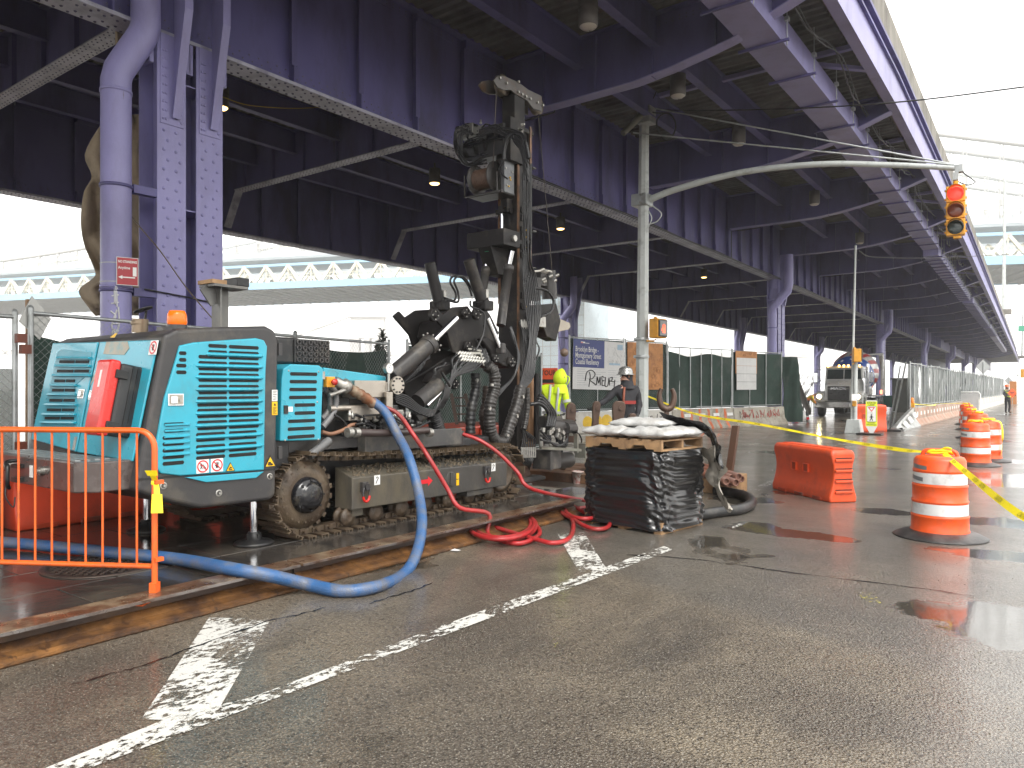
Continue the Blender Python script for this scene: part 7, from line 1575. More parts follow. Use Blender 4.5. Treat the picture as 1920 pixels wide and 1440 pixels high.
def tong(u, v0, v1, wpx, d, lab):
    A_ = pt(u, v1, d); B_ = pt(u+3, v0, d); rt_ = Vector((CA,SA,0)); wv = wpx/FP*d/2; b = MB(); n = 8; L = (B_-A_).length; P = []; Q = []
    for s, arr in ((-1,P),(1,Q)): pass
    prof = [(.9,0),(.8,.3),(.95,.6),(1.0,.8),(.85,.93),(.4,1.0)]
    loop = [A_+(B_-A_)*h+rt_*wv*k for k, h in prof]+[A_+(B_-A_)*h-rt_*wv*k*.9 for k, h in prof[::-1]]; dv_ = Vector((-SA,CA,0))*.12
    b.slab(loop, [p+dv_ for p in loop]); b.cyl(B_+rt_*wv*.3-dv_*.3-Vector((0,0,.12)), B_+rt_*wv*.3+dv_*1.2-Vector((0,0,.12)), .04, n=12); tag(b.build('pipe_tong', WR, bevel=.015), lab, 'pipe tong')
tong(1068,755,830,20,12.8,'dark steel tong standing beside the yellow hooded worker'); tong(1116,752,802,16,13,'slim dark steel tong under the reaching hand of the worker'); tong(1158,752,802,26,12.6,'broad dark steel tong in front of the worker in dark clothes'); tong(1184,775,802,14,12.2,'short dark tong stub right behind the sacks')
# orange machine body and ladder behind the tracks
t = thing('mud_tank', 'orange-red steel tank standing behind the rig tracks', 'tank', (-8.9,9.9,.15)); b = MB(); b.box((-9.5,9.2,.15),(-8.3,11.4,.98)); b.build('tank_body', mat('orange red tank paint', (.62,.06,.02), rough=.35, dirt=(.25,.05,.03), coat=.3), t, bevel=.03)
for y in (9.6,10.2,10.8): b = MB(); b.box((-8.295,y,.2),(-8.26,y+.08,.95)); b.build('tank_rib', mat('orange red tank paint', (0,0,0)), t)
t = thing('ladder', 'old steel ladder leaning in the shade behind the boom', 'ladder', (-8.0,10.4,.15))
LM = mat('old ladder steel', (.10,.075,.06), rough=.5)
p0, p1 = pt(866,845,13.6), pt(846,738,13.6)
for s in (0,.34): b = MB(); sv = Vector((CA,SA,0))*s; b.bar(p0+sv*.9, p1+sv*.75, .03, .06); b.build('stile', LM, t)
for k in range(7): f = (k+.5)/7; b = MB(); sv = Vector((CA,SA,0)); q = p0+(p1-p0)*f; b.cyl(q, q+sv*(.3-.04*f), .014, n=8); b.build('rung', LM, t)
# tarp behind the drainpipe
TP_ = mat('brown canvas tarp', (.34,.27,.19), rough=.8, var=.2, dirt=(.19,.15,.10), damt=.45, dscale=2.5, bump=.8, bscale=9)
edge = [(200,215,240),(185,240,240),(160,290,250),(172,330,250),(158,360,250),(152,420,250),(158,460,250),(175,500,250),(178,520,250),(148,545,250),(165,575,250),(180,592,250)]
b = MB(); rnd = random.Random(2); nx_ = 22; rows_ = []
E = spline([Vector((q[0],q[1],0)) for q in edge], 4); 
for j, e in enumerate(E):
    r_ = []
    for i in range(nx_+1): f = i/nx_; u = e.x+(262-e.x)*f; p = pt(u, e.y, 11.35+.10*math.sin(f*9+j*.25)+.06*math.sin(f*17-j*.5)+.05*math.sin(j*.9+f*3)+.25*f); r_.append(p)
    rows_.append(r_)
vs = [p for r_ in rows_ for p in r_]; m = nx_+1
b.add(vs, [(j*m+i,j*m+i+1,(j+1)*m+i+1,(j+1)*m+i) for j in range(len(rows_)-1) for i in range(nx_)], True); o = b.build('canvas_tarp', TP_); sd = o.modifiers.new('solid','SOLIDIFY'); sd.thickness = .01; tag(o, 'ragged brown canvas tarp hanging behind the purple drainpipe', 'tarp')
b = MB(); b.box((-10.78,5.12,3.0),(-10.72,5.3,7.1)); tag(b.build('canvas_strip', TP_), 'flat strip of brown canvas between the drainpipe and the column', 'tarp')
# NO STANDING sign on the pipe
p = onX(239,509,-9.98); t = thing('no_standing_sign', 'small red and white NO STANDING Anytime sign strapped to the drainpipe', 'sign', tuple(p-Vector((0,0,.25))))
dA = (onX(252,520,-9.95)-onX(227,497,-10.05)); xa = Vector((dA.x,dA.y,0)).normalized(); M = Matrix((xa, Vector((0,0,1)), xa.cross(Vector((0,0,1))))).transposed().to_4x4(); 
xa = Vector((.35,.94,0)).normalized(); nn = xa.cross(Vector((0,0,1))); M = Matrix((xa, Vector((0,0,1)), nn)).transposed().to_4x4(); M = Matrix.Translation(p) @ M @ Matrix.Rotation(-.0,4,'Z')
MR = mat('maroon sign red', (.38,.01,.02), rough=.35, dirt=(.3,.05,.05), damt=.2)
b = MB(); plate(b, M, .26, .37, .004, -.002); b.build('sign_panel', SIGNW, t); b = MB(); plate(b, M, .245, .355, .001, .003); b.build('red_field', MR, t)
b = MB(); MM = M @ Matrix.Translation((0,0,.0065)); b.text('NO STANDING', MM @ Matrix.Translation((0,.125,0)), .045, xs=.72, bold=.03); b.text('Anytime', MM @ Matrix.Translation((-.04,.045,0)), .052, xs=.8, bold=.02); b.build('lettering', WHITE, t)
b = MB(); b.bar(MM @ Vector((-.07,-.08,0)), MM @ Vector((.09,-.08,0)), .016, .001, up=nn); b.add([MM @ Vector(q) for q in ((-.11,-.08,0),(-.06,-.105,0),(-.06,-.055,0))], [[0,1,2]]); plate(b, MM @ Matrix.Translation((.085,.0,0)), .045, .12, .001); b.build('arrow', WHITE, t)
b = MB(); q = VV(G1+.15, Y0-1.42, 0)
for z in (3.05,3.3,2.2): b.lathe((q.x,q.y,z), ((.197,0),(.197,.012)), 24, caps=False)
tag(b.build('pipe_band', GALV), 'thin steel bands round the drainpipe by the red sign', 'strap')
GW = mat('white spray paint', (.6,.6,.62), rough=.6, var=.1)
b = MB()
def onpipe(a, z): return Vector((q.x+.196*math.cos(a), q.y+.196*math.sin(a), z))
for P in ([(0,2.96),(.05,2.75),(.1,2.98),(.25,2.95)],[(-.2,2.86),(.35,2.88)],[(-.25,2.76),(.35,2.78)],[(.15,2.98),(.2,2.72)],[(-.3,2.66),(.1,2.6),(-.1,2.5),(.3,2.5)],[(.2,2.68),(-.2,2.45),(.35,2.4)],[(.3,2.72),(.35,2.5),(.15,2.35)],[(-.2,2.35),(.0,2.42),(.1,2.3)]): b.tube([onpipe(-.55+a*.8, z) for a, z in P], .012, 4, sub=5)
tag(b.build('white_graffiti', GW), 'white spray tag on the lower drainpipe', 'graffiti')
b = MB(); P = [pt(196,330,10.4),pt(250,410,10.2),pt(300,470,10.1),pt(350,540,10.0),pt(405,605,9.9)]; b.tube(P, .009, 5, sub=6); tag(b.build('slack_wire', mat('brown wire', (.12,.09,.06), rough=.5)), 'slack brown wire crossing in front of the purple column', 'wire')
b = MB(); P = [pt(413,180,12.5),pt(460,196,12.8),pt(520,202,13.2),pt(560,203,13.5),pt(615,200,14)]; b.tube(P, .008, 5, sub=6); tag(b.build('yellow_rope', mat('yellow rope', (.35,.24,.03), rough=.6)), 'thin yellow rope sagging under the main girder', 'rope')
b = MB(); b.tube([VV(G1+.28,5.2,3.0),VV(G1+.29,5.8,2.95),VV(G1+.28,6.4,2.88)],.012,5); tag(b.build('dark_cable', BLK), 'dark cable tied across the purple column flanges', 'cable')
# ---------------------------------------------------------------- traffic signal pole with mast arm
GP = mat('grey green pole paint', (.50,.53,.52), rough=.42, var=.08, dirt=(.22,.23,.22), damt=.3, dscale=3)
pb = pt(1203, 850, 18.8); pb.z = 0
t = thing('signal_pole', 'grey octagonal signal pole with a long curved arm over the street', 'signal pole', tuple(pb))
zt = pt(1209,195,18.8).z; ptop = pt(1208,195,18.8)
b = MB(); b.cyl(pb, ptop, .175, .125, n=8, smooth=False); b.build('pole_shaft', GP, t)
b = MB(); b.lathe(pb, ((.32,0),(.32,.1),(.2,.75),(.18,.8)), 8, smooth=False); b.build('pole_base', GP, t)
for v in (637,670): q = pt(1202.5, v, 18.8); b = MB(); b.lathe(q, ((.19,-.02),(.195,0),(.195,.03),(.19,.05)), 16, caps=False); b.build('strap', GALV, t)
aend = pt(1800,316,15.5); a0 = pt(1214,376,18.8)
AP = [a0, a0+(aend-a0)*.12+Vector((0,0,.22)), a0+(aend-a0)*.35+Vector((0,0,.44)), a0+(aend-a0)*.6+Vector((0,0,.42)), a0+(aend-a0)*.82+Vector((0,0,.22)), aend]
b = MB(); b.tube(AP, .07, 14, sub=8, rf=lambda q,i: .088-.035*q); b.build('mast_arm', GP, t)
b = MB(); b.cbox(a0-Vector((.12,.05,0)), (.42,.42,.30)); b.build('arm_clamp', GALV, t, bevel=.02)
for zz_ in (-.1,.1): b = MB(); q = a0+Vector((-.05,-.26,zz_)); b.cyl(q, q+Vector((0,-.06,0)), .025, n=6); b.build('bolt', STEEL, t)
for (p0, p1) in ((pt(1226,203,18.7), pt(1782,307,15.6)), (pt(1187,249,18.6), pt(1790,309,15.55))): b = MB(); b.cyl(p0, p1, .018, n=6); b.build('tie_rod', GALV, t)
b = MB(); b.cyl(pt(1168,250,18.4), pt(1216,203,18.7), .075, .09, n=12); b.build('stub_arm', mat('olive grey tube', (.17,.17,.14), rough=.45), t)
b = MB(); b.cbox(pt(1212,218,18.7), (.36,.36,.42)); b.build('top_clamp', GALV, t, bevel=.02); b = MB(); b.lathe(ptop, ((.13,0),(.12,.05),(.0,.12)), 10, caps=False); b.build('cap', GP, t)
b = MB(); b.tube([pt(1222,210,18.6), pt(1232,212,18.5), pt(1258,215,18.5), pt(1267,240,18.5), pt(1252,262,18.5), pt(1236,250,18.5), pt(1232,225,18.5), pt(1250,212,18.5), pt(1266,228,18.5), pt(1262,255,18.5), pt(1245,262,18.5), pt(1233,240,18.5)], .018, 6, sub=6); b.build('cable_coil', BLK, t)
b = MB(); b.tube([pt(1222,385,18.5), pt(1240,400,18.5), pt(1232,415,18.5), pt(1218,420,18.5)], .016, 6, sub=6); b.tube([pt(1216,395,18.5), pt(1222,410,18.5), pt(1213,430,18.5)], .016, 6, sub=6); b.build('wire_loop', GALV, t)
# three-lens signal head
sc_ = pt(1792,396,15.5); t2 = thing('traffic_light', 'yellow traffic light showing red, hanging from the end of the curved arm', 'traffic light', (sc_.x, sc_.y, sc_.z-.55))
ya = R(4); 
def SL(x,y,z): c,s = math.cos(ya),math.sin(ya); return Vector((sc_.x+x*c-y*s, sc_.y+x*s+y*c, sc_.z+z))
for k, z in enumerate((.345,0,-.345)):
    b = MB(); b.slab([SL(*q) for q in ((-.175,-.10,z-.168),(.175,-.10,z-.168),(.175,-.10,z+.168),(-.175,-.10,z+.168))],[SL(*q) for q in ((-.165,.12,z-.165),(.165,.12,z-.165),(.165,.12,z+.165),(-.165,.12,z+.165))]); h = b.build('signal_section', YEL, t2, bevel=.02, bseg=3)
    nf = (SL(0,-1,0)-SL(0,0,0)).normalized()
    lm = (mat('lit red lens', (.9,.06,.03), rough=.3, var=.1, vscale=60, emis=(1,.03,.02), estr=.55), mat('dark amber lens', (.16,.035,.012), rough=.2, var=.15, vscale=40), mat('dark green lens', (.035,.05,.05), rough=.2, var=.15, vscale=40))[k]
    b = MB(); b.lathe(SL(0,-.10,z), ((.15,0),(.145,.012),(.10,.028),(0,.034)), 28, axis=nf, caps=False); b.build('lens', lm, h)
    b = MB(); n = 24; vs = []
    for i in range(n+1):
        a = -.75+ (math.pi+1.5)*i/n; 
        for dpt, L_ in ((0,0),(1,.20*max(.12,math.sin(max(0,min(math.pi,(a+.5)/(math.pi+1)*math.pi)))))): vs.append(SL(.157*math.cos(a),-.10-(.02 if dpt == 0 else L_+.02),z+.157*math.sin(a)))
    b.add(vs, [(2*i,2*i+2,2*i+3,2*i+1) for i in range(n)], True); vz = b.build('visor', YEL, h); sm = vz.modifiers.new('s','SOLIDIFY'); sm.thickness = .006
    for s in (-1,1):
        for dz in (-.09,.09): b = MB(); q = SL(s*.185,-.02,z+dz); b.cbox(q, (.03,.05,.04)); b.build('hinge_lug', YEL, h, bevel=.004)
b = MB(); b.cyl(SL(0,0,.51),SL(0,0,.62),.05,n=14); b.build('top_cap', YEL, t2, bevel=.006); b = MB(); b.cyl(SL(0,0,.6),aend+Vector((-.05,0,0)),.022,n=8); b.cbox(SL(0,0,.72),(.1,.1,.16)); b.cbox(aend+Vector((-.02,0,0)),(.14,.14,.16)); b.build('hanger', GALV, t2, bevel=.004)
b = MB(); b.cbox(SL(.03,-.02,-.55),(.14,.12,.05)); b.build('bottom_cap', YEL, t2, bevel=.006)
b = MB(); b.tube([aend+Vector((.03,0,.0)),aend+Vector((.08,0,-.12)),aend+Vector((.24,0,-.28)),aend+Vector((.26,0,-.34)),aend+Vector((.12,0,-.36)),SL(.03,0,.62)], .012, 6, sub=6); b.build('signal_cable', BLK, t2)
# pedestrian signal on the pole
def pedsignal(c, ang, lab, hand=True, s=1.):
    t = thing('pedestrian_signal', lab, 'pedestrian signal', (c.x,c.y,c.z-.25), ang)
    b = MB(); b.box((-.21*s,-.20*s,.02),(.21*s,.06*s,.50*s)); b.build('housing', YEL, t, local=True, bevel=.025)
    b = MB(); b.box((-.19*s,-.235*s,.05*s),(.19*s,-.201*s,.47*s)); b.build('visor_frame', BLK, t, local=True, bevel=.01)
    b = MB(); b.box((-.17*s,-.245*s,.08*s),(.17*s,-.236*s,.44*s)); f = b.build('display_face', mat('grey display', (.16,.16,.155), rough=.4), t, local=True)
    if hand:
        b = MB(); y = -.247
        b.box((-.06,y-.002,.14),(.06,y,.26)); 
        for k in range(4): x = -.052+k*.034; b.box((x-.011,y-.002,.26),(x+.011,y,.37-.02*abs(k-1.5)))
        b.cbox((-.085,y-.001,.23),(.03,.002,.09),Matrix.Rotation(.5,3,'Y')); b.build('raised_hand', mat('lit orange hand', (.9,.1,.05), rough=.5, emis=(1,.12,.05), estr=.8), t, local=True)
    b = MB(); b.cyl((0,.0,.0),(0,.0,-.03),.03,n=10); b.cyl((-.02,.03,-.05),(-.24,.1,-.05),.025,n=10); b.cyl((0,.0,.5*s),(0,0,.56*s),.04,n=10); b.build('bracket', YEL, t, local=True)
c = pt(1229,617,18.6); pedsignal(c, math.pi/2-.12, 'orange pedestrian signal with a red hand on the big grey signal pole')
# black overhead wires
b = MB(); 
b.tube([pt(1231,206,18.8), pt(1330,207,18), pt(1500,203,17), pt(1700,190,15.5), pt(1960,158,14)], .016, 5, sub=6); tag(b.build('overhead_wire', BLK), 'black span wire running from the pole top to the upper right', 'wire')
b = MB(); b.tube([pt(1222,192,18.8), pt(1250,125,18.3), pt(1310,0,17.5), pt(1345,-70,17.3)], .015, 5, sub=4); tag(b.build('overhead_wire', BLK), 'black wire rising from the pole top towards the top edge', 'wire')
b = MB(); b.tube([pt(1610,470,27), pt(1640,482,28), pt(1760,483,30), pt(1950,474,34)], .012, 5, sub=6); tag(b.build('overhead_wire', BLK), 'thin wire crossing low from the bare pole to the right edge', 'wire')
# ---------------------------------------------------------------- second pole with pedestrian signal
q = pt(1601.5, 815, 27.2); q.z = 0
t = thing('signal_pole', 'slim grey pole with a trapezoid base and tall thin rod before the truck', 'signal pole', tuple(q))
b = MB(); b.slab([q+Vector(a) for a in ((-.28,-.28,0),(.28,-.28,0),(.28,.28,0),(-.28,.28,0))],[q+Vector(a)+Vector((0,0,.5)) for a in ((-.21,-.21,0),(.21,-.21,0),(.21,.21,0),(-.21,.21,0))]); b.build('pole_base', GP, t, bevel=.02)
zt2 = pt(1602,655,27.2).z; b = MB(); b.cyl(q+Vector((.03,0,.5)), (q.x+.05,q.y,zt2), .075, n=12); b.build('pole_shaft', GP, t)
zt3 = pt(1607,460,27.2); b = MB(); b.cyl(q+Vector((-.09,0,.5)), (zt3.x-.05,zt3.y,zt3.z), .045, .035, n=10); b.build('thin_rod', GP, t)
pedsignal(pt(1602,667,27.0), math.pi*.62, 'orange pedestrian signal box on the slim pole before the truck', hand=False)
b = MB(); c = pt(1601,745,27.0); b.cbox(c, (.16,.02,.24), Matrix.Rotation(.4,3,'Z')); b.build('button_sign', WHITE, t); b = MB(); c = pt(1602,757,26.95); b.cbox(c, (.14,.1,.2)); b.build('push_button', YEL, t, bevel=.02)
# crosswalk sign
q = pt(1634, 812, 26.2); q.z = 0; t = thing('crosswalk_sign', 'fluorescent yellow STATE LAW yield to pedestrians sign on a black rubber foot', 'sign', tuple(q))
xa = Vector((.97,.22,0)).normalized(); nn = xa.cross(Vector((0,0,1))); M = Matrix((xa, Vector((0,0,1)), nn)).transposed().to_4x4(); M.translation = q
FY = mat('fluorescent yellow green', (.72,.80,.02), rough=.4, var=.04)
b = MB(); o5 = [(-.06,.06),(.06,.06),(.185,.30),(.185,1.18),(.15,1.21),(-.15,1.21),(-.185,1.18),(-.185,.30)]; b.slab([M @ Vector((x,y,-.015)) for x,y in o5],[M @ Vector((x,y,0)) for x,y in o5]); b.build('sign_panel', SIGNW, t)
b = MB(); b.slab([M @ Vector((x,y,.001)) for x,y in ((-.18,.30),(.18,.30),(.18,1.17),(-.18,1.17))],[M @ Vector((x,y,.003)) for x,y in ((-.18,.30),(.18,.30),(.18,1.17),(-.18,1.17))]); b.build('yellow_field', FY, t)
b = MB(); rect(b, M, -.145,.145,.46,1.0,.005); b.build('white_field', WHITE, t); b = MB(); 
for a in ((-.15,.15,.455,.465),(-.15,.15,.995,1.005),(-.15,-.14,.455,1.005),(.14,.15,.455,1.005)): rect(b, M, *a, .0065)
b.text('STATE', M @ Matrix.Translation((0,1.12,.0065)), .095, bold=.02); b.text('LAW', M @ Matrix.Translation((0,1.045,.0065)), .085, bold=.02); b.text('TO', M @ Matrix.Translation((0,.76,.0065)), .06); b.text('WITHIN', M @ Matrix.Translation((0,.415,.0065)), .06, bold=.02); b.text('CROSSWALK', M @ Matrix.Translation((0,.35,.0065)), .055, bold=.02)
for (x0,y0,x1,y1,w_) in ((0,.58,0,.67,.05),(0,.59,-.05,.49,.025),(0,.59,.04,.49,.025),(0,.66,.055,.61,.02),(0,.66,-.055,.60,.02)): b.bar(M @ Vector((x0,y0,.007)), M @ Vector((x1,y1,.007)), w_, .001, up=nn)
disc(b, M @ Matrix.Translation((0,.70,.0075)), .024, n=12); b.build('lettering', BLACKP, t)
b = MB(); b.add([M @ Vector(a) for a in ((-.12,.97,.007),(0,.80,.007),(.12,.97,.007))], [[0,1,2]]); o = b.build('yield_triangle', DRED, t); b = MB(); b.add([M @ Vector(a) for a in ((-.065,.94,.009),(0,.85,.009),(.065,.94,.009))], [[0,1,2]]); b.build('triangle_centre', WHITE, o)
b = MB(); b.box((q.x-.45,q.y-.3,.002),(q.x+.35,q.y+.3,.06)); b.build('rubber_foot', BLK, t, bevel=.02)
# ---------------------------------------------------------------- cement mixer truck
TX, TY = -10.35, 44.8
t = thing('cement_mixer_truck', 'white cement mixer truck with star spangled drum and lit headlights under the viaduct', 'truck', (TX,TY,0), R(3))
TW = mat('white truck paint', (.52,.52,.50), rough=.3, var=.06, coat=.4, dirt=(.33,.31,.27), damt=.3, dscale=1.5); GLS = mat('dark windscreen', (.02,.03,.03), rough=.06, var=.1, coat=.5); AMB = mat('lit amber marker', (1,.5,.1), emis=(1,.45,.08), estr=9, rvar=0); HL = mat('lit headlight', (1,.9,.6), emis=(1,.85,.5), estr=14, rvar=0)
def L(name, m, f, bevel=0., par=None): b = MB(); f(b); return b.build(name, m, par or t, local=True, bevel=bevel)
def LB(name, m, a, c, bevel=.02, par=None): return L(name, m, lambda b: b.box(a, c), bevel, par)
LB('bumper', mat('chrome bumper', (.5,.5,.48), rough=.2, metal=.8, dirt=(.3,.28,.25)), (-1.28,-.05,.50),(1.28,.25,.88), .05)
L('hood', TW, lambda b: b.slab([Vector(p) for p in ((-.78,0.05,.88),(.78,.05,.88),(.82,1.7,.88),(-.82,1.7,.88))],[Vector(p) for p in ((-.70,.12,1.80),(.70,.12,1.80),(.86,1.7,2.12),(-.86,1.7,2.12))]), .08)
for s in (-1,1):
    L('fender', TW, lambda b: b.prism([(.1,.95),(.18,1.25),(.45,1.42),(.95,1.45),(1.4,1.3),(1.65,.9),(1.5,.7),(1.3,1.0),(.95,1.12),(.5,1.05),(.3,.7),(.1,.65)], 'x', s*.74, s*1.26), .06)
    h = L('headlight_housing', TW, lambda b: b.box((s*1.0-.24,.02,1.0),(s*1.0+.24,.3,1.34)), .06); L('headlight', HL if True else TW, lambda b: b.lathe((s*1.02,.03,1.15), ((.13,0),(.11,.02),(0,.03)), 18, axis=(0,-1,0), caps=False), par=h)
    L('front_tyre', BLK, lambda b: b.lathe((s*1.05-.16,.95,.52), ((.3,0),(.5,.0),(.53,.04),(.53,.28),(.5,.32),(.3,.32)), 24, axis=(1,0,0)), 0)
    L('mirror_arm', CHROME, lambda b: (b.tube([(s*1.05,1.65,2.7),(s*1.5,1.5,2.72),(s*1.5,1.5,1.85),(s*1.05,1.65,1.8)], .02, 6)), 0); L('mirror', CHROME, lambda b: b.box((s*1.5-.11,1.44,1.95),(s*1.5+.11,1.54,2.55)), .03)
    L('exhaust_stack', CHROME, lambda b: b.cyl((s*1.12,2.9,1.2),(s*1.12,2.9,3.05),.075,n=14), 0)
    L('air_cleaner', CHROME, lambda b: b.cyl((s*1.12,1.75,1.3),(s*1.12,1.75,2.2),.16,n=16), .02) if s > 0 else None
g = LB('grille', mat('black grille', (.015,.015,.015), rough=.3), (-.58,.03,.92),(.58,.14,1.74), .04)
for k in range(9): L('grille_bar', STEEL if k == 8 else mat('dark grille bar', (.07,.07,.07), rough=.25, metal=.6), lambda b: b.box((-.54,.005,.98+k*.075),(.54,.03,1.0+k*.075)), par=g)
L('lettering', mat('chrome letters', (.6,.6,.6), rough=.2, metal=.8), lambda b: b.text('MACK', Matrix(((1,0,0,0),(0,0,-1,-.0),(0,1,0,1.60),(0,0,0,1))), .19, depth=.006, xs=1.55, bold=.02), par=g)
L('hood_ornament', CHROME, lambda b: (b.cbox((0,.16,1.87),(.05,.14,.05)), b.cbox((0,.12,1.92),(.045,.05,.06))), .01)
L('cab', TW, lambda b: b.slab([Vector(p) for p in ((-1.08,1.6,1.1),(1.08,1.6,1.1),(1.08,3.0,1.1),(-1.08,3.0,1.1))],[Vector(p) for p in ((-1.02,1.9,2.86),(1.02,1.9,2.86),(1.05,3.0,2.9),(-1.05,3.0,2.9))]), .07)
def wsp(x, z, o=0.02): return Vector((x, 1.6+.3*(z-1.1)/1.76-o, z))
L('windscreen', GLS, lambda b: b.slab([wsp(-.93,2.16,.0),wsp(.93,2.16,.0),wsp(.90,2.72,.0),wsp(-.90,2.72,.0)],[wsp(-.93,2.16,.03),wsp(.93,2.16,.03),wsp(.90,2.72,.03),wsp(-.90,2.72,.03)]), .01)
L('windscreen_pillar', TW, lambda b: b.slab([wsp(-.02,2.16,.03),wsp(.02,2.16,.03),wsp(.02,2.72,.03),wsp(-.02,2.72,.03)],[wsp(-.02,2.16,.045),wsp(.02,2.16,.045),wsp(.02,2.72,.045),wsp(-.02,2.72,.045)]))
for k in range(3): L('wiper', BLK, lambda b: b.bar(wsp(-.6+.5*k,2.17,.06), wsp(-.35+.5*k,2.4,.06), .02,.02))
L('side_window', GLS, lambda b: b.slab([Vector(p) for p in ((1.055,1.95,2.1),(1.055,2.8,2.1),(1.04,2.8,2.65),(1.04,2.05,2.65))],[Vector(p) for p in ((1.075,1.95,2.1),(1.075,2.8,2.1),(1.06,2.8,2.65),(1.06,2.05,2.65))]))
L('roof_visor', TW, lambda b: b.slab([Vector(p) for p in ((-1.0,1.62,2.78),(1.0,1.62,2.78),(1.0,1.95,2.86),(-1.0,1.95,2.86))],[Vector(p) for p in ((-1.0,1.62,2.82),(1.0,1.62,2.82),(1.0,1.95,2.92),(-1.0,1.95,2.92))]), .01)
for x in (-.85,-.25,0,.25,.85): L('marker_light', AMB, lambda b: b.sphere((x,1.72,2.93), .055, 10, 6))
L('licence_plate', WHITE, lambda b: b.box((.6,-.07,.6),(.92,-.055,.76)))
# drum: bands of grey, blue with stars, white, red
ax = Vector((0,.94,.20)).normalized(); d0 = Vector((0,3.0,2.05))
prof = [(.0,-.02),(.55,0),(.75,.35),(1.0,.9),(1.25,1.5),(1.34,2.1),(1.34,2.8),(1.1,3.6),(.85,4.5),(.6,5.1)]
names = [('drum_cone', mat('pale grey drum', (.33,.33,.32), rough=.4)),('drum_cone', mat('pale grey drum', (0,0,0)))] 
BL = mat('drum blue', (.02,.07,.30), rough=.35, coat=.3); RD = mat('drum red', (.36,.03,.03), rough=.4)
for i0, i1, nm, m in ((0,2,'drum_cone',mat('pale grey drum',(0,0,0))),(2,4,'drum_blue_band',BL),(4,6,'drum_white_band',TW),(6,7,'drum_red_band',RD),(7,9,'drum_tail',TW)):
    L(nm, m, lambda b: b.lathe(d0, prof[i0:i1+1], 40, axis=ax, caps=False))
x_ = ax.orthogonal().normalized(); y_ = ax.cross(x_)
def onDrum(a, h, o=.015):
    for (r0,h0),(r1,h1) in zip(prof, prof[1:]):
        if h0 <= h <= h1: r = r0+(r1-r0)*(h-h0)/(h1-h0); break
    return d0+ax*h+(x_*math.cos(a)+y_*math.sin(a))*(r+o)
for k in range(26):
    a = k*2*math.pi/13+(k//13)*.25; hh = .55+(k//13)*.6; b = MB()
    P = []
    for j in range(10): q = .13 if j%2 == 0 else .055; an = j*math.pi/5; P.append(onDrum(a+q*math.cos(an)/1.0, hh+q*math.sin(an)*.9, .02))
    b.add([sum(P,Vector())/10]+P, [(0,1+j,1+(j+1)%10) for j in range(10)], False); b.build('drum_star', WHITE, t, local=True)
for k in range(14):
    a = k*2*math.pi/14; b = MB(); vs = []
    for i in range(7): h = 1.55+i*.27; vs += [onDrum(a+i*.05,h,.02), onDrum(a+i*.05+.20,h,.02)]
    b.add(vs, [(2*i,2*i+2,2*i+3,2*i+1) for i in range(6)], True); b.build('drum_stripe', RD, t, local=True)
LB('chassis', BLK, (-.45,1.,.65),(.45,9.0,1.05)); LB('water_tank', TW, (.5,3.2,1.15),(1.15,4.6,1.75), .15); LB('rear_fender', mat('grey fender', (.3,.3,.3), rough=.4), (.75,5.4,1.1),(1.25,8.6,1.18))
for s in (-1,1):
    for y in (5.9,7.2,8.3): L('rear_tyre', BLK, lambda b: b.lathe((s*.95-.28,y,.52), ((.3,0),(.52,.02),(.52,.54),(.3,.56)), 20, axis=(1,0,0)))
L('chute', mat('pale chute', (.45,.44,.40), rough=.5, dirt=(.25,.23,.2)), lambda b: b.prism([(8.4,3.9),(9.3,3.0),(9.4,1.2),(9.1,1.2),(9.0,2.8),(8.1,3.7)], 'x', 1.0, 1.25), .03)
L('rear_frame', TW, lambda b: (b.bar((-1.0,8.4,1.1),(-.8,8.4,3.7),.1,.1), b.bar((1.2,8.4,1.1),(1.2,8.4,3.85),.1,.1), b.bar((-.8,8.4,3.75),(1.2,8.4,3.85),.1,.1), b.bar((1.25,8.0,1.2),(1.25,8.0,3.6),.05,.05)))
L('ladder', CHROME, lambda b: [b.bar((1.25,7.9,1.3+.3*k),(1.25,8.4,1.3+.3*k),.03,.03) for k in range(8)])
L('tail_light', mat('lit red lamp', (.8,.1,.05), emis=(1,.2,.1), estr=2), lambda b: b.box((1.15,7.6,1.25),(1.27,7.7,1.5)), .01)
# ---------------------------------------------------------------- far end: white frame barricade, signs, street lights
q = Vector((-4.9,54.5,0)); t = thing('barricade_frame', 'white barricade frame standing behind the row of drums', 'barricade', tuple(q))
b = MB(); b.tube([q+Vector(a) for a in ((-.6,0,0),(-.6,0,1.25),(-.5,0,1.38),(.5,0,1.38),(.6,0,1.25),(.6,0,0))], .035, 8); b.build('tube_frame', WHITE, t); b = MB(); b.box((q.x-.52,q.y-.015,.25),(q.x+.52,q.y+.015,1.3)); b.build('mesh_panel', mat('pale barricade panel', (.5,.5,.5), rough=.5, alpha=.8), t)
b = MB(); b.box((q.x+.7,q.y-.3,0),(q.x+1.5,q.y+1.2,1.15)); o = b.build('utility_box', mat('pale grey box', (.5,.5,.49), rough=.5, dirt=(.3,.3,.28)), bevel=.02); tag(o, 'pale grey box beside the white barricade frame', 'box'); bpy.data.objects.remove(o)
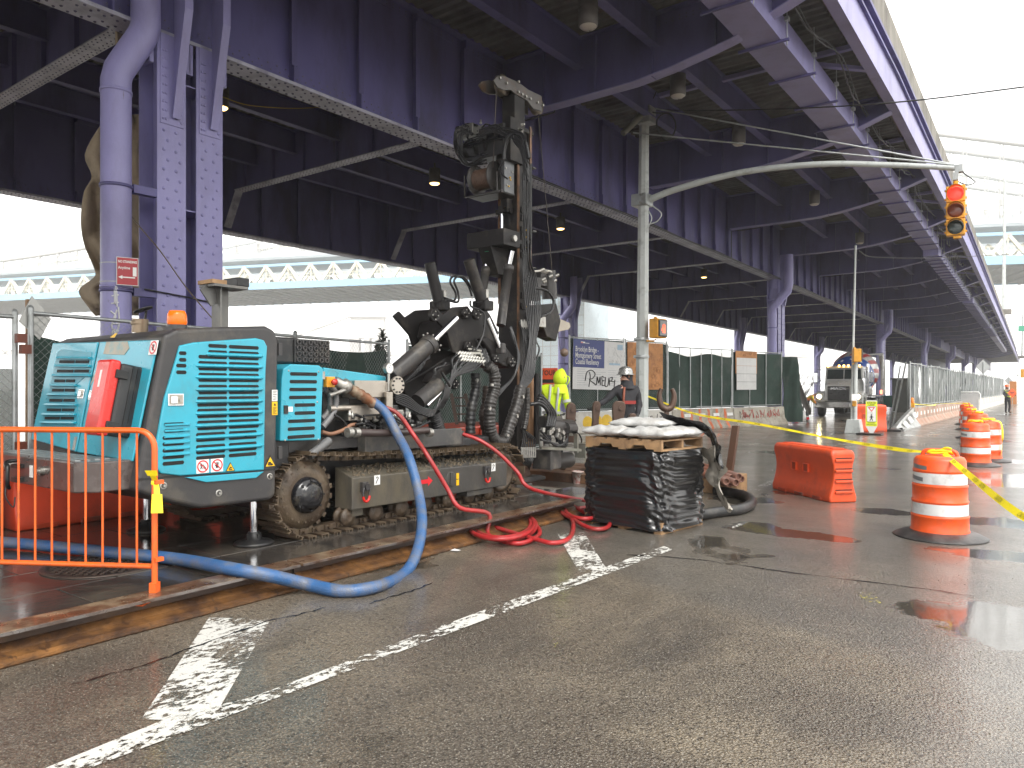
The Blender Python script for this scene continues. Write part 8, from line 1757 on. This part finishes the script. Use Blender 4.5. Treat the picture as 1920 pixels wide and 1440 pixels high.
def diamond(u, v, d, s, lab, plaque=True, col_=None, vb=None):
    c = pt(u, v, d); t = thing('warning_sign', lab, 'sign', (c.x,c.y,0)); sm = col_ or mat('aluminium sign back', (.34,.35,.35), rough=.45, metal=.2)
    rt_ = Vector((CA,SA,0)); up = Vector((0,0,1)); dv_ = Vector((-SA,CA,0))*.02
    P = [c+rt_*s, c+up*s, c-rt_*s, c-up*s]; b = MB(); b.slab(P, [p+dv_ for p in P]); b.build('diamond_panel', sm, t)
    if plaque: c2 = c-up*(s*1.35); P = [c2+rt_*a*s*.6+up*bb*s*.42 for a, bb in ((-1,-.3),(.4,-1),(1,.2),(-.4,1))]; b = MB(); b.slab(P, [p+dv_ for p in P]); b.build('lower_plaque', sm, t)
    b = MB(); z0 = .8 if vb is None else vb; b.cyl((c.x+.02,c.y-.04,z0), (c.x+.02,c.y-.04,c.z+s*.6), .035, n=8); b.build('post', GALV, t)
diamond(1843.5, 688, 66, .66, 'silver back of a tall diamond sign standing above the grey fence'); diamond(1891, 714, 116, .66, 'silver back of a farther diamond sign near the end of the grey fence', plaque=False)
def lamppost(u, v0, v1, d, lab, arm=True):
    a, c = pt(u, v1, d), pt(u+2, v0, d); t = thing('street_light', lab, 'street light', tuple(a)); b = MB(); b.cyl(a, c, .22, .12, n=10); b.build('pole', GP, t)
    e = pt(u-80*93/d, v0-9*93/d*0-9, d-3); b = MB(); b.tube([c-Vector((0,0,.1)), (c+e)/2+Vector((0,0,.25)), e], .05, 6, sub=4); b.tube([c-Vector((0,0,1.6)), (c+e)/2-Vector((0,0,.3)), e], .035, 6, sub=4); b.cyl((c*.8+e*.2)+Vector((0,0,.1)), (c*.8+e*.2)-Vector((0,0,1.2)), .03, n=5); b.build('truss_arm', GP, t)
    b = MB(); b.cbox(e-Vector((.3,0,0)), (.8,.3,.16)); b.build('lamp_head', GP, t, bevel=.04)
    b = MB(); b.cbox(a-Vector((0,0,.2)), (1.6,1.,.6)); b.build('base_bracket', CONC, t)
lamppost(1882, 338, 582, 92.7, 'tall street light rising from the viaduct parapet at the right'); lamppost(1916, 584, 668, 175, 'farther street light on the viaduct parapet at the right edge')
c = pt(1917, 616, 120); t = thing('street_sign', 'small green street sign high at the right edge', 'sign', (c.x,c.y,c.z-1)); b = MB(); b.cbox(c, (1.1,.05,.9)); b.build('green_panel', mat('green sign', (.03,.30,.17), rough=.5), t); b = MB(); b.cyl(c+Vector((.9,0,-9.3)), c+Vector((.9,0,3)), .1, n=8); b.build('post', GALV, t)
c = pt(1917,700,95); t = thing('traffic_light', 'distant yellow traffic light at the right edge above the street', 'traffic light', (c.x,c.y,c.z-1)); b = MB(); b.cbox(c, (.4,.35,1.1)); b.build('signal_body', YEL, t, bevel=.03); b = MB(); b.cyl(c+Vector((-.5,-.2,-.25)), c+Vector((-.5,-.24,-.25)), .15, n=12); b.cyl((c.x+.5,c.y,0),(c.x+.5,c.y,c.z+1.2),.1,n=8); b.build('signal_post', GP, t)
# piles at the fence end near the truck
def tubepile():
    pass
q = pt(1503,782,40); q.z = 0; t = thing('bucket', 'off-white upturned bucket by the fence end near the truck', 'bucket', tuple(q)); b = MB(); b.lathe(q, ((.22,0),(.19,.4),(0,.41)), 16, caps=False); b.build('bucket_body', WHITE, t)
b = MB(); q = pt(1488,785,37); q.z = 0; rnd = random.Random(8)
for k in range(40): p = q+Vector((rnd.gauss(0,.25),rnd.gauss(0,.3),abs(rnd.gauss(0,.15)))); b.cur = k%3; b.cbox(p, (.12,.12,.04), Matrix.Rotation(rnd.uniform(0,3),3,'X') @ Matrix.Rotation(rnd.uniform(0,3),3,'Z'))
o = b.build('litter_heap', [WHITE, mat('blue litter', (.05,.10,.35)), DRED]); tag(o, 'small heap of coloured litter at the foot of the green mesh flap', 'litter', kind='stuff')
b = MB()
for k in range(5): p0 = pt(1497,715+k*6,41+k*.3); p1 = pt(1518,768+k*2,40.5); b.bar(p0, p1, .12, .12)
tag(b.build('leaning_beams', mat('dark stacked timber', (.05,.04,.03), rough=.6), kind='stuff'), 'dark timbers leaning together behind the fence end', 'timber')
b = MB(); c = pt(1515,750,50); c.z = 0
for k in range(9): b.cyl(c+Vector((k*.16-.6,0,0)), c+Vector((k*.16-.6,0,1.0)), .015, n=5)
b.cyl(c+Vector((-.65,0,1.0)), c+Vector((.8,0,1.0)), .02, n=6); tag(b.build('green_railing', mat('green railing paint', (.05,.14,.07), rough=.5), kind='stuff'), 'low green railing beyond the fence end', 'railing')
c = pt(1688, 770, 50); c.z = 0; b = MB(); b.box((c.x-.5,c.y,0),(c.x+.4,c.y+1.5,2.2)); b.box((c.x-.6,c.y-.1,2.2),(c.x+.5,c.y+1.6,2.3)); tag(b.build('storage_box', mat('dark green shed', (.045,.05,.045), rough=.6), bevel=.02), 'dark green storage shed behind the start of the grey fence', 'shed')
c = pt(1672, 748, 52); c.z = 0; b = MB(); b.box((c.x-.7,c.y,0.3),(c.x+.5,c.y+1.,1.1)); tag(b.build('waste_bin', mat('dark teal bin', (.01,.10,.08), rough=.5), bevel=.05), 'dark teal bin beside the storage shed', 'bin')
# distant construction clutter at the vanishing end
for k, (u, v, d, h, lb) in enumerate(((1904,735,75,2.6,'orange and black construction light board far up the street'),)):
    c = pt(u, v, d); t = thing('work_light_board', lb, 'light board', (c.x,c.y,0)); b = MB(); b.box((c.x-.5,c.y,0),(c.x+.1,c.y+.1,2.3)); b.build('board', mat('dusty orange board', (.5,.2,.06), rough=.5), t)
# ---------------------------------------------------------------- people
LIME = mat('lime hi-vis cloth', (.60,.80,.015), rough=.7, var=.1, vscale=6, dirt=(.40,.52,.02), damt=.3, dscale=6, bump=.25, bscale=14); SILV = mat('silver reflective tape', (.42,.43,.42), rough=.35, var=.06)
DKC = mat('dark work cloth', (.018,.018,.022), rough=.8, var=.2, bump=.25, bscale=14); SKIN = mat('skin', (.36,.19,.13), rough=.5, var=.06); PANT = mat('dark work trousers', (.025,.026,.032), rough=.8, var=.2); GLV = mat('dark glove', (.02,.02,.02), rough=.6); BOOT = mat('brown boots', (.06,.04,.025), rough=.6)
def person(base, face, J, mats, lab, build_extra=None):
    """J: joints in metres, x to the person's left/right in picture, y away, z up, before turning by face."""
    t = thing('person', lab, 'person', tuple(base), face)
    names = ['pelvis','waist','chest','neck','head','head_top','lsh','lel','lwr','rsh','rel','rwr','lhip','lkn','lan','lto','rhip','rkn','ran','rto']
    E = [('pelvis','waist'),('waist','chest'),('chest','neck'),('neck','head'),('head','head_top'),('chest','lsh'),('lsh','lel'),('lel','lwr'),('chest','rsh'),('rsh','rel'),('rel','rwr'),('pelvis','lhip'),('lhip','lkn'),('lkn','lan'),('lan','lto'),('pelvis','rhip'),('rhip','rkn'),('rkn','ran'),('ran','rto')]
    RD_ = dict(pelvis=.145,waist=.135,chest=.155,neck=.058,head=.09,head_top=.085,lsh=.085,rsh=.085,lel=.062,rel=.062,lwr=.04,rwr=.04,lhip=.105,rhip=.105,lkn=.075,rkn=.075,lan=.058,ran=.058,lto=.045,rto=.045)
    me = bpy.data.meshes.new('body'); me.from_pydata([J[n] for n in names], [(names.index(a),names.index(b_)) for a, b_ in E], [])
    o = bpy.data.objects.new('body', me); col.objects.link(o); sk_ = o.modifiers.new('skin','SKIN'); sb = o.modifiers.new('sub','SUBSURF'); sb.levels = 2; sb.render_levels = 2
    for i, n in enumerate(names): v = me.skin_vertices[0].data[i]; r = RD_[n]; v.radius = (r, r*(.82 if n in ('pelvis','waist','chest') else 1)); v.use_root = (n == 'pelvis')
    dg = bpy.context.evaluated_depsgraph_get(); m2 = bpy.data.meshes.new_from_object(o.evaluated_get(dg)); bpy.data.objects.remove(o)
    import mathutils
    for v in m2.vertices:
        p = v.co; k = 1 if .15 < p.z < 1.5 else 0
        v.co = p+v.normal*k*(.007*mathutils.noise.noise(p*9+Vector((base[0],0,0)))+.012*mathutils.noise.noise(Vector((p.x*6,p.y*6,p.z*16)))+.010*mathutils.noise.noise(Vector((p.x*14+p.z*9,p.y*5,p.z*7))))
    for m in mats: m2.materials.append(m)
    cls = {}; up_ = {'waist','chest','lsh','rsh','lel','rel'}
    def seg(p, a, c): a, c = Vector(a), Vector(c); d = c-a; f = max(0,min(1,(p-a).dot(d)/d.length_squared)); return (p-a-d*f).length, f
    for pl_ in m2.polygons:
        p = Vector(pl_.center); best = min(((seg(p,J[a],J[b_])[0]-RD_[b_]*.4, (a,b_), seg(p,J[a],J[b_])[1]) for a, b_ in E), key=lambda q: q[0]); a, b_ = best[1]
        k = 0
        if b_ in ('head','head_top'): k = 1
        elif b_ in ('lhip','rhip','lkn','rkn','lan','ran') : k = 2
        elif b_ in ('lto','rto'): k = 3
        pl_.material_index = k; pl_.use_smooth = True
    body = bpy.data.objects.new('body', m2); col.objects.link(body); body.parent = t
    # hands: palm and five bent fingers
    for s, w_, e in (('l','lwr','lel'),('r','rwr','rel')):
        W_ = Vector(J[w_]); d = (W_-Vector(J[e])).normalized(); sd_ = d.cross(Vector((0,0,1))).normalized() if abs(d.z) < .95 else Vector((1,0,0)); dn_ = d.cross(sd_).normalized(); b = MB()
        b.tube([W_-d*.02, W_+d*.03, W_+d*.09], .036, 10, sub=3, rf=lambda q,i: .034+.006*math.sin(q*3))
        for k in range(4): o_ = sd_*(k-1.5)*.019; Lf = (.065,.078,.072,.055)[k]; b.tube([W_+d*.075+o_, W_+d*(.08+Lf*.5)+o_-dn_*.008, W_+d*(.08+Lf*.8)+o_-dn_*.03, W_+d*(.08+Lf*.75)+o_-dn_*.055], .0095, 6, sub=2)
        b.tube([W_+d*.02+sd_*.03, W_+d*.05+sd_*.055, W_+d*.085+sd_*.055-dn_*.02], .011, 6, sub=2); b.build('hand', mats[4], t, local=True)
    h = Vector(J['head']); ht = Vector(J['head_top']); fd = Vector(J.get('look',(0,-1,0))).normalized(); c = (h+ht)/2; sd_ = fd.cross(Vector((0,0,1))).normalized()
    b = MB(); b.lathe(c+fd*.085+Vector((0,0,-.02)), ((.018,0),(.016,.02),(.0,.04)), 8, axis=fd+Vector((0,0,-.35)), caps=False); b.build('nose', mats[1], t, local=True)
    b = MB(); [b.sphere(c+fd*.088+sd_*s*.033+Vector((0,0,.02)), .012, 8, 6) for s in (-1,1)]; b.build('eyes', BLACKP, t, local=True, kind='stuff')
    b = MB(); b.bar(c+fd*.095+sd_*.022-Vector((0,0,.062)), c+fd*.095-sd_*.022-Vector((0,0,.062)), .008,.008); b.build('mouth', mat('lips', (.25,.09,.07), rough=.5), t, local=True)
    for s in (-1,1): b = MB(); b.sphere(c+sd_*s*.098, .026, 8, 6, (.5,.9,1.2)); b.build('ear', mats[1], t, local=True)
    if build_extra: build_extra(t, c, fd, sd_)
    return t
# camera-facing frame: local x to the right of the picture, local y away from the camera
FA = AN
def extra1(t, c, fd, sd_):
    b = MB(); b.sphere(c+Vector((-.02,0,-.02)), .125, 20, 14, (1.0,1.0,1.15)); b.lathe(c+Vector((-.02,0,.02)), ((.115,0),(.10,.06),(.05,.12),(0,.15)), 18, axis=(.25,0,1), caps=False); b.lathe(c-Vector((.03,0,.20)), ((.16,-.08),(.145,.0),(.115,.08)), 18, caps=False); o = b.build('hood', LIME, t, local=True)
    b = MB(); b.lathe(c+fd*.10+Vector((0,0,-.02)), ((.085,0),(.10,.0),(.095,.02),(.08,.02)), 20, axis=fd, caps=False); b.build('hood_rim', LIME, t, local=True)
    def ringband(z, rx, ry, h=.05, tiltv=0.): 
        b = MB(); n = 28; vs = []
        for i in range(n): a = 2*math.pi*i/n; x, y = rx*math.cos(a), ry*math.sin(a); vs += [(x+J1['waist'][0]+tiltv*(z-1.1), y, z), (x+J1['waist'][0]+tiltv*(z-1.1), y, z+h)]
        b.add(vs, [(2*i,2*((i+1)%n),2*((i+1)%n)+1,2*i+1) for i in range(n)], True); b.build('reflective_band', SILV, t, local=True)
    ringband(1.02,.178,.152,.05); 
    for s in (-.07,.07): b = MB(); b.tube([(-.02+s,-.150,1.05),(s,-.172,1.25),(.02+s,-.165,1.42),(.03+s,-.08,1.53)], .022, 6, sub=4); b.build('reflective_strap', SILV, t, local=True)
    for a_, c_ in (('rsh','rel'),('lsh','lel')):
        A_, C_ = Vector(J1[a_]), Vector(J1[c_]); p = A_+(C_-A_)*.72; d = (C_-A_).normalized(); b = MB(); b.lathe(p, ((.082,0),(.080,.05)), 16, axis=d, caps=False); b.build('sleeve_band', SILV, t, local=True)
J1 = dict(pelvis=(-.02,0,.96),waist=(.0,0,1.12),chest=(.03,0,1.36),neck=(.08,0,1.53),head=(.13,-.01,1.61),head_top=(.18,-.01,1.72),lsh=(-.15,.02,1.47),lel=(-.12,.10,1.2),lwr=(.10,.18,1.05),rsh=(.20,-.04,1.47),rel=(.25,-.08,1.19),rwr=(.33,.02,.98),lhip=(-.1,0,.9),lkn=(-.1,-.02,.5),lan=(-.1,.02,.09),lto=(-.0,.0,.05),rhip=(.1,0,.9),rkn=(.12,-.03,.5),ran=(.12,.02,.09),rto=(.24,.0,.05),look=(.8,.5,-.35))
bp_ = pt(1036, 800, 13.2); bp_.z = .165; person(bp_, FA, J1, [LIME,SKIN,PANT,BOOT,GLV], 'worker in a lime hooded hi-vis jacket bent over tools right of the mast', extra1)
def extra2(t, c, fd, sd_):
    HH = mat('scuffed silver hard hat', (.35,.35,.34), rough=.25, metal=.5, dirt=(.05,.05,.05), damt=.45, dscale=16)
    b = MB(); b.lathe(c+Vector((0,0,.03)), ((.155,0),(.165,.005),(.135,.02),(.132,.07),(.11,.12),(.06,.15),(0,.158)), 24, caps=False); b.build('hard_hat', HH, t, local=True)
    b = MB(); b.lathe(c-Vector((0,0,.16))-fd*.035, ((.15,-.06),(.115,.03),(.10,.10),(.105,.2)), 18, caps=False); b.build('dark_hood', DKC, t, local=True)
    b = MB(); b.tube([(-.08,-.13,1.5),(-.10,-.17,1.3),(-.10,-.15,1.05)], .022, 6, sub=4); b.build('orange_strap', mat('dull orange strap', (.22,.06,.03), rough=.6), t, local=True)
    b = MB(); b.box((-.12,-.168,1.20),(.12,-.15,1.26)); b.build('red_chest_strip', mat('red strip', (.28,.025,.02), rough=.6), t, local=True)
J2 = dict(pelvis=(0.02,0,.96),waist=(.0,0,1.12),chest=(-.02,0,1.36),neck=(-.03,0,1.54),head=(-.04,0,1.63),head_top=(-.04,0,1.75),lsh=(-.20,-.02,1.46),lel=(-.40,-.10,1.27),lwr=(-.60,-.14,1.15),rsh=(.16,.02,1.46),rel=(.22,.05,1.18),rwr=(.15,-.12,1.0),lhip=(-.1,0,.9),lkn=(-.1,-.02,.5),lan=(-.1,.02,.09),lto=(-.12,-.14,.05),rhip=(.1,0,.9),rkn=(.12,-.03,.5),ran=(.12,.02,.09),rto=(.14,-.14,.05),look=(-.85,-.45,-.1))
bp_ = pt(1177, 800, 13.4); bp_.z = .16; person(bp_, FA, J2, [DKC,SKIN,PANT,BOOT,GLV], 'worker in dark clothes and a silver hard hat reaching out behind the grey pole', extra2)
b = MB(); b.box((bp_.x-.8,bp_.y-.5,0),(bp_.x+.6,bp_.y+.6,.16)); tag(b.build('timber_mat', WOOD, bevel=.01), 'timber platform under the worker in dark clothes', 'timber')
def extra3(t, c, fd, sd_):
    b = MB(); b.lathe(c+Vector((0,0,.03)), ((.16,0),(.14,.02),(.13,.08),(.08,.14),(0,.15)), 18, caps=False); b.build('hard_hat', mat('orange hard hat', (.75,.12,.02), rough=.35), t, local=True)
    for z in (1.05,1.3): b = MB(); b.lathe((0,0,z), ((.19,0),(.19,.07)), 18, caps=False); b.build('vest_band', mat('lime band', (.6,.75,.1), rough=.6), t, local=True)
J3 = dict(J2, lel=(-.25,-.05,1.2), lwr=(-.2,-.2,1.08), rel=(.22,-.02,1.2), rwr=(.3,-.18,1.18), look=(-.4,-.9,0))
bp3 = pt(1889, 775, 48); bp3.z = 0; person(bp3, FA, J3, [mat('navy vest', (.03,.035,.05), rough=.8, dirt=(.5,.55,.2), damt=.3, dscale=4),SKIN,PANT,BOOT,GLV], 'flagger in a hard hat standing far up the street with a sign paddle', extra3)
c = pt(1898, 737, 47.5); t = thing('stop_slow_paddle', 'orange diamond paddle on a pole held by the far flagger', 'sign paddle', (c.x,c.y,0)); P = [c+Vector(a) for a in ((.30*CA,.30*SA,0),(0,0,.30),(-.30*CA,-.30*SA,0),(0,0,-.30))]; b = MB(); b.slab(P, [p+Vector((0,.02,0)) for p in P]); b.build('paddle_face', mat('bright orange sign',(0,0,0)), t); b = MB(); b.cyl((c.x,c.y+.03,0),(c.x,c.y+.03,c.z),.02,n=6); b.build('handle', GALV, t)
b = MB(); b.bar(c+Vector((-.14*CA,-.14*SA-.01,.05)), c+Vector((.14*CA,.14*SA-.01,.05)), .01,.05); b.bar(c+Vector((-.1*CA,-.1*SA-.01,-.05)), c+Vector((.1*CA,.1*SA-.01,-.05)), .01,.04); b.build('print', BLACKP, t)
J4 = dict(pelvis=(0,0,.85),waist=(.05,0,.98),chest=(.22,-.05,1.14),neck=(.36,-.08,1.22),head=(.43,-.1,1.25),head_top=(.54,-.12,1.28),lsh=(.2,-.2,1.14),lel=(.3,-.25,.9),lwr=(.42,-.25,.72),rsh=(.24,.12,1.16),rel=(.35,.15,.92),rwr=(.45,.1,.75),lhip=(0,-.1,.8),lkn=(.05,-.1,.45),lan=(-.05,-.1,.09),lto=(.08,-.1,.05),rhip=(0,.1,.8),rkn=(.08,.1,.45),ran=(-.02,.1,.09),rto=(.12,.1,.05),look=(.7,0,-.7))
bp4 = pt(1513, 775, 43); bp4.z = 0; person(bp4, FA, J4, [mat('orange and lime jacket', (.7,.16,.03), rough=.7, dirt=(.55,.7,.05), damt=.5, dscale=3),SKIN,PANT,BOOT,GLV], 'worker in orange and lime bending down by the timbers near the truck', extra3 if False else None)
